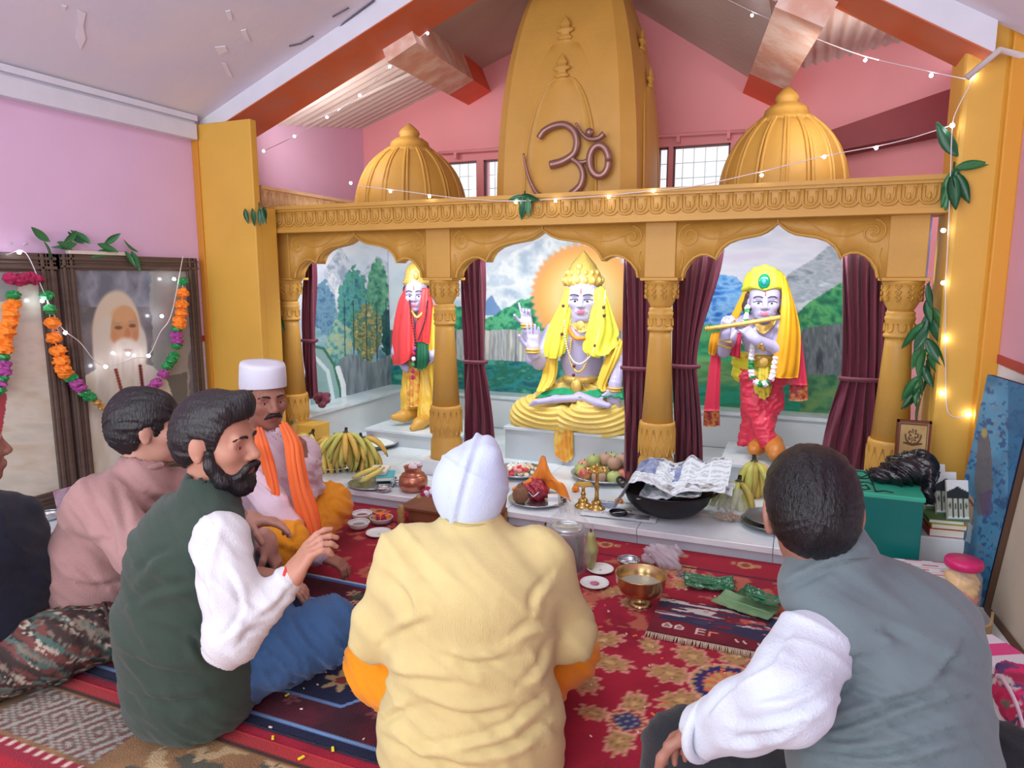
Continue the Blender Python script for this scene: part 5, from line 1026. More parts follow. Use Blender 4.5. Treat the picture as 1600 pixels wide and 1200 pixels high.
S = Soft(.006, .03); S.chain([Q(645, 572, 4.2), Q(642, 615, 4.17), Q(640, 644, 4.15)], [.07, .062, .055]); S.chain([Q(668, 572, 4.2), Q(668, 615, 4.16), Q(666, 652, 4.12)], [.072, .066, .058]); S.cap(Q(645, 568, 4.2), Q(670, 568, 4.2), .07)
ob('dhoti', S.build(None, 1, wrinkle(.014, (34, 0, 6), (6, 0, 5), 1., 9)), mat('gold_dhoti', (232, 186, 66), .4, var=.1, vscale=12, coat=.15), st)
ob('striped_sash', drape([[Q(638, 575, 4.1), Q(646, 575, 4.09), Q(654, 575, 4.1)], [Q(636, 605, 4.09), Q(646, 605, 4.07), Q(655, 605, 4.09)], [Q(636, 634, 4.09), Q(646, 636, 4.07), Q(655, 634, 4.09)]], 24, 20, .006, 4), mat('orange_stripes', (222, 130, 60), .5, col2=(240, 200, 90), vscale=26), st)
beads([Q(640, 470, 4.06), Q(643, 500, 4.03), Q(650, 540, 4.01), Q(648, 572, 4.01)], .007, 30, M_bd, st); beads([Q(668, 470, 4.06), Q(664, 500, 4.03), Q(654, 530, 4.01)], .007, 22, M_bd, st)
ob('necklace', tube(spline([Q(642, 485, 4.08), Q(652, 496, 4.05), Q(663, 485, 4.08)], 16), .010, 6), M_gold, st)
for q_, k in zip(spline([Q(648, 545, 4.0), Q(646, 565, 4.0), Q(645, 590, 4.02)], 6), 'pmwgmm'): flower(st, q_, .014, k)
M_sh2 = mat('gold_shoe', (206, 152, 62), .4, var=.12, vscale=20)
S = Soft(.006, .02); S.chain([Q(645, 645, 4.15), Q(630, 650, 4.08), Q(615, 652, 4.03)], [.045, .04, .022]); ob('foot', S.build(), M_sh2, st)
S = Soft(.006, .02); S.chain([Q(668, 652, 4.12), Q(655, 662, 4.02), Q(645, 669, 3.95)], [.048, .042, .022]); ob('foot', S.build(), M_sh2, st)
# ================================================================== people
M_skin = mat('skin', attr=True, rough=.5, spec=.35, bump=.06, bscale=180, subsurf=.12)
M_hair = mat('black_hair', (26, 23, 27), .42, var=.3, vscale=60, stretch=(1, 1, .25), bump=.5, bscale=160, spec=.5)
FH = np.array([-math.sin(CAM_Y), math.cos(CAM_Y), 0.])
def cloth(name, col, var=.05, bump=.25, bs=220, rough=.85, **k): return mat(name, col, rough, var=var, vscale=7, bump=bump, bscale=bs, sheen=.15, spec=.2, **k)
def skinpal(c, lip=(150, 84, 80), brow=(30, 26, 28)): return [c, lip, brow]
def hair_cap(c, R, s=1., prof=None, grow=0., h=.0042, lump=.004, extra=None, seed=1):
    """hair shell over the skull; prof = hairline height over local x"""
    c = np.asarray(c, float); T = lambda *p: c+R @ (np.array(p)*s); S = Soft(h, .015)
    S.ell(T(-.014, 0, .036), np.array([.103+grow, .083+grow, .092+grow])*s, R); S.ell(T(-.04, 0, .0), np.array([.078+grow, .078+grow, .085])*s, R)
    if extra: extra(S, T, R, s)
    xs_, zs_ = zip(*(prof or [(-.13, -.085), (-.06, -.08), (-.03, -.05), (-.012, .018), (.012, .022), (.016, -.022), (.034, -.022), (.042, .03), (.065, .058), (.12, .075)]))
    def cut(p):
        q = (p-c) @ R/s; return (q[..., 2]-np.interp(q[..., 0], xs_, zs_))*.8*s
    lo = c-.2*s; hi = c+.2*s; S.fun(lo, hi, cut, k=.006)
    def d(V, N):
        q = (V-c) @ R/s; a = np.arctan2(q[:, 1], q[:, 2]+.0001); n = fbm(a*9+q[:, 0]*8, q[:, 0]*16, seed, 3)-.5; return N*(lump*2*n*s)[:, None]
    return S.build(None, 1, d)
def person(name, lab, loc): return thing(name, lab, 'person', loc)
def body_mesh(parent, pal, fine, coarse=None):
    parts = [f.build(pal, 1) for f in fine]
    if coarse is not None: parts.append(coarse.build(pal, 1))
    return ob('body', merge(*parts), M_skin, parent)
def toe_foot(S, a, b, r=.036): S.chain([a, (np.asarray(a)+b)/2, b], [r*1.1, r, r*.7], k=.02)

# ------------------------------------------------------------------ man in green vest
J = at
pel, bel, che, nek, hed = J(300, 1060, 1.88), J(290, 965, 1.86), J(300, 865, 1.84), J(324, 770, 1.83), J(338, 690, 1.83)
shR, shL, elR, wrR = J(345, 845, 1.70), J(268, 802, 1.98), J(362, 1000, 1.62), J(450, 907, 1.70)
kR, kL, fR, fL = J(515, 985, 2.0), J(380, 925, 2.28), J(392, 1070, 2.05), J(470, 1010, 2.15); lat = unit(shR-shL)
P_ = person('person', 'bearded man in dark green vest over white sleeves and blue jeans', [pel[0], pel[1], .02]); sk = skinpal((184, 132, 112))
R = basis(unit(RT*.97-FH*.12+np.array([0, 0, -.06])), unit(np.array([0, 0, 1])-RT*.03)); HS = 1.0
S = Soft(.0036, .02); head(S, hed, R, HS); Hh = Soft(.0042, .015); Hh.chain([elR, wrR], [.042, .03]); hand(Hh, wrR+(.2*unit(wrR-elR)*.05), unit(RT*.55+np.array([0, 0, .8])+FH*.1), unit(RT*.8+np.array([0, 0, -.45])+FH*.5), 1, 1.0, (.35, .5, .6, .7), tc=.5)
lw = J(420, 905, 2.1); Hl = Soft(.005, .015); Hl.chain([J(330, 900, 2.1), lw], [.04, .03]); hand(Hl, lw, unit(RT+np.array([0, 0, -.3])), (0, 0, -1), -1, .95, (.4, .4, .4, .4))
Cb = Soft(.016, .03); Cb.chain([pel, che, nek], [.12, .12, .06]); Cb.chain([shL, J(300, 900, 2.15), J(330, 900, 2.1)], [.05, .045, .04]); Cb.chain([shR, elR], [.05, .045]); Cb.chain([pel, kR, fR], [.08, .06, .04]); Cb.chain([pel, kL, fL], [.08, .06, .04])
body_mesh(P_, sk, [S, Hh, Hl], Cb); eyes(P_, hed, R, HS)
def quiff(S, T, R, s): S.chain([T(.05, -.045, .105), T(.075, -.0, .112), T(.06, .04, .11)], [.022*s, .026*s, .022*s], k=.03); S.ell(T(.01, 0, .085), np.array([.085, .07, .055])*s, R, k=.02)
ob('hair', hair_cap(hed, R, HS, [(-.13, -.075), (-.07, -.072), (-.03, -.045), (-.014, .02), (.01, .024), (.016, -.03), (.036, -.03), (.046, .035), (.066, .062), (.13, .085)], .004, extra=quiff), M_hair, P_)
S = Soft(.0042, .014); T = lambda *p: hed+R @ np.array(p)
S.ell(T(.042, 0, -.092), (.058, .056, .045), R); S.ell(T(.074, 0, -.108), (.032, .036, .034), R)
for s_ in (-1, 1): S.chain([T(.022, s_*.074, -.012), T(.024, s_*.068, -.05), T(.045, s_*.052, -.09)], [.011, .016, .024]); S.chain([T(.108, s_*.004, -.049), T(.1, s_*.026, -.056), T(.088, s_*.036, -.075)], [.007, .0075, .01])
S.ell(T(.112, 0, -.065), (.03, .019, .0095), R, op='-', k=.006); ob('beard', S.build(None, 1, lambda V, N: N*(.0035*(fbm(V[:, 0]*150, V[:, 2]*90+V[:, 1]*80, 4)-.5)*2)[:, None]), M_hair, P_)
# sleeves and shirt
M_sh = cloth('white_kurta_cloth', (206, 206, 212)); S = Soft(.0065, .03); S.chain([shR, (shR+elR)/2+RT*.01, elR], [.070, .063, .056]); S.chain([elR, wrR], [.056, .038]); S.chain([shL+lat*.05, J(305, 895, 2.14)], [.05, .05]); S.chain([shR*.5+shL*.5, nek], [.06, .05])
ob('shirt', S.build(None, 1, folds([[(340, 820), (322, 890), (330, 960)], [(380, 955), (362, 985), (345, 1000)], [(297, 862), (312, 905), (330, 930)], [(400, 965), (430, 945), (450, 920)], [(370, 1005), (385, 985), (408, 975)], [(350, 880), (372, 920), (380, 950)]], .007, 7, wrinkle(.008, (10, 8, 18), (8, 12, 8), 1.2, 2))), M_sh, P_)
ob('wrist_thread', tube(spline([wrR+.034*(math.cos(a)*np.array([0, 0, 1.])+math.sin(a)*FH) for a in np.linspace(0, 2*PI, 9)], 24), .006, 6), mat('red_thread', (200, 60, 50), .7), P_)
M_vest = cloth('green_vest_cloth', (54, 68, 60), .06, .3, 300); S = Soft(.009, .04)
S.chain([pel+[0, 0, -.0], bel, che], [.172, .165, .15], wide=lat, f=1.15, k=.04); S.chain([che, nek+[0, 0, -.05]], [.14, .07], wide=lat, f=1.3); S.cap(shL*.85+shR*.15, shR*.8+shL*.2, .068); S.chain([nek+[0, 0, -.03], nek+[0, 0, .012]], [.068, .064])
def armhole(sh, el, r=.083): S.chain([sh+(sh-el)*.0+lat*(0), el], [r, r*.98], op='-', k=.01)
S.chain([shR+lat*.035+[0, 0, .0], elR+lat*.05], [.072, .085], op='-', k=.012)
S.fun(pel-.5, pel+[.5, .5, .1], lambda p: p[..., 2]-.03, k=.006); S.cap(nek+[0, 0, .0], nek+unit(hed-nek)*.1, .05, .054, op='-', k=.008)
ob('vest', S.build(None, 1, folds([[(300, 915), (250, 922), (205, 945)], [(245, 975), (295, 990), (330, 1020)], [(330, 1040), (310, 1020), (300, 1000)], [(180, 1010), (240, 1040), (310, 1052)], [(200, 1080), (270, 1092), (330, 1085)], [(270, 860), (240, 875), (215, 905)]], .008, 9, wrinkle(.010, (5, 5, 14), (8, 8, 6), 1.4, 7))), M_vest, P_)
M_jean = cloth('blue_denim', (62, 96, 142), .16, .4, 320); S = Soft(.009, .04); S.chain([pel, kR], [.125, .088], k=.05); S.chain([pel+lat*-.05, kL], [.12, .085]); S.chain([kR, fR], [.082, .058]); S.chain([kL, fL], [.08, .055]); S.ell(pel+[0, 0, -.02], (.165, .165, .085)); S.fun(pel-1, pel+[1, 1, .2], lambda p: p[..., 2]-.022, k=.01)
ob('jeans', S.build(None, 1, wrinkle(.018, (14, 8, 20), (12, 16, 10), 1.5, 12)), M_jean, P_)
S = Soft(.007, .02); toe_foot(S, fR, fR+unit(fL-fR)*.16+[0, 0, -.01]); S.fun(fR-.3, fR+.3, lambda p: p[..., 2]-.022, k=.005); ob('foot', S.build([sk[0]]), M_skin, P_)

# ------------------------------------------------------------------ man in rose sweater
pel, bel, che, nek, hed = J(158, 930, 2.28), J(168, 870, 2.26), J(188, 800, 2.24), J(222, 728, 2.24), J(232, 668, 2.24)
shN, shF = J(150, 790, 2.12), J(272, 768, 2.36); lat = unit(shN-shF); P_ = person('person', 'black haired man in dusty rose sweater turned towards the portraits', [pel[0], pel[1], .02])
R = basis(unit(RT*.9+FH*.44+np.array([0, 0, -.04]))); sk = skinpal((190, 142, 126)); S = Soft(.0042, .02); head(S, hed, R, 1.0)
elN, wrN = J(225, 865, 2.0), J(385, 812, 2.15); Hh = Soft(.0042, .015); Hh.chain([elN, wrN], [.038, .028]); hand(Hh, wrN, unit(RT+np.array([0, 0, -.08])), unit(-FH*.2+np.array([0, 0, -1])), -1, .98, (.25, .35, .45, .6), tc=.5)
elF, wrF = J(330, 850, 2.42), J(418, 848, 2.3); Hf = Soft(.0045, .015); Hf.chain([elF, wrF], [.036, .028]); hand(Hf, wrF, unit(RT*.35+np.array([0, 0, -1])), unit(-RT), -1, .98, (.3, .4, .5, .6), tc=.3)
Cb = Soft(.016, .03); Cb.chain([pel, che, nek], [.11, .11, .06]); Cb.chain([shN, elN], [.045, .042]); Cb.chain([shF, elF], [.045, .042]); kN, kF = J(290, 925, 2.3), J(390, 890, 2.5); Cb.chain([pel, kN], [.07, .05]); Cb.chain([pel, kF], [.07, .05])
body_mesh(P_, sk, [S, Hh, Hf], Cb); eyes(P_, hed, R)
ob('hair', hair_cap(hed, R, 1.03, [(-.13, -.10), (-.06, -.085), (-.03, -.055), (-.012, .014), (.012, .018), (.016, -.034), (.036, -.034), (.046, .02), (.07, .04), (.12, .055)], .004, seed=6, lump=.006), M_hair, P_)
M_sw = cloth('rose_sweater', (166, 128, 126), .05, .35, 260); S = Soft(.009, .04); S.chain([pel+[0, 0, .0], bel, che], [.15, .148, .14], wide=lat, f=1.2, k=.04); S.chain([che, nek+[0, 0, -.05]], [.125, .07], wide=lat, f=1.3); S.cap(shN, shF, .072); S.chain([nek+[0, 0, -.04], nek+[0, 0, .0]], [.07, .066])
S.chain([shN, elN], [.078, .066]); S.chain([elN, wrN+(elN-wrN)*.1], [.062, .046]); S.chain([shF, elF, wrF+(elF-wrF)*.1], [.075, .062, .044]); S.cap(nek, nek+unit(hed-nek)*.1, .05, .056, op='-', k=.008)
S.fun(pel-.5, pel+[.6, .6, .02], lambda p: p[..., 2]-.075, k=.01)
ob('sweater', S.build(None, 1, folds([[(182, 762), (197, 800), (203, 830)], [(155, 782), (175, 820), (183, 862)], [(105, 862), (140, 892), (165, 915)], [(110, 830), (135, 842), (165, 840)], [(115, 905), (150, 912), (190, 905)], [(230, 770), (260, 785), (280, 810)]], .010, 8, wrinkle(.012, (8, 8, 14), (8, 8, 6), 1.4, 15))), M_sw, P_)
ob('collar', tube([nek+[0, 0, .004]+.062*(math.cos(a)*RT+math.sin(a)*FH) for a in np.linspace(0, 2*PI, 25)], .011, 8), M_sw, P_)
M_dk = cloth('charcoal_trousers', (58, 64, 74)); S = Soft(.01, .04); S.chain([pel+[0, 0, -.05], kN], [.12, .08]); S.chain([pel, kF], [.11, .08]); S.chain([kN, J(350, 935, 2.5)], [.075, .05]); S.chain([kF, J(300, 920, 2.55)], [.075, .05]); S.ell(pel+[0, 0, -.07], (.17, .17, .09)); S.fun(pel-1, pel+[1, 1, .2], lambda p: p[..., 2]-.022, k=.01)
ob('trousers', S.build(None, 1, wrinkle(.012, (14, 8, 20), (12, 16, 10), 1.5, 22)), M_dk, P_)

# ------------------------------------------------------------------ man with white cap and orange scarf
pel, bel, che, nek, hed = J(432, 835, 2.82), J(430, 785, 2.82), J(430, 735, 2.82), J(428, 680, 2.80), J(413, 622, 2.78)
shR, shL = J(388, 722, 2.70), J(474, 706, 2.94); lat = unit(shR-shL); P_ = person('person', 'mustached man in white cap with orange scarf over pale kurta', [pel[0], pel[1], .02])
R = basis(unit(RT*.62-FH*.72+np.array([0, 0, -.08]))); sk = skinpal((158, 110, 94), (140, 84, 76)); S = Soft(.004, .02); HS = 1.0; head(S, hed, R, HS)
elL, wrL = J(484, 758, 2.96), J(476, 722, 2.84); elR, wrR = J(425, 800, 2.58), J(500, 866, 2.60); Hh = Soft(.0045, .015); Hh.chain([elL, wrL], [.036, .028]); hand(Hh, wrL, unit(np.array([0, 0, 1])-RT*.1), unit(-RT), 1, .95, (.7, .8, .9, 1.), tc=.4)
Hr = Soft(.0045, .015); Hr.chain([elR, wrR], [.036, .028]); hand(Hr, wrR, unit(RT+np.array([0, 0, -.5])), (0, 0, -1), 1, .95, (.4, .4, .5, .5))
Cb = Soft(.016, .03); Cb.chain([pel, che, nek], [.1, .1, .06]); Cb.chain([shR, elR], [.045, .04]); Cb.chain([shL, elL], [.045, .04]); kL, kR = J(512, 790, 3.12), J(445, 850, 2.52); Cb.chain([pel, kL], [.07, .05]); Cb.chain([pel, kR], [.07, .05]); body_mesh(P_, sk, [S, Hh, Hr], Cb); eyes(P_, hed, R, HS)
T = lambda *p: hed+R @ np.array(p); S = Soft(.004, .01)
for s_ in (-1, 1): S.chain([T(.106, s_*.003, -.046), T(.1, s_*.02, -.05), T(.09, s_*.034, -.062)], [.007, .0075, .005])
ob('mustache', S.build(), M_hair, P_)
ob('hair', hair_cap(hed, R, 1.0, [(-.13, -.07), (-.06, -.06), (-.03, -.04), (-.012, .02), (.012, .022), (.016, -.015), (.03, -.01), (.045, .05), (.12, .08)], -.002, seed=9), mat('greying_hair', (58, 54, 56), .5, var=.3, vscale=60), P_)
M_cap = cloth('white_cap_cloth', (218, 220, 236)); n = 40; a = np.linspace(0, 2*PI, n, endpoint=False); rows = []
for z, k, tl in ((.042, 1., 0), (.06, 1.01, 0), (.09, 1.0, 0), (.13, .97, 0), (.142, .93, 0), (.143, .6, 0), (.141, .004, 0)): rows.append([T(-.012+.106*k*math.cos(t), .088*k*math.sin(t), z+.016*math.cos(t)*(z < .1)) for t in a])
ob('cap', grid(np.array(rows)[::-1], closed_v=True), M_cap, P_)
M_kp = cloth('pale_pink_kurta', (228, 208, 222), .05, .3, 240); S = Soft(.008, .03); S.chain([pel, bel, che], [.14, .132, .12], wide=lat, f=1.25, k=.04); S.chain([che, nek+[0, 0, -.05]], [.12, .066], wide=lat, f=1.3); S.cap(shR, shL, .066); S.chain([nek+[0, 0, -.03], nek+[0, 0, .01]], [.06, .056]); S.chain([shR, elR], [.072, .062]); S.chain([elR, wrR+(elR-wrR)*.08], [.06, .052]); S.chain([shL, elL], [.066, .052]); S.chain([elL, wrL+(elL-wrL)*.1], [.05, .044]); S.cap(nek, nek+unit(hed-nek)*.1, .046, .05, op='-', k=.008)
ob('kurta', S.build(None, 1, wrinkle(.014, (14, 10, 22), (12, 14, 12), 1.4, 32)), M_kp, P_)
for i in range(4): q = J(430+2*i, 700+18*i, 2.80)-unit(FH)*.128+RT*.02; ob('button', sphere(q, .006, 6, 8), mat('kurta_button', (150, 120, 130), .4), P_)
M_sc = cloth('orange_scarf_cloth', (252, 124, 66), .06, .2)
ob('scarf', drape([[J(398, 672, 2.74), J(404, 668, 2.72), J(412, 672, 2.70)], [J(398, 690, 2.62), J(410, 690, 2.58), J(420, 695, 2.62)], [J(408, 720, 2.62), J(420, 725, 2.58), J(430, 728, 2.62)], [J(418, 755, 2.60), J(428, 760, 2.56), J(436, 762, 2.6)], [J(424, 780, 2.58), J(430, 784, 2.55), J(438, 784, 2.58)]], 40, 18, .008, 3), M_sc, P_)
ob('scarf', drape([[J(438, 664, 2.72), J(444, 660, 2.70), J(450, 665, 2.74)], [J(446, 690, 2.66), J(458, 690, 2.62), J(468, 692, 2.68)], [J(450, 720, 2.62), J(462, 722, 2.58), J(474, 722, 2.64)], [J(456, 760, 2.6), J(470, 765, 2.56), J(482, 760, 2.62)], [J(466, 800, 2.6), J(482, 805, 2.56), J(496, 800, 2.6)], [J(482, 838, 2.6), J(492, 844, 2.57), J(502, 842, 2.6)]], 50, 20, .010, 3, ph=1), M_sc, P_)
M_dh = cloth('amber_dhoti', (240, 160, 40), .08, .2); S = Soft(.009, .04); S.chain([pel, kL], [.12, .098]); S.chain([pel, kR], [.12, .085]); S.chain([kL, J(480, 850, 2.85)], [.095, .06]); S.chain([kR, J(480, 855, 2.8)], [.08, .06]); S.ell(pel+[0, 0, -.05], (.16, .16, .09)); S.fun(pel-1, pel+[1, 1, .2], lambda p: p[..., 2]-.014, k=.01)
ob('dhoti', S.build(None, 1, wrinkle(.018, (26, 10, 10), (8, 10, 16), 1.2, 42)), M_dh, P_)

# ------------------------------------------------------------------ man in yellow kurta, seen from behind
pel, bel, che, nek, hed = J(738, 1125, 1.66), J(738, 1020, 1.63), J(738, 925, 1.62), J(736, 818, 1.66), J(736, 772, 1.71)
shL, shR = J(632, 872, 1.62), J(846, 874, 1.66); lat = unit(shR-shL); P_ = person('person', 'man in yellow kurta and white cloth cap seen from behind', [pel[0], pel[1], .02]); sk = skinpal((150, 106, 88))
R = basis(unit(FH*.95+RT*.02+np.array([0, 0, -.22]))); S = Soft(.004, .02); head(S, hed, R, 1.0)
elL, elR, wrL, wrR = J(592, 985, 1.66), J(888, 990, 1.72), J(640, 1010, 1.92), J(850, 1000, 1.98); Hh = Soft(.006, .015); Hh.chain([elL, wrL], [.04, .03]); hand(Hh, wrL, unit(lat+FH), (0, 0, -1), -1, .95, (.4,)*4); Hr = Soft(.006, .015); Hr.chain([elR, wrR], [.04, .03]); hand(Hr, wrR, unit(-lat+FH), (0, 0, -1), 1, .95, (.4,)*4)
kL, kR = J(600, 1035, 1.82), J(880, 1015, 1.95); Cb = Soft(.016, .03); Cb.chain([pel, che, nek], [.11, .11, .055]); Cb.chain([shL, elL], [.05, .042]); Cb.chain([shR, elR], [.05, .042]); Cb.chain([pel, kL], [.07, .05]); Cb.chain([pel, kR], [.07, .05]); body_mesh(P_, sk, [S, Hh, Hr], Cb)
ob('hair', hair_cap(hed, R, 1.0, [(-.13, -.09), (-.06, -.08), (-.03, -.05), (-.012, .015), (.012, .02), (.016, -.01), (.03, -.0), (.06, .06), (.12, .08)], -.009, seed=11), mat('greying_hair', (58, 54, 56), .5, var=.3, vscale=60), P_)
S = Soft(.005, .03); T = lambda *p: hed+R @ np.array(p); S.ell(T(-.022, 0, .03), (.108, .092, .092), R); S.ell(T(-.06, 0, .0), (.07, .08, .085), R); S.chain([T(-.06, -.045, .098), T(.0, -.03, .112), T(.07, .0, .1)], [.022, .022, .02], k=.05); S.fun(hed-.25, hed+.25, lambda p: ((p-hed) @ R)[..., 2]-np.interp(((p-hed) @ R)[..., 0], [-.13, -.04, .0, .1], [-.075, -.06, .0, .05]), k=.006)
def capf(V, N):
    q = (V-hed) @ R; f = np.abs(q[:, 1]+.25*(q[:, 2]-.05)-.01); f2 = np.abs(q[:, 1]*.5-q[:, 2]+.06); return N*(.006*np.exp(-(f/.006)**2)-.004*np.exp(-((f-.014)/.008)**2)+.004*np.exp(-(f2/.006)**2)+.004*(fbm(V[:, 0]*20, V[:, 2]*20, 3)-.5))[:, None]
ob('cap', S.build(None, 1, capf), cloth('white_blue_cap', (196, 208, 232), .03), P_)
M_ky = cloth('yellow_kurta_cloth', (212, 194, 136), .05, .4, 260, stretch=(3, 3, .4)); S = Soft(.0075, .04)
S.chain([pel+[0, 0, -.10], pel, bel, che], [.165, .15, .132, .14], wide=lat, f=1.36, k=.05); S.chain([che, nek+[0, 0, -.05]], [.135, .075], wide=lat, f=1.5); S.cap(shL+lat*.01, shR-lat*.01, .062); S.chain([nek+[0, 0, -.05], nek+[0, 0, -.0]], [.072, .066])
S.chain([shL, elL], [.068, .062]); S.chain([elL, elL+(wrL-elL)*.45], [.06, .056]); S.chain([shR, elR], [.068, .062]); S.chain([elR, elR+(wrR-elR)*.45], [.06, .056]); S.cap(nek, nek+unit(hed-nek)*.09, .05, .054, op='-', k=.008); S.fun(pel-.6, pel+.6, lambda p: p[..., 2]-.03, k=.008)
dfold = folds([[(602, 998), (633, 980), (665, 966)], [(600, 1050), (642, 1056), (715, 1066)], [(856, 976), (827, 976), (796, 996)], [(858, 1005), (842, 1042), (815, 1068)], [(866, 1076), (822, 1110), (782, 1141), (710, 1160), (636, 1170)], [(592, 1138), (665, 1180), (760, 1196)], [(850, 1130), (800, 1165), (730, 1178)], [(660, 1090), (735, 1112), (805, 1100)], [(592, 1130), (620, 1110), (650, 1100)], [(700, 1020), (745, 1032), (800, 1022)], [(612, 900), (640, 930), (648, 960)], [(862, 900), (838, 930), (832, 955)]], .008, 9, wrinkle(.012, (5, 5, 10), (5, 5, 4), 1.4, 52))
ob('kurta', S.build(None, 1, dfold), M_ky, P_)
cb = [nek+[0, 0, .002]+.066*(math.cos(t)*lat+math.sin(t)*unit(np.cross(lat, [0, 0, 1]))) for t in np.linspace(0, 2*PI, 33)]; V1 = np.array([[c_+[0, 0, z] for z in (-.02, .02)] for c_ in cb]); ob('collar', sheet(V1, .006), M_ky, P_)
yk = [che+lat*t+[0, 0, .155-.02*abs(t)]-unit(np.cross([0, 0, 1], lat))*(.118-.25*t*t) for t in np.linspace(-.16, .16, 21)]
M_do = cloth('orange_dhoti_cloth', (238, 146, 24), .1, .2); S = Soft(.009, .04); S.chain([pel, kL], [.12, .092]); S.chain([pel, kR], [.12, .092]); S.chain([kL, J(760, 1080, 1.98)], [.09, .06]); S.chain([kR, J(720, 1070, 2.02)], [.09, .06]); S.ell(pel+[0, 0, -.06], (.18, .18, .1)); S.fun(pel-1, pel+[1, 1, .2], lambda p: p[..., 2]-.022, k=.01); ob('dhoti', S.build(None, 1, wrinkle(.014, (20, 10, 12), (10, 10, 16), 1.2, 62)), M_do, P_)

# ------------------------------------------------------------------ man in grey vest, seen from behind
hed = J(1268, 800, 1.31); nek = J(1300, 878, 1.30); che = J(1388, 1000, 1.30); bel = np.array([.20, 1.30, .36]); pel = np.array([.22, 1.29, .13]); shL, shR = J(1262, 1018, 1.20), J(1448, 955, 1.38); lat = unit(shR-shL)
P_ = person('person', 'dark haired man in grey vest and white shirt seen from behind', [pel[0], pel[1], .02]); sk = skinpal((158, 112, 96)); R = basis(unit(FH*.95+RT*.24+np.array([0, 0, -.24])), unit(np.array([0, 0, 1.])-RT*.08)); HS = 1.0
S = Soft(.0036, .02); head(S, hed, R, HS, neck=False); S.cap(hed+R @ np.array([-.02, 0, -.05]), nek, .05, .054, k=.03)
elL, wrL = J(1228, 1092, 1.12), J(1105, 1138, 1.26); elR, wrR = J(1470, 1120, 1.55), J(1350, 1120, 1.75); Hh = Soft(.005, .015); Hh.chain([elL, wrL], [.04, .03]); hand(Hh, wrL+unit(wrL-elL)*.015, unit(unit(wrL-elL)+np.array([0, 0, -.8])+FH), (0, 0, -1), 1, .95, (.4,)*4); Hr = Soft(.007, .015); Hr.chain([elR, wrR], [.04, .03]); hand(Hr, wrR, unit(FH-lat), (0, 0, -1), 1, .95, (.4,)*4)
kL, kR = J(1075, 1185, 1.50), np.array([.45, 1.56, .2]); Cb = Soft(.016, .03); Cb.chain([pel, che, nek], [.11, .11, .05]); Cb.chain([shL, elL], [.045, .042]); Cb.chain([shR, elR], [.045, .042]); Cb.chain([pel, kL], [.07, .05]); Cb.chain([pel, kR], [.07, .05]); body_mesh(P_, sk, [S, Hh, Hr], Cb); eyes(P_, hed, R)
ob('hair', hair_cap(hed, R, HS, [(-.13, -.088), (-.06, -.082), (-.035, -.06), (-.018, .012), (.012, .02), (.016, -.02), (.03, -.015), (.05, .045), (.12, .075)], .002, h=.0036, lump=.003, seed=21), mat('thinning_dark_hair', (13, 13, 17), .36, spec=.35, var=.45, vscale=45, stretch=(1, 1, .3), bump=.5, bscale=200, col2=(24, 22, 26)), P_)
M_ws = cloth('white_shirt_cloth', (200, 208, 222), .03); S = Soft(.0065, .03); S.chain([shL, elL], [.068, .066]); S.chain([elL, (elL+wrL)/2, wrL], [.064, .058, .048]); S.chain([shR, elR, wrR], [.05, .05, .045]); S.cap(shL, shR, .05); S.chain([nek+[0, 0, -.05], nek+[0, 0, .0]], [.06, .062]); S.cap(nek, nek+unit(hed-nek)*.09, .05, .054, op='-', k=.006)
ob('shirt', S.build(None, 1, folds([[(1232, 1000), (1200, 1040), (1150, 1070)], [(1290, 1060), (1240, 1085), (1170, 1098)], [(1280, 1100), (1220, 1125), (1150, 1130)], [(1180, 1050), (1130, 1090), (1105, 1120)], [(1250, 1130), (1200, 1152), (1140, 1160)]], .008, 9, wrinkle(.008, (-8, 10, 12), (6, 6, 5), 1.4, 72))), M_ws, P_)
ob('cuff', tube([wrL+.056*(math.cos(t)*np.array([0, 0, 1.])+math.sin(t)*unit(np.cross([0, 0, 1], wrL-elL))) for t in np.linspace(0, 2*PI, 25)], .010, 8), M_ws, P_)
M_gv = cloth('grey_vest_cloth', (100, 114, 119), .04, .15, 260, rough=.7); S = Soft(.0075, .04)
S.chain([pel+[0, 0, -.04], bel, che], [.155, .15, .138], wide=lat, f=1.18, k=.05); S.chain([che, nek+[0, 0, -.045]], [.135, .078], wide=lat, f=1.35); S.cap(shL*.8+shR*.2+[0,0,.03], shR, .066); S.chain([nek+[0, 0, -.03], nek+[0, 0, .02]], [.072, .068])
S.chain([shL-lat*.035, elL-lat*.05], [.056, .07], op='-', k=.012); S.cap(nek+[0, 0, -.01], nek+unit(hed-nek)*.1, .052, .058, op='-', k=.008); S.fun(pel-.6, pel+.6, lambda p: p[..., 2]-.03, k=.008)
ob('vest', S.build(None, 1, folds([[(1322, 1070), (1375, 1092), (1420, 1083)], [(1272, 1134), (1333, 1121), (1417, 1087), (1460, 1076)], [(1290, 1154), (1354, 1142), (1417, 1117), (1505, 1086)], [(1265, 1167), (1375, 1171), (1512, 1133)], [(1310, 1078), (1325, 1062), (1336, 1050)], [(1402, 1002), (1388, 994), (1372, 988)], [(1302, 1020), (1325, 1024), (1350, 1022)], [(1270, 1184), (1395, 1195), (1515, 1164)], [(1222, 923), (1267, 897), (1356, 862)], [(1455, 1060), (1480, 1040), (1500, 1010)]], .009, 8, wrinkle(.010, (4, 5, 14), (5, 5, 4), 1.6, 82))), M_gv, P_)
cb = [nek+[0, 0, .012]+.069*(math.cos(t)*lat+math.sin(t)*unit(np.cross(lat, [0, 0, 1]))) for t in np.linspace(-.6, PI+.6, 33)]; V1 = np.array([[c_+[0, 0, z] for z in (-.03, .0, .022)] for c_ in cb]); ob('collar', sheet(V1, .006), M_gv, P_)
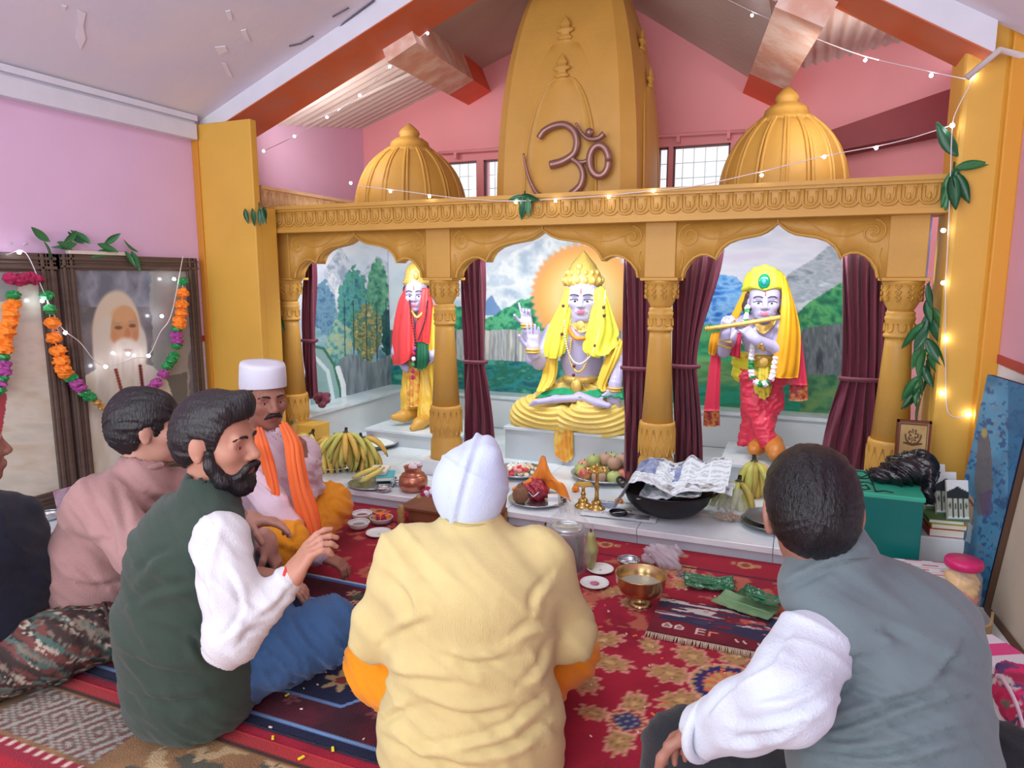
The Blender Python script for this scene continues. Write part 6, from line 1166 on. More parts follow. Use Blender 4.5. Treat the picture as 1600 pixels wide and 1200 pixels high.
M_bp = cloth('black_trousers', (38, 40, 46)); S = Soft(.01, .04); S.chain([pel, kL], [.12, .095]); S.chain([pel, kR], [.12, .09]); S.chain([kL, np.array([.16, 1.62, .08])], [.09, .06]); S.chain([kR, np.array([.1, 1.6, .08])], [.09, .06]); S.ell(pel+[0, 0, -.03], (.18, .18, .1)); S.fun(pel-1, pel+[1, 1, .2], lambda p: p[..., 2]-.014, k=.01); ob('trousers', S.build(None, 1, wrinkle(.010, (12, 8, 16), (12, 12, 10), 1.2, 92)), M_bp, P_)

# ------------------------------------------------------------------ person in dark jacket cut by the left edge
hed = J(-60, 700, 2.0); nek = J(-55, 775, 2.0); che = J(-35, 850, 2.02); pel = J(-30, 955, 2.05); pel[2] = .14; sh1, sh2 = J(-110, 830, 1.9), J(20, 815, 2.12); lat = unit(sh2-sh1); P_ = person('person', 'person in dark navy jacket cut by the left edge', [pel[0], pel[1], .014]); R = basis(unit(RT*.6+FH*.7))
S = Soft(.005, .02); head(S, hed, R, 1.0); Cb = Soft(.016, .03); Cb.chain([pel, che, nek], [.11, .11, .05]); el_ = J(45, 900, 2.1); Cb.chain([sh2, el_], [.045, .04]); wr_ = J(10, 930, 2.3); Hh = Soft(.006, .015); Hh.chain([el_, wr_], [.036, .028]); hand(Hh, wr_, unit(FH), (0, 0, -1), 1, .95, (.4,)*4); body_mesh(P_, skinpal((160, 114, 98)), [S, Hh], Cb)
ob('hair', hair_cap(hed, R, 1.0, seed=31), M_hair, P_)
S = Soft(.01, .04); S.chain([pel+[0, 0, -.03], che], [.17, .14], wide=lat, f=1.2); S.chain([che, nek+[0, 0, -.04]], [.13, .07], wide=lat, f=1.3); S.cap(sh1, sh2, .07); S.chain([sh2, el_, wr_], [.075, .065, .05]); S.chain([sh1, J(-110, 920, 2.0)], [.07, .06]); S.fun(pel-.6, pel+.6, lambda p: p[..., 2]-.03, k=.008); ob('jacket', S.build(None, 1, wrinkle(.012, (8, 8, 16), (12, 12, 8), 1.4, 95)), cloth('navy_jacket', (26, 29, 44)), P_)
S = Soft(.012, .04); k1 = J(30, 940, 2.35); k1[2] = .12; k2 = J(-150, 960, 2.2); k2[2] = .12; S.chain([pel, k1], [.12, .09]); S.chain([pel, k2], [.12, .09]); S.chain([k1, (k1+k2)/2], [.085, .06]); S.chain([k2, (k1+k2)/2], [.085, .06]); S.fun(pel-1, pel+[1, 1, .2], lambda p: p[..., 2]-.014, k=.01); ob('trousers', S.build(), cloth('dark_trousers', (36, 36, 46)), P_)
# ================================================================== offerings on the platform and the carpet
M_ss = mat('stainless_steel', (196, 202, 208), .22, metal=.9); M_ssd = mat('dull_steel', (130, 138, 144), .35, metal=.8); M_brass = mat('polished_brass', (206, 170, 98), .25, metal=.85, var=.1, vscale=20)
M_copper = mat('copper', (196, 128, 104), .3, metal=.75, var=.08, vscale=12); M_iron = mat('black_iron', (34, 32, 36), .5, metal=.3, var=.2, vscale=10); M_china = mat('white_melamine', (236, 240, 240), .25)
def zz_(x, y, z=.077): return onZ(x, y, z)
def dish(name, lab, c, r, h, m, cat='plate', lip=.12, parts=None, group=None, deep=False):
    r_ = thing(name, lab, cat, c, group=group); prof = [(.0, r*.55), (.004, r*.62), (h*.6, r*.9), (h, r), (h+.004, r*1.0), (h+.003, r*.97), (h*.65, r*.86), (.009, r*.58), (.007, .004)] if not deep else [(0, r*.35), (.003, r*.5), (h*.3, r*.82), (h*.7, r*.97), (h, r), (h+.002, r*.985), (h*.7, r*.94), (h*.3, r*.78), (.008, r*.45), (.007, .003)]
    ob('dish_body', lathe(prof, 40, c, cap=False), m, r_); a = np.linspace(0, 2*PI, 41); ob('rim', tube([(c[0]+r*math.cos(t), c[1]+r*math.sin(t), c[2]+h+.002) for t in a], .003, 6), m, r_); return r_
def banana_mesh():
    t = np.linspace(0, 1, 13); a = t*1.35-.1; R_ = .125; P = np.stack([R_*np.sin(a), 0*t, -R_*(1-np.cos(a))*1.25], -1); rad = np.interp(t, [0, .08, .16, .32, .6, .82, .94, 1], [.0045, .005, .0105, .0145, .015, .011, .005, .0035])
    V, F = tube(P, rad, 6); return V, F, np.repeat(t, 6)
bv, bf, bt = banana_mesh(); BANM = []
M_banv = mat('banana_skin', attr=True, rough=.45, var=.12, vscale=40)
for cb_ in ((222, 204, 108), (196, 196, 100), (218, 180, 84), (178, 160, 78)):
    k_ = np.clip(np.maximum((.1-bt)/.08, (bt-.9)/.08), 0, 1)[:, None]; cc = np.array(cb_, float)*(1-k_)+np.array((74, 58, 40.))*k_
    b = mesh('banana', bv, bf, True, lin(cc)); b.materials.append(M_banv); BANM.append(b)
M_stem = mat('banana_stem', (66, 54, 40), .7)
def banana_bunch(c, R3, n, kind, lab, s=1., fan=2.6, group='banana bunches on the platform', drop=0.7):
    """a hand of bananas: two rows spread from a dark crown"""
    r = thing('banana_bunch', lab, 'bananas', c, group=group); c = np.asarray(c, float)
    for row in range(2):
        m = n if row == 0 else n-2
        for i in range(m):
            a = (i/(m-1)-.5)*fan; o = link('banana', BANM[kind if random.random() < .55 else random.randrange(4)], None, r); ss = s*random.uniform(.9, 1.08)
            o.matrix_basis = Matrix.Translation((c+[0, 0, .018*row*s]).tolist()) @ Matrix(R3.tolist()).to_4x4() @ Matrix.Rotation(a, 4, 'Z') @ Matrix.Translation((.014+.006*(i % 2), 0, 0)) @ Matrix.Rotation(drop-.42*row+random.uniform(-.14, .14), 4, 'Y') @ Matrix.Rotation(random.uniform(-.25, .25), 4, 'X') @ Matrix.Diagonal((ss, ss, ss, 1))
    ob('crown', sphere(c+[0, 0, .01*s], (.02*s, .02*s, .02*s), 6, 8), M_stem, r); ob('stem', tube([c, c+R3 @ np.array([-.015, 0, .045])*s], [.010*s, .008*s], 6), M_stem, r); return r
# bananas on the big tray
tc = zz_(528, 724); tr = dish('banana_tray', 'large steel tray heaped with bananas beside the man in the white cap', tc, .235, .025, M_ss, 'tray')
FW0 = -PI/2
for k, (x_, y_, z_, rz_, kd, n_, lab, dr) in enumerate(((505, 705, .20, FW0-.2, 0, 8, 'yellow banana bunch at the front left of the big tray', 1.0), (533, 700, .205, FW0+.15, 0, 9, 'yellow banana bunch at the front middle of the big tray', 1.05), (572, 706, .18, FW0+.7, 2, 8, 'ripe speckled banana bunch at the right of the big tray', .9), (486, 684, .27, FW0-.6, 0, 7, 'banana bunch on top at the left of the big tray', .5), (540, 682, .29, FW0+.3, 1, 8, 'greenish banana bunch on top of the heap on the big tray', .45), (520, 690, .24, FW0-1.4, 2, 7, 'dark stemmed banana bunch in the middle of the heap', .4), (566, 690, .25, FW0+1.2, 1, 7, 'greenish banana bunch behind the ripe one', .5))):
    banana_bunch(onZ(x_, y_, z_), rotz(rz_), n_, kd, lab, 1.12, 2.7, drop=dr)
# rice plate with a pink flower
c = zz_(588, 697); dish('rice_plate', 'steel plate of white rice behind the bananas', c, .155, .028, M_ssd, 'plate')
tag(ob('rice', lathe([(.012, .13), (.03, .11), (.044, .07), (.05, .01)], 28, c, mod=lambda a, z: 1+.04*np.sin(a*5)), mat('white_rice', (236, 238, 232), .8, bump=.6, bscale=180)), 'mound of white rice on the steel plate', 'rice', kind='stuff')
fb = thing('pink_flowers', 'bunch of pink flowers lying on the rice', 'flowers', onZ(573, 686, .12))
for i in range(9): flower(fb, onZ(573+random.uniform(-9, 9), 687+random.uniform(-4, 3), .125), .016, 'm')
# tray with books, cut bananas and bowls
M_teal = mat('turquoise_cover', (70, 170, 184), .5); M_creamp = mat('cream_cover', (226, 216, 198), .6)
dish('offering_tray', 'flat steel tray with books and bananas near the copper pot', zz_(582, 758), .13, .014, M_ss, 'tray')
def book(lab, c, w, l, h, rz, m, tilt=0.): 
    R_ = rotz(rz) @ rotx(tilt); r = thing('book', lab, 'book', c); ob('cover', tf(box(-w/2, w/2, -l/2, l/2, 0, h, .002), R_, c), m, r, False); ob('pages', tf(box(-w/2+.003, w/2+.001, -l/2-.001, l/2+.001, .003, h-.003), R_, c), mat('paper_pages', (232, 226, 214), .8), r, False); return r
book('turquoise covered book on the flat tray', zz_(603, 752)+[0, 0, .022], .10, .15, .02, .5, M_teal); book('cream covered book lying on the turquoise one', zz_(593, 749)+[0, 0, .043], .10, .14, .022, .35, M_creamp)
for lab, x_, y_, a in (('single banana lying front on the flat tray', 575, 764, .3), ('single banana lying behind on the flat tray', 565, 757, -.1)):
    o = tag(link('banana_fruit', BANM[0], None), lab, 'banana', 'loose bananas'); o.matrix_basis = Matrix.Translation((zz_(x_, y_)+[-.05, 0, .035]).tolist()) @ Matrix.Rotation(a, 4, 'Z') @ Matrix.Rotation(-.45, 4, 'Y') @ Matrix.Rotation(PI/2, 4, 'X')
c = zz_(600, 768); dish('steel_bowl', 'small steel bowl of seeds left of the copper pot', c, .042, .024, M_ss, 'bowl', deep=True); tag(ob('seeds', lathe([(.014, .03), (.02, .02), (.022, .002)], 16, c), mat('mixed_seeds', (196, 180, 164), .8, var=.3, vscale=120, bump=.6, bscale=160)), 'pale seeds in the small steel bowl', 'seeds', kind='stuff')
dish('steel_cup', 'tiny steel cup right behind the bowl of seeds', zz_(614, 756), .022, .03, M_ss, 'cup', deep=True); dish('steel_cup', 'tiny steel cup beside the copper pot', zz_(622, 760), .02, .03, M_ss, 'cup', deep=True)
# copper pot
c = zz_(646, 766); pt = thing('copper_pot', 'round copper water pot on the platform edge', 'pot', c)
ob('pot_body', lathe([(0, .05), (.004, .062), (.02, .074), (.05, .078), (.075, .074), (.09, .058), (.096, .046), (.104, .043), (.125, .046), (.13, .05), (.133, .05), (.13, .044), (.1, .04)], 40, c, cap=False), M_copper, pt); ob('pot_base', lathe([(0, .02), (.0, .05), (.003, .05)], 24, c), M_copper, pt); ringt(c+[0, 0, .09], (0, 0, 1), .06, .003, M_copper, pt, 'pot_ring')
fb = thing('pot_flowers', 'small pink and white flowers in the mouth of the copper pot', 'flowers', c+[0, 0, .13])
for i in range(7): flower(fb, c+[random.uniform(-.03, .03), random.uniform(-.03, .03), .138], .014, random.choice('wwm'))
fb = thing('pink_flowers', 'pink flowers at the platform edge beside the white cap', 'flowers', zz_(670, 778))
for i in range(8): flower(fb, zz_(668+random.uniform(-8, 8), 776+random.uniform(-8, 6))+[0, 0, .016], .015, random.choice('mmw'))
# plate of sweets
c = zz_(812, 742); dish('sweets_plate', 'steel plate of white and pink sweets behind the orange cloth', c, .15, .03, M_ss)
SWM = [mat('white_sweet', (240, 234, 224), .7), mat('pink_sweet', (238, 150, 150), .7), mat('cream_sweet', (226, 206, 176), .7), mat('red_sweet', (220, 60, 60), .6)]
sw_me = []
for m_ in SWM: q = mesh('sweet', *ruffle(40+len(sw_me), .5, 6, 8)); q.materials.append(m_); sw_me.append(q)
for i in range(46):
    a = i*2.4; rr_ = .115*math.sqrt((i % 23)/23); lv = i//23; o = tag(link('sweet', sw_me[[0, 0, 2, 0, 1, 2, 0, 3][i % 8]], None), 'small sweet piled on the plate behind the orange cloth', 'sweet', 'sweets on the steel plate'); o.matrix_basis = Matrix.Translation((c+[rr_*(1-.3*lv)*math.cos(a), rr_*(1-.3*lv)*math.sin(a), .026+.02*lv]).tolist()) @ Matrix.Rotation(a, 4, 'Z') @ Matrix.Diagonal((.028, .034, .024, 1))
# cloth covered idol on a tray
c = zz_(836, 786); dish('idol_tray', 'steel tray under the cloth draped idol', c+[0, .02, 0], .14, .018, M_ss, 'tray')
idl = thing('draped_idol', 'small red wrapped idol under a pointed orange cloth', 'idol', c+[0, .03, .01]); S = Soft(.005, .02); ci = c+[0, .03, .01]
S.ell(ci+[0, 0, .04], (.065, .05, .042)); S.ell(ci+[-.025, -.02, .065], (.035, .03, .03)); S.ell(ci+[.03, -.02, .06], (.038, .03, .032)); S.ell(ci+[.0, .0, .085], (.032, .03, .03)); ob('red_bundle', S.build(None, 1, wrinkle(.016, (30, 10, 20), (14, 20, 30), 1.3, 4)), mat('crimson_foil', (168, 34, 56), .35, var=.35, vscale=30, coat=.4), idl)
for q_ in ((.005, -.056, .052),): ob('silver_trim', tube(spline([ci+[q_[0]-.03, q_[1], q_[2]], ci+[q_[0], q_[1]-.012, q_[2]-.015], ci+[q_[0]+.03, q_[1], q_[2]+.01]], 12), .005, 6), M_ss, idl)
M_oc = mat('orange_satin', (240, 140, 30), .4, var=.1, vscale=20, sheen=.3); T_ = lambda x, y, Y: onY(x, y, Y)
Y0 = float(c[1])+.02
ob('hood_cloth', drape([[T_(846, 714, Y0+.03), T_(848, 712, Y0+.02), T_(852, 714, Y0+.03)], [T_(836, 738, Y0+.03), T_(848, 732, Y0-.01), T_(860, 738, Y0+.03)], [T_(822, 752, Y0+.02), T_(848, 746, Y0+.0), T_(872, 752, Y0+.02)], [T_(802, 762, Y0-.02), T_(845, 752, Y0+.03), T_(882, 758, Y0-.02)], [T_(800, 766, Y0-.04), T_(845, 756, Y0+.04), T_(892, 784, Y0-.05)]], 34, 30, .004, 5), M_oc, idl)
S = Soft(.005, .01); cb_ = zz_(811, 790)+[0, .02, 0]; cp_ = thing('coconut', 'brown husked coconut left of the draped idol', 'coconut', cb_); S.ell(cb_+[0, 0, .05], (.042, .04, .046)); S.ell(cb_+[0, 0, .095], (.016, .016, .016)); ob('husk', S.build(None, 1, lambda V, N: N*(.005*(fbm(V[:, 0]*60, V[:, 2]*30+V[:, 1]*40, 3)-.5))[:, None]), mat('coconut_husk', (132, 96, 72), .9, var=.3, vscale=40, bump=.6), cp_); ob('husk_tuft', tube([cb_+[0, 0, .09], cb_+[.01, 0, .115]], [.014, .004], 6), mat('coconut_husk', (132, 96, 72)), cp_)
def packet(name, lab, c, w, l, h, rz, tx, m, band): r = thing(name, lab, 'packet', c); R_ = rotz(rz) @ rotx(tx); ob('carton', tf(box(-w/2, w/2, -l/2, l/2, -h/2, h/2, .002), R_, c), m, r, False); ob('print_band', tf(box(-w/2-.0006, w/2+.0006, -l*.18, l*.18, -h/2-.0006, h/2+.0006), R_, c), band, r, False)
packet('incense_packet', 'white packet leaning at the right of the idol', zz_(864, 792)+[0, 0, .035], .05, .06, .016, .4, .9, mat('white_card', (232, 232, 226), .5), mat('pale_print', (190, 200, 214), .5)); packet('incense_packet', 'dark packet leaning beside the white one', zz_(880, 786)+[0, 0, .045], .03, .085, .016, .5, .9, mat('dark_card', (70, 66, 74), .5), mat('grey_print', (150, 150, 156), .5))
for lab, x_, y_ in (('orange marigold left of the draped idol', 790, 756), ('orange marigold between the idol and fruit plate', 899, 768), ('orange marigold beside the iron pan', 967, 787)):
    f_ = thing('marigold', lab, 'flower', zz_(x_, y_)); flower(f_, zz_(x_, y_)+[0, 0, .016], .02, 'o', .8); ob('calyx', sphere(zz_(x_, y_)+[0, 0, .004], .008, 6, 8), M_leaf[0], f_)
# fruit plate
c = zz_(945, 748); dish('fruit_plate', 'steel plate of apples and guavas behind the brass lamps', c, .19, .032, M_ss)
FRM = [mat('apple_red', (186, 84, 78), .3, var=.2, vscale=14, col2=(208, 160, 96)), mat('guava_green', (172, 184, 112), .4, var=.1, vscale=14), mat('potato_tan', (186, 152, 128), .6, var=.1), mat('peach_fruit', (214, 150, 118), .45, var=.12, vscale=12, col2=(196, 104, 96))]
for i, (dx, dy, dz, k) in enumerate(((-.13, -.03, 0, 1), (-.09, -.1, 0, 0), (-.0, -.13, 0, 2), (.08, -.11, 0, 1), (.12, -.05, 0, 3), (-.14, .06, 0, 3), (.0, -.03, 0, 1), (.06, .02, 0, 2), (-.06, .04, 0, 1), (.12, .06, 0, 2), (-.06, -.03, .06, 1), (.0, .01, .065, 2), (.06, -.03, .06, 2), (.02, .05, .06, 1), (.09, .03, .065, 2))):
    r = thing('fruit', ('red and yellow apple', 'pale green guava', 'tan round fruit', 'peach coloured fruit')[k]+(' on top of the heap' if dz else (' at the front' if dy < -.09 else (' at the left rim' if dx < -.1 else (' at the right rim' if dx > .1 else ' in the middle'))))+' of the fruit plate', 'fruit', c+[dx, dy, .04+dz], group='fruit heaped on the steel plate'); q = c+[dx, dy, .046+dz]
    prof = [(-.037, .003), (-.036, .015), (-.03, .028), (-.012, .039), (.006, .041), (.022, .035), (.032, .02), (.033, .01), (.028, .002)]; ob('flesh', lathe(prof, 18, q, cap=True), FRM[k], r); ob('stalk', tube([q+[0, 0, .028], q+[.004, 0, .042]], .0022, 5), M_stem, r)
# brass lamps
def lamp(lab, c, H, cups):
    r = thing('brass_lamp', lab, 'lamp', c); ob('lamp_base', lathe([(0, .042), (.006, .045), (.012, .04), (.02, .03), (.03, .022), (.036, .026), (.042, .02), (.05, .012)], 28, c), M_brass, r)
    ob('lamp_stem', lathe([(.045, .012), (H*.4, .009), (H*.5, .014), (H*.56, .009), (H*.75, .008), (H*.8, .012)], 20, c), M_brass, r)
    ob('oil_dish', lathe([(H*.78, .01), (H*.8, .03), (H*.84, .044), (H*.87, .047), (H*.86, .042), (H*.83, .02)], 28, c, mod=lambda a, z: 1+.12*np.cos(a*5)*(z > H*.82)), M_brass, r)
    if cups:
        for k in range(5): a = k*2*PI/5-PI/2; ob('wick_cup', sphere(c+[.045*math.cos(a), .045*math.sin(a), H*.865], (.013, .013, .008), 6, 10), M_brass, r)
        ob('lamp_finial', lathe([(H*.85, .012), (H*.9, .007), (H*.94, .01), (H*.97, .006), (H, .001)], 16, c), M_brass, r)
lamp('tall brass lamp with five wick cups in front of the fruit', zz_(932, 796), .235, True); lamp('short brass lamp left of the tall one', zz_(911, 792), .135, False)
# newspapers
M_news = mat('newspaper', attr=True, rough=.85)
def newsprint(P, s=3):
    u, v = np.meshgrid(np.linspace(0, 1, P.shape[0]), np.linspace(0, 1, P.shape[1]), indexing='ij'); p = Paint(u, v, (222, 230, 236)); colm = np.mod(u*4, 1); ln = (np.mod(v*46, 1) < .45) & (colm > .08) & (vnoise(u*60, np.floor(v*46)*3.1, s) > .25); p.mix(ln, (178, 186, 194), .8)
    p.tex((u > .1) & (u < .42) & (v > .5) & (v < .85), [(60, 72, 110), (150, 160, 190), (96, 110, 150)], 9, 9, s); p.tex((u > .55) & (u < .9) & (v > .12) & (v < .36), [(110, 110, 116), (196, 196, 196), (70, 70, 80)], 9, 9, s+3); p.mix((v > .9) & (v < .95) & (u > .1) & (u < .9) & (vnoise(u*30, v*3, s) > .3), (120, 122, 132)); return p.out()
def paper(lab, P, s=3, name='newspaper_sheet'):
    V, F = sheet(P, .0015); cc = newsprint(P, s); return tag(ob(name, (V, F, np.vstack([cc, cc])), M_news), lab, 'newspaper')
P = flat_grid(zz_(905, 806)+[0, 0, .003], (.36, .02, 0), (-.02, .26, 0), 60, 50); P[..., 2] += .006*fbm(P[..., 0]*14, P[..., 1]*14, 3); paper('newspaper spread flat under the brass lamps', P)
# iron pan covered by newspaper
c = np.array([-.53, 3.25, PZ]); pan = thing('iron_pan', 'black iron cooking pan covered with crumpled newspaper', 'pan', c)
ob('pan_body', lathe([(0, .06), (.004, .09), (.03, .15), (.07, .19), (.125, .212), (.132, .214), (.13, .207), (.07, .183), (.03, .142), (.01, .08), (.009, .002)], 48, c, cap=False), M_iron, pan)
for s_ in (-1, 1): ob('pan_handle', tube(spline([c+[s_*.205, -.05, .12], c+[s_*.24, -.03, .145], c+[s_*.24, .03, .145], c+[s_*.205, .05, .12]], 16), .007, 8), M_iron, pan)
def crumple(x0, x1, y0, y1, z, amp, sd, tilt=0., nx=70, ny=60):
    P = flat_grid((x0, y0, z), (x1-x0, 0, 0), (0, y1-y0, 0), nx, ny); u = (P[..., 0]-x0)/(x1-x0); v = (P[..., 1]-y0)/(y1-y0)
    n1 = np.abs(fbm(P[..., 0]*9+3, P[..., 1]*9, sd)-.5)*2; n2 = fbm(P[..., 0]*4, P[..., 1]*4, sd+9)-.5; P[..., 2] += amp*(1.2*n1+1.4*n2)+tilt*(u-.5); P[..., 1] += .02*n2; return P
P = crumple(-.75, -.36, 3.04, 3.42, .215, .05, 5, -.01); P[..., 2] += .05*np.exp(-((P[..., 0]+.62)/.1)**2)-.10*np.clip((-.68-P[..., 0])/.07, 0, 1)**1.2+.03*np.clip((P[..., 1]-3.2)/.2, 0, 1); paper('crumpled newspaper heaped on the left of the iron pan', P, 13)
P = crumple(-.64, -.25, 3.06, 3.42, .25, .04, 8, .03); P[..., 2] += .045*np.clip((P[..., 1]-3.2)/.2, 0, 1)-.05*np.clip((-.45-P[..., 0])/.15, 0, 1); paper('crumpled newspaper heaped on the right of the iron pan', P, 23)
P = crumple(-.40, -.23, 3.16, 3.40, .225, .03, 18, -.03); paper('pinkish newspaper corner hanging over the right rim', P, 33)
c = zz_(966, 806); dish('black_bowl', 'small black bowl with a spoon before the iron pan', c, .042, .018, mat('black_glaze', (30, 32, 46), .2), 'bowl', deep=True); sp = thing('spoon', 'steel spoon leaning in the small black bowl', 'spoon', c+[.02, 0, .01]); ob('spoon_handle', tube([c+[.005, -.005, .02], c+[.05, -.02, .034]], .0028, 6), M_ss, sp); ob('spoon_head', sphere(c+[.055, -.022, .036], (.014, .010, .004), 6, 10), M_ss, sp)
# bag of nuts
M_film = mat('clear_plastic', (236, 242, 246), .08, alpha=.2, spec=.8); c = zz_(1136, 812); bg_ = thing('nut_bag', 'clear plastic bag of brown nuts right of the pan', 'bag', c); S = Soft(.006, .03); S.ell(c+[0, 0, .05], (.085, .06, .058)); S.chain([c+[.02, 0, .09], c+[.05, .02, .135]], [.03, .012]); ob('plastic', S.build(None, 1, wrinkle(.018, (26, 14, 20), (16, 26, 14), 1.6, 7)), M_film, bg_)
nt_ = []
for i in range(70): a = random.uniform(0, 6.28); rr_ = .068*math.sqrt(random.random()); nt_.append(sphere(c+[rr_*math.cos(a), .65*rr_*math.sin(a), .012+random.uniform(0, .035)*(1-rr_/.08)], (.009, .007, .006), 5, 7))
tag(ob('nuts', join(*nt_), mat('brown_nuts', (176, 132, 92), .7, var=.3, vscale=60), bg_), kind='stuff')
banana_bunch(zz_(1176, 772)+[0, 0, .15], rotz(-PI/2+.2), 7, 1, 'green banana bunch standing beside the bag of nuts', 1.3, 1.9, drop=.85); banana_bunch(zz_(1152, 790)+[0, 0, .10], rotz(-PI/2-.3), 6, 1, 'lower green banana bunch touching the bag of nuts', 1.2, 1.8, drop=.6)
c = zz_(1206, 822); dish('steel_plate', 'lower plate of the stacked steel plates by the bananas', c, .135, .024, M_ssd, group='stacked steel plates'); dish('steel_plate', 'upper plate of the stacked steel plates by the bananas', c+[.005, .0, .02], .125, .024, M_ssd, group='stacked steel plates')
# ---- things on the carpet
CZ = .0125
sl = onZ(627, 820, CZ); sr = onZ(764, 838, CZ); M_turn = mat('carved_golden_wood', (170, 138, 84), .5, var=.25, vscale=50, bump=.5, bscale=90); M_bw = mat('brown_wood', (120, 72, 48), .5, var=.2, vscale=14)
st_ = thing('low_stool', 'low wooden stool with carved golden legs partly hidden by the yellow kurta', 'stool', (sl+sr)/2)
ob('stool_top', box(sl[0]-.02, sr[0]+.02, sl[1]+.01, sl[1]+.2, .085, .1, .003), M_bw, st_, False)
for q in (sl, sr, sl+[0, .17, 0], sr+[0, .17, 0]): ob('leg', lathe([(0, .012), (.01, .018), (.03, .021), (.05, .018), (.07, .021), (.09, .014), (.1, .01)], 12, q, mod=lambda a, z: 1+.06*np.cos(a*6)), M_turn, st_)
ob('stool_apron', box(sl[0]+.03, sr[0]-.02, sl[1]+.02, sl[1]+.03, .03, .085), M_bw, st_, False)
def bowl(lab, x, y, r, h, m, fill=None, z=CZ, name='white_bowl'):
    c = onZ(x, y, z); b = dish(name, lab, c, r, h, m, 'bowl', deep=True)
    if fill: ob('contents', lathe([(h*.4, r*.8), (h*.7, r*.6), (h*.75, .003)], 20, c), fill, b)
    return c
M_grain = mat('grey_grains', (150, 140, 136), .8, var=.4, vscale=120, bump=.5); bowl('white bowl of grey grains nearest the man in the orange scarf', 561, 826, .05, .03, M_china, M_grain); bowl('white bowl with red grains at the back by the platform', 566, 811, .048, .03, M_china, mat('red_grains', (150, 90, 86), .8, var=.4, vscale=90))
c = bowl('pale bowl of orange and yellow flower petals', 596, 818, .055, .03, mat('grey_bowl', (196, 196, 200), .3), None); fb = thing('petal_heap', 'orange, pink and yellow petals heaped in the pale bowl', 'flowers', c+[0, 0, .02])
for i in range(10): flower(fb, c+[random.uniform(-.03, .03), random.uniform(-.03, .03), .034], .015, random.choice('oomd'))
dish('white_plate', 'empty white plate before the petal bowl', onZ(592, 836, CZ), .058, .012, M_china)
# canister in a plastic bag
c = onZ(886, 886, CZ); cn = thing('steel_canister', 'stainless steel canister inside a clear plastic bag', 'canister', c); ob('can_body', lathe([(0, .064), (.004, .068), (.15, .068), (.153, .07), (.156, .068)], 40, c), mat('brushed_steel', (120, 122, 120), .25, metal=.85), cn); ob('can_lid', lathe([(.154, .07), (.175, .071), (.18, .069), (.183, .058), (.176, .05), (.176, .002)], 40, c, cap=False), M_ss, cn); ringt(c+[0, 0, .165], (0, 0, 1), .0715, .002, M_ss, cn, 'lid_groove')
pb = thing('plastic_bag', 'clear plastic carrier bag wrapped round the steel canister', 'bag', c)
n_ = 40; rows = []
for z, k in ((.0, 1.1), (.04, 1.25), (.09, 1.32), (.14, 1.28), (.18, 1.12), (.21, .8), (.235, .45)): rows.append([c+[.082*k*(1+.12*math.sin(5*t+z*40)+.06*math.sin(11*t))*math.cos(t), .082*k*(1+.1*math.sin(4*t+z*30))*math.sin(t), z+.012*math.sin(3*t)] for t in np.linspace(0, 2*PI, n_, endpoint=False)])
ob('bag_film', grid(np.array(rows), closed_v=True), M_film, pb)
for s_ in (-1, 1): ob('bag_handle', tube(spline([c+[s_*.03, 0, .23], c+[s_*.03, -.01, .28], c+[s_*.005, -.01, .30], c+[-s_*.01, 0, .235]], 16), .007, 6, flat=.5), M_film, pb)
for lab, sx_ in (('yellow green cucumber in the plastic bag left of the canister', -.098), ('yellow green cucumber in the plastic bag right of the canister', .1)):
    ck = thing('cucumber', lab, 'vegetable', c+[sx_, 0, .004]); S = Soft(.005, .01); S.chain([c+[sx_, .0, .03], c+[sx_*1.03, .0, .09], c+[sx_, .0, .15]], [.02, .027, .018]); ob('flesh', S.build(), mat('cucumber_skin', (166, 164, 104), .4, var=.2, vscale=20), ck); ob('stalk', tube([c+[sx_, 0, .165], c+[sx_*.97, 0, .18]], .004, 5), M_stem, ck)
c = onZ(938, 893, CZ); dish('paper_plate', 'plain oval white dish right of the canister', c, .052, .012, M_china); c = onZ(929, 915, CZ); dish('paper_plate', 'oval white dish with a pink smear nearest the yellow kurta', c, .054, .012, M_china); tag(ob('pink_powder', lathe([(.010, .018), (.012, .01), (.0125, .001)], 16, c), mat('pink_powder', (206, 120, 146), .9)), 'smear of pink powder on the white dish', 'powder', kind='stuff')
c = onZ(1000, 944, CZ); bb = thing('brass_bowl', 'footed brass bowl of water on the red carpet', 'bowl', c)
ob('bowl_body', lathe([(.024, .018), (.03, .03), (.04, .055), (.06, .078), (.085, .089), (.115, .092), (.12, .094), (.118, .089), (.085, .084), (.06, .072), (.042, .05), (.035, .003)], 44, c, cap=False), mat('gold_brass', (196, 168, 118), .26, metal=.9), bb); ob('bowl_foot', lathe([(0, .042), (.004, .044), (.012, .03), (.02, .02), (.03, .022)], 32, c), mat('gold_brass', (210, 164, 96)), bb); ob('water', lathe([(.078, .083), (.0785, .002)], 32, c, cap=False), mat('water', (190, 200, 190), .03, spec=.8, alpha=.75), bb)
c = onZ(982, 884, CZ); dish('steel_bowl', 'small steel bowl behind the brass bowl', c, .045, .026, M_ss, 'bowl', deep=True)
c = onZ(1040, 884, CZ); cr_ = thing('plastic_pouch', 'crumpled empty plastic pouch behind the brass bowl', 'bag', c); S = Soft(.006, .02); S.bx(c+[0, 0, .04], (.06, .02, .045), rotx(-.5), .015); S.ell(c+[-.07, 0, .03], (.03, .015, .03)); ob('film', S.build(None, 1, wrinkle(.03, (22, 14, 20), (14, 26, 12), 1.6, 17)), mat('cloudy_plastic', (206, 196, 206), .2, alpha=.6), cr_); ob('pouch_seal', box(c[0]-.055, c[0]+.055, c[1]+.018, c[1]+.022, .08, .095), mat('cloudy_plastic', (206, 196, 206)), cr_, False)
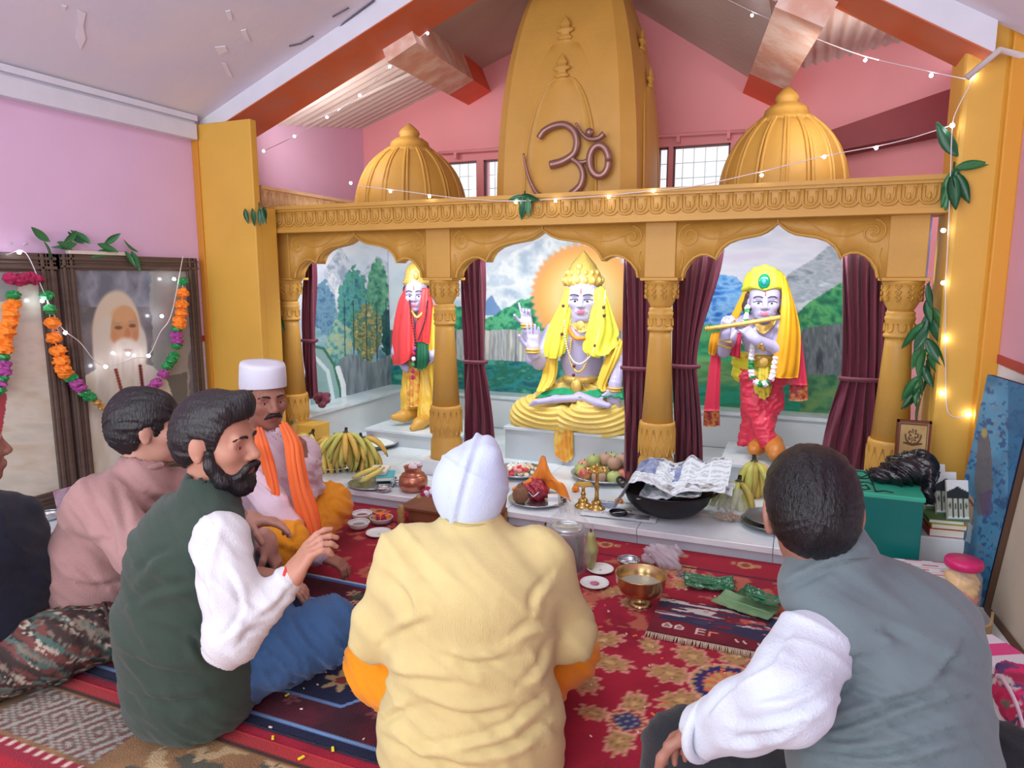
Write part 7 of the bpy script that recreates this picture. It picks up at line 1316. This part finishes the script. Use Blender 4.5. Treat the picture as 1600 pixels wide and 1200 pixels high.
# leaf plates
def foil(name, lab, x0, y0, w, l, rz, z, m, sd, amp=.02):
    P = flat_grid((-w/2, -l/2, 0), (w, 0, 0), (0, l, 0), 40, 30); u = P[..., 0]/w*2; v = P[..., 1]/l*2; P[..., 2] = amp*(np.abs(fbm(P[..., 0]*26, P[..., 1]*26, sd)-.5)*2+.5*(u**2+v**2)); P = P @ rotz(rz).T+onZ(x0, y0, z); r = thing(name, lab, 'leaf plate', onZ(x0, y0, z)); ob('sheet', sheet(P, .002), m, r); ob('fold', tube(spline([P[4, 15], P[20, 15]+[0, 0, .004], P[36, 15]], 14), .004, 6), m, r)
M_gl = mat('shiny_green_foil', (24, 110, 72), .15, var=.3, vscale=20, coat=.6); M_gp = mat('pale_green_leaf', (126, 168, 122), .6, var=.1)
foil('leaf_plate', 'dark shiny green leaf plate farthest from the grey vest', 1108, 915, .19, .12, .2, .016, M_gl, 3, .02); foil('leaf_plate', 'pale green folded leaf plate on the woven mat', 1165, 948, .21, .12, -.35, .034, M_gp, 5, .010); foil('leaf_plate', 'shiny green leaf plate lying over the pale one', 1188, 938, .15, .09, -.4, .055, M_gl, 8, .02)
# ================================================================== things at the right wall
tag(ob('marble_bench', box(.5, .749, 1.5, 2.64, 0, .1, .004), M_marble, None, False), 'white marble bench along the right wall', 'bench'); tag(ob('marble_block', box(.455, .6, 2.8, 2.98, 0, .27, .004), M_marble, None, False), 'white marble block between green box and blue board', 'block')
gb = thing('donation_box', 'green metal donation box with black hand lettering on top', 'box', (.33, 2.81, .012)); M_gb = mat('green_enamel', (0, 104, 100), .35, var=.06, vscale=4); M_gt = mat('green_enamel_top', (50, 170, 140), .4, var=.08, vscale=10)
ob('box_body', box(.22, .44, 2.66, 2.97, .012, .435, .003), M_gb, gb, False); ld = ob('box_lid', box(.216, .444, 2.655, 2.975, .435, .452, .003), M_gt, gb, False)
M_ink = mat('black_ink', (16, 30, 34), .5)
for st2 in ([(1354, 734), (1361, 750), (1368, 768)], [(1331, 736), (1343, 736), (1353, 738)], [(1336, 742), (1346, 746), (1356, 742), (1350, 737)], [(1337, 747), (1350, 748), (1359, 747)], [(1340, 757), (1347, 753), (1357, 754), (1363, 757)], [(1341, 761), (1350, 765), (1359, 764), (1353, 758), (1345, 759)], [(1368, 768), (1382, 767), (1396, 770)]):
    ob('lettering', tube([onZ(x_, y_, .4535) for x_, y_ in st2], .0028, 5), M_ink, ld)
c = onZ(1425, 758, .452); bk = thing('black_bag', 'black plastic bag lying on the green box', 'bag', c); S = Soft(.006, .03); S.ell(c+[-.01, .04, .05], (.075, .07, .05)); S.ell(c+[-.07, .0, .028], (.07, .05, .028)); S.ell(c+[.035, .06, .05], (.04, .05, .055)); S.ell(c+[.05, -.03, .01], (.02, .04, .06)); ob('plastic', S.build(None, 1, wrinkle(.03, (18, 14, 16), (14, 24, 14), 1.8, 37)), mat('black_plastic', (22, 23, 30), .22, spec=.6), bk); ob('bag_tail', drape([[c+[-.09, -.03, .04], c+[-.08, .0, .05]], [c+[-.13, -.02, .012], c+[-.12, .03, .02]]], 12, 10, .004, 2), mat('black_plastic', (22, 23, 30)), bk)
# plaque
a_, b_ = onY(1402, 655, 3.22), onY(1456, 655, 3.22); z1 = float(a_[2]); pq = thing('award_plaque', 'gold plaque with dark lettering in a red brown frame behind the green box', 'plaque', ((a_[0]+b_[0])/2, 3.22, PZ)); x0_, x1_ = float(a_[0]), float(b_[0])
M_pf = mat('red_brown_frame', (112, 50, 40), .4)
for bb_ in ((x0_, x1_, z1-.008, z1), (x0_, x1_, .33, .338), (x0_, x0_+.008, .33, z1), (x1_-.008, x1_, .33, z1)): ob('frame_bar', box(bb_[0], bb_[1], 3.205, 3.225, bb_[2], bb_[3]), M_pf, pq, False)
G = flat_grid((x0_+.008, 3.214, .338), (x1_-x0_-.016, 0, 0), (0, 0, z1-.346), 60, 110); u = (G[..., 0]-x0_)/(x1_-x0_); v = (G[..., 2]-.338)/(z1-.346); p = Paint(u, v, (200, 166, 112)); p.tex(u > -1, [(190, 154, 100), (216, 184, 130)], 3, 2, 4)
p.line([(.1, .03), (.9, .03), (.9, .97), (.1, .97), (.1, .03)], .012, (120, 84, 50)); r_ = np.hypot((u-.5), (v-.80)*1.7); an = np.arctan2(v-.8, u-.5); p.mix((r_ < .17) & (r_ > .05) & (np.cos(an*7)*np.cos(r_*40) > -.1), (104, 74, 50)); p.mix((r_ < .25) & (r_ > .2) & (v < .82), (110, 80, 52)); p.mix((np.abs(v-.66) < .035) & (np.abs(u-.5) < .28) & (np.abs(v-.66-.12*np.abs(u-.5)) < .025), (104, 74, 50))
for k, (vv, wd, hh) in enumerate(((.53, .26, .022), (.47, .34, .03), (.41, .32, .026), (.35, .2, .016), (.28, .3, .014), (.22, .24, .012))): p.mix((np.abs(v-vv) < hh) & (np.abs(u-.5) < wd) & (vnoise(u*26, np.full_like(u, k*3.3), 5) > .3), (72, 48, 40))
V, F = grid(G); ob('plaque_plate', (V, F, p.out()), mat('gilt_plate', attr=True, rough=.35, metal=.3), pq, False); ob('plaque_back', box(x0_, x1_, 3.216, 3.226, .33, z1), M_pf, pq, False); ob('stand', box((x0_+x1_)/2-.03, (x0_+x1_)/2+.03, 3.226, 3.25, PZ, z1-.08), M_pf, pq, False)
# booklets and books on the marble block
M_bkc = mat('booklet_print', attr=True, rough=.5)
def booklet(lab, bx_, by_, bz_, w, h, lean, yaw):
    G = flat_grid((-w/2, 0, 0), (w, 0, 0), (0, 0, h), 26, 36); u = G[..., 0]/w+.5; v = G[..., 2]/h; p = Paint(u, v, (232, 236, 238)); p.mix((v < .72+.25*(.5-np.abs(u-.5))) & (v > .5), (40, 48, 52)); p.mix((v < .56) & (v > .12), (196, 200, 186)); s_ = np.abs(np.mod(u*4, 1)-.5); p.mix((v < .56) & (v > .1) & (s_ > .36), (60, 78, 60)); p.mix((v < .5) & (v > .2) & (np.hypot((np.mod(u*4, 1)-.5)*.8, (v-.38)*2) < .16), (92, 96, 84)); p.mix(v < .08, (90, 120, 96))
    R_ = rotz(yaw) @ rotx(lean); r = thing('booklet', lab, 'booklet', (bx_, by_, bz_), group='printed booklets standing in a row'); V, F = grid(G @ R_.T+[bx_, by_, bz_]); ob('cover', (V, F, p.out()), M_bkc, r, False); ob('pages', tf(box(-w/2, w/2, .001, .01, 0, h), R_, (bx_, by_, bz_)), mat('paper_pages', (232, 226, 214), .8), r, False)
for k, lab in enumerate(('back left printed booklet standing beside the plaque', 'middle printed booklet standing beside the plaque', 'front right printed booklet standing beside the plaque')): booklet(lab, .525+.028*k, 2.93-.05*k, .337-.004*k, .075, .17-.01*k, -.25, .3)
zc_ = .27
for lab, m_, h_, o_ in (('red book at the bottom of the small pile on the marble block', mat('red_cover', (176, 52, 50), .5), .03, 0.), ('yellow book in the middle of the small pile on the marble block', mat('yellow_cover', (214, 190, 70), .5), .018, .006), ('green book on top of the small pile on the marble block', mat('green_cover', (92, 132, 66), .5), .016, -.004)): book(lab, np.array([.535+o_, 2.89, zc_]), .11, .15, h_, .1, m_); zc_ += h_+.0005
# blue painted board
BL, BR, TL = np.array([.60, 3.10, .10]), np.array([.66, 2.76, .10]), np.array([.665, 3.03, .846]); TRr = TL+(BR-BL); BL[2] = BR[2] = .015; G = flat_grid(BL, BR-BL, TL-BL, 90, 190); x, y = pix_of(G); p = Paint(x, y, (64, 130, 172)); p.tex(x > -1e6, [(60, 124, 164), (84, 156, 196), (104, 172, 206)], .02, .02, 4)
p.mix(fbm(x*.16, y*.16, 9) > .62, (40, 78, 130), .7); p.mix(fbm(x*.2, y*.2, 19) > .66, (150, 130, 150), .5); p.poly([(1528, 690), (1540, 668), (1548, 700), (1552, 760), (1545, 800), (1530, 805), (1524, 750)], (112, 106, 108), .85, 4); p.ell(1538, 676, 5, 8, (196, 180, 110), .8, .5); p.poly([(1505, 820), (1508, 785), (1516, 772), (1522, 780), (1522, 800), (1514, 830)], (206, 170, 140), .9, 2); p.poly([(1508, 845), (1513, 815), (1519, 822), (1516, 848)], (214, 232, 240), .9, 2); p.line([(1506, 800), (1514, 780), (1521, 790)], 1.6, (110, 60, 54)); p.poly([(1530, 770), (1550, 765), (1552, 800), (1538, 815)], (96, 70, 120), .6, 4); p.mix(x > 1575, (24, 100, 150), .6)
bd = thing('blue_board', 'blue painted wooden board leaning on the right wall', 'board', BL); nrm = unit(np.cross(BR-BL, TL-BL)); nrm = nrm if nrm[0] > 0 else -nrm; V, F = grid(G); ob('painted_face', (V, F[:, ::-1], p.out()), mat('board_paint', attr=True, rough=.4), bd, False)
ob('board_back', quadslab(BL+nrm*.001, BR+nrm*.001, TRr+nrm*.001, TL+nrm*.001, .02 if np.dot(np.cross(BR-BL, TL-BL), nrm) > 0 else -.02), mat('navy_board_edge', (26, 40, 70), .6), bd, False)
A, B, Cq = np.array([.655, 2.62, .1]), np.array([.70, 2.1, .1]), np.array([.715, 2.60, .72]); D_ = Cq+(B-A); fpn = thing('leaning_frame', 'brown framed cream panel leaning on the right wall', 'picture', A); n2 = unit(np.cross(B-A, Cq-A)); n2 = n2 if n2[0] < 0 else -n2
ob('panel', quadslab(A, B, D_, Cq, .006), mat('cream_panel', (196, 186, 166), .6, var=.08), fpn, False)
for q0, q1 in ((A, B), (Cq, D_), (A, Cq), (B, D_)): ob('frame_bar', tube([q0+n2*.008, q1+n2*.008], .014, 4), mat('brown_frame_wood', (92, 68, 52), .5), fpn, False)
# gift box, jar, bracket, pink packets and bag
gf = thing('gift_box', 'white sweet box printed with red marks behind the grey vest', 'box', (.435, 2.53, .012)); cgb = np.array([.435, 2.53, .0125]); R_ = rotz(.15)
G = flat_grid((-.09, -.06, .24), (.18, 0, 0), (0, .12, 0), 60, 40); u = G[..., 0]; v = G[..., 1]; p = Paint(u, v, (236, 236, 240)); p.mix((np.abs(np.mod(v*26, 1)-.5) < .12) & (np.mod(u*12+np.floor(v*26)*.5, 1) < .6), (206, 70, 90)); p.mix((np.abs(np.mod(v*26+.5, 1)-.5) < .06), (120, 150, 130), .5)
V, F = grid(G @ R_.T+cgb); ob('printed_lid', (V, F, p.out()), mat('printed_card', attr=True, rough=.4), gf, False); ob('carton', tf(box(-.09, .09, -.06, .06, 0, .2395), R_, cgb), mat('white_card', (232, 232, 226)), gf, False); gf.location = gf.location
c = onZ(1496, 976, .1); jr = thing('plastic_jar', 'clear plastic jar of orange and yellow snacks with pink lid', 'jar', c); ob('jar_wall', lathe([(0, .048), (.006, .054), (.1, .055), (.17, .054), (.185, .045), (.2, .044)], 32, c), mat('jar_plastic', (240, 236, 236), .08, alpha=.25, spec=.7), jr); ob('jar_lid', lathe([(.195, .05), (.2, .054), (.215, .054), (.222, .05), (.223, .002)], 32, c), mat('pink_lid', (206, 40, 110), .35), jr)
S = Soft(.006, .02)
for i in range(26): a = i*2.4; S.ell(c+[.03*math.cos(a), .03*math.sin(a), .02+.006*i], (.02, .018, .014), col=i*3//26)
ob('snacks', S.build([(196, 60, 50), (226, 110, 60), (236, 190, 90)], 1, wrinkle(.010, (40, 20, 30), (20, 40, 30), 1.2, 3)), mat('snack_colour', attr=True, rough=.6), jr)
q1_, q2_, q3_ = onZ(1500, 1000, .13), onZ(1545, 985, .13), onZ(1545, 950, .17); wb = thing('cardboard_strip', 'bent tan cardboard strip beside the snack jar', 'cardboard', onZ(1520, 1000, .1)); M_cdb = mat('tan_cardboard', (176, 150, 112), .8, var=.08)
def strip(p0, p1, h=.05, t=.008): d = unit(p1-p0); n = np.cross(d, [0, 0, 1])*t; return np.array([p0, p1, p1+[0, 0, h], p0+[0, 0, h], p0+n, p1+n, p1+n+[0, 0, h], p0+n+[0, 0, h]])-[0, 0, .029], [(3, 2, 1, 0), (4, 5, 6, 7), (0, 1, 5, 4), (1, 2, 6, 5), (2, 3, 7, 6), (3, 0, 4, 7)]
ob('long_flap', strip(q1_, q2_), M_cdb, wb, False); ob('short_flap', strip(q2_, onZ(1548, 965, .13)), M_cdb, wb, False)
for k, lab in enumerate(('bottom pink and white packet stacked on the right bench', 'middle pink and white packet stacked on the right bench', 'top pink and white packet stacked on the right bench')): cq = onZ(1548, 1052, .1)+[0, 0, .012+.024*k]; packet('paper_packet', lab, cq, .13, .16, .023, .3+.1*k, 0, mat('white_packet', (226, 220, 230), .5), mat('pink_print', (226, 70, 140), .5))
def pinkcloth(p):
    p.tex(p.x > -9, [(196, 30, 90), (220, 50, 110), (150, 30, 70)], 12, 12, 4); p.mix(fbm(p.x*22, p.y*22, 8) > .58, (206, 196, 196)); p.mix(fbm(p.x*30, p.y*30, 18) > .63, (90, 60, 110)); p.mix(fbm(p.x*26, p.y*26, 28) > .64, (110, 130, 110))
cg = np.array([.60, 1.85, .1]); S = Soft(.008, .03); S.bx(cg+[.03, 0, .055], (.1, .22, .055), None, .04); S.ell(cg+[.04, -.12, .09], (.08, .1, .05)); V, F = S.build(None, 1, wrinkle(.014, (16, 10, 12), (10, 18, 10), 1.4, 6)); p = Paint(V[:, 0]+V[:, 2]*.5, V[:, 1]+V[:, 2], (200, 40, 90)); pinkcloth(p); bgp = thing('floral_cloth_bag', 'pink floral cloth bag at the right edge', 'bag', cg); ob('cloth', (V, F, p.out()), mat('floral_cotton', attr=True, rough=.8), bgp); ob('bag_strap', tube(spline([cg+[-.07, .16, .08], cg+[-.085, .05, .13], cg+[-.085, -.08, .13], cg+[-.08, -.2, .06]], 24), .008, 6, flat=.4), mat('white_ribbon', (226, 196, 214), .6), bgp)
# ================================================================== things at the left
def flor(p):
    p.tex(p.x > -9, [(34, 28, 30), (58, 44, 42), (40, 32, 32)], 8, 8, 4); p.mix(fbm(p.x*44, p.y*44, 8) > .58, (122, 106, 94)); p.mix(fbm(p.x*40, p.y*40, 18) > .62, (72, 98, 92)); p.mix(fbm(p.x*50, p.y*50, 28) > .62, (104, 58, 54)); p.mix(fbm(p.x*60, p.y*60, 38) > .66, (176, 164, 148))
ca, cb2 = onZ(-20, 1050, .1), onZ(165, 985, .12); S = Soft(.008, .03); S.chain([ca, (ca+cb2)/2+[0, 0, .01], cb2], [.085, .105, .09], wide=(0, 0, 1), f=.95); S.fun(ca-1, ca+1, lambda p: p[..., 2]-.022, k=.01); V, F = S.build(None, 1, wrinkle(.012, (10, 10, 10), (12, -10, 8), 1.2, 16)); p = Paint(V[:, 0]*1.0+V[:, 2], V[:, 1]+V[:, 2]*.6, (50, 40, 40)); flor(p); cu = thing('floral_cushion', 'dark floral bolster cushion behind the green vest', 'cushion', [(ca[0]+cb2[0])/2, (ca[1]+cb2[1])/2, .02]); ob('cover', (V, F, p.out()), mat('floral_cushion_cloth', attr=True, rough=.85, bump=.2, bscale=200), cu)
for q_ in (ca, cb2): ob('piping', tube([q_+.09*(math.cos(t)*np.array([0, 0, 1.])+math.sin(t)*unit(np.cross([0, 0, 1], cb2-ca))) for t in np.linspace(0, 2*PI, 25)], .006, 6), mat('cushion_piping', (60, 44, 40), .8), cu)
c = onZ(77, 812, .1); dish('silver_bowl', 'small silver bowl on the marble bench below the portraits', c, .05, .03, M_ss, 'bowl', deep=True)
tl = onX(104, 800, -3.17); tp = thing('small_picture', 'small pale picture card leaning below the bearded portrait', 'picture', (-3.18, tl[1], .1)); ob('card', tf(box(-.004, .004, -.06, .06, 0, .11, .002), roty(-.18), (-3.17, tl[1]+.02, .101)), mat('lilac_card', (196, 176, 196), .5, var=.2, vscale=20, col2=(170, 120, 150)), tp, False); ob('card_stand', tf(box(-.003, .003, -.01, .01, 0, .09), roty(.3), (-3.195, tl[1]+.02, .101)), mat('white_card', (232, 232, 226)), tp, False)
c = onZ(95, 884, .012); S = Soft(.007, .02); S.ell(c+[0, 0, .05], (.05, .06, .055)); S.ell(c+[.02, -.02, .025], (.07, .07, .03)); oc = thing('orange_cloth', 'folded orange cloth behind the rose sweater', 'cloth', c); ob('folds', S.build(None, 1, wrinkle(.016, (20, 14, 26), (14, 20, 12), 1.5, 6)), mat('bright_orange_cloth', (246, 126, 20), .8, var=.08), oc); ob('hem', tube(spline([c+[-.06, -.05, .012], c+[0, -.085, .014], c+[.08, -.06, .012]], 12), .006, 6), mat('bright_orange_cloth', (246, 126, 20)), oc)
pl_ = thing('leafy_plant', 'leafy green offering branch behind the man in the white cap', 'plant', onZ(455, 712, PZ)); b0 = onZ(455, 712, PZ)+[0, .05, 0]
for i in range(34):
    t = random.random(); q = b0+[random.uniform(-.06, .06)*(1-t*.4), random.uniform(-.05, .05), .08+.34*t]; leaf(pl_, q, random.uniform(.06, .11), random.uniform(.5, 2.2), random.uniform(0, 6.28), random.choice((1, 2, 2)), random.uniform(-.6, .6))
for k in range(3): ob('stem', tube(spline([b0, b0+[.02*(k-1), 0, .2], b0+[.05*(k-1), 0, .4]], 10), .005, 6), M_leaf[1], pl_)
# ================================================================== string lights
M_wire = mat('white_wire', (232, 226, 230), .5); M_bulb = mat('led_bulb', (255, 255, 255), .3, emit=(236, 240, 255), estr=22); BULB = mesh('bulb', *sphere((0, 0, 0), 1, 8, 10)); BULB.materials.append(M_bulb)
def lights(lab, pts, bulbs, rw=.0022, br=.0075):
    r = thing('string_lights', lab, 'string lights', pts[len(pts)//2]); ob('wire', tube(spline(pts, max(24, 8*len(pts))), rw, 5), M_wire, r)
    for q in bulbs: o = link('bulb', BULB, None, r); o.matrix_basis = Matrix.Translation([float(v) for v in q]) @ Matrix.Diagonal((br, br, br, 1))
Y3 = 3.315
lights('string of fairy lights sagging over the right roof towards the tower', [onY(1520, 126, 3.3), onY(1455, 112, 3.35), onY(1352, 88, 3.6), onY(1270, 58, 3.8), onY(1180, 20, 4.0), onY(1130, -4, 4.1)], [onY(1455, 118, 3.35), onY(1352, 94, 3.6), onY(1270, 64, 3.8), onY(1175, 24, 4.0)])
lights('string of fairy lights draped along the top of the shrine beam', [onY(x_, y_, Y3) for x_, y_ in ((1490, 195), (1400, 222), (1288, 244), (1190, 268), (1090, 290), (1020, 298), (950, 305), (868, 311), (800, 314), (720, 310), (610, 296), (560, 290))], [onY(x_, y_, Y3) for x_, y_ in ((1476, 212), (1369, 231), (1288, 245), (1190, 274), (1020, 298), (951, 308), (868, 314), (806, 316), (671, 307), (610, 299), (548, 286))])
lights('string of fairy lights hanging down the right yellow pillar', [onY(x_, y_, 3.285) for x_, y_ in ((1520, 126), (1496, 170), (1488, 200), (1485, 280), (1482, 360), (1478, 440), (1477, 530), (1478, 600), (1480, 640), (1492, 652), (1514, 650))], [onY(x_, y_, 3.285) for x_, y_ in ((1521, 118), (1488, 196), (1474, 360), (1474, 442), (1478, 530), (1472, 615), (1514, 648))], br=.009)
lights('string of fairy lights rising from the left pillar under the roof', [onY(x_, y_, 3.52) for x_, y_ in ((725, -4), (668, 48), (610, 102), (562, 150), (512, 182), (462, 212), (412, 236))], [onY(x_, y_, 3.52) for x_, y_ in ((720, 2), (668, 52), (609, 104), (562, 149), (511, 183), (460, 213), (412, 236))])
lights('string of fairy lights looped across the bearded portrait', [onX(x_, y_, XG+.01) for x_, y_ in ((10, 398), (40, 395), (70, 460), (95, 510), (125, 535), (150, 565), (175, 572), (205, 560), (232, 555), (250, 520), (268, 490), (286, 400))], [onX(x_, y_, XG+.01) for x_, y_ in ((30, 394), (66, 470), (102, 520), (165, 573), (200, 553), (232, 556), (253, 494), (272, 436))], br=.009)
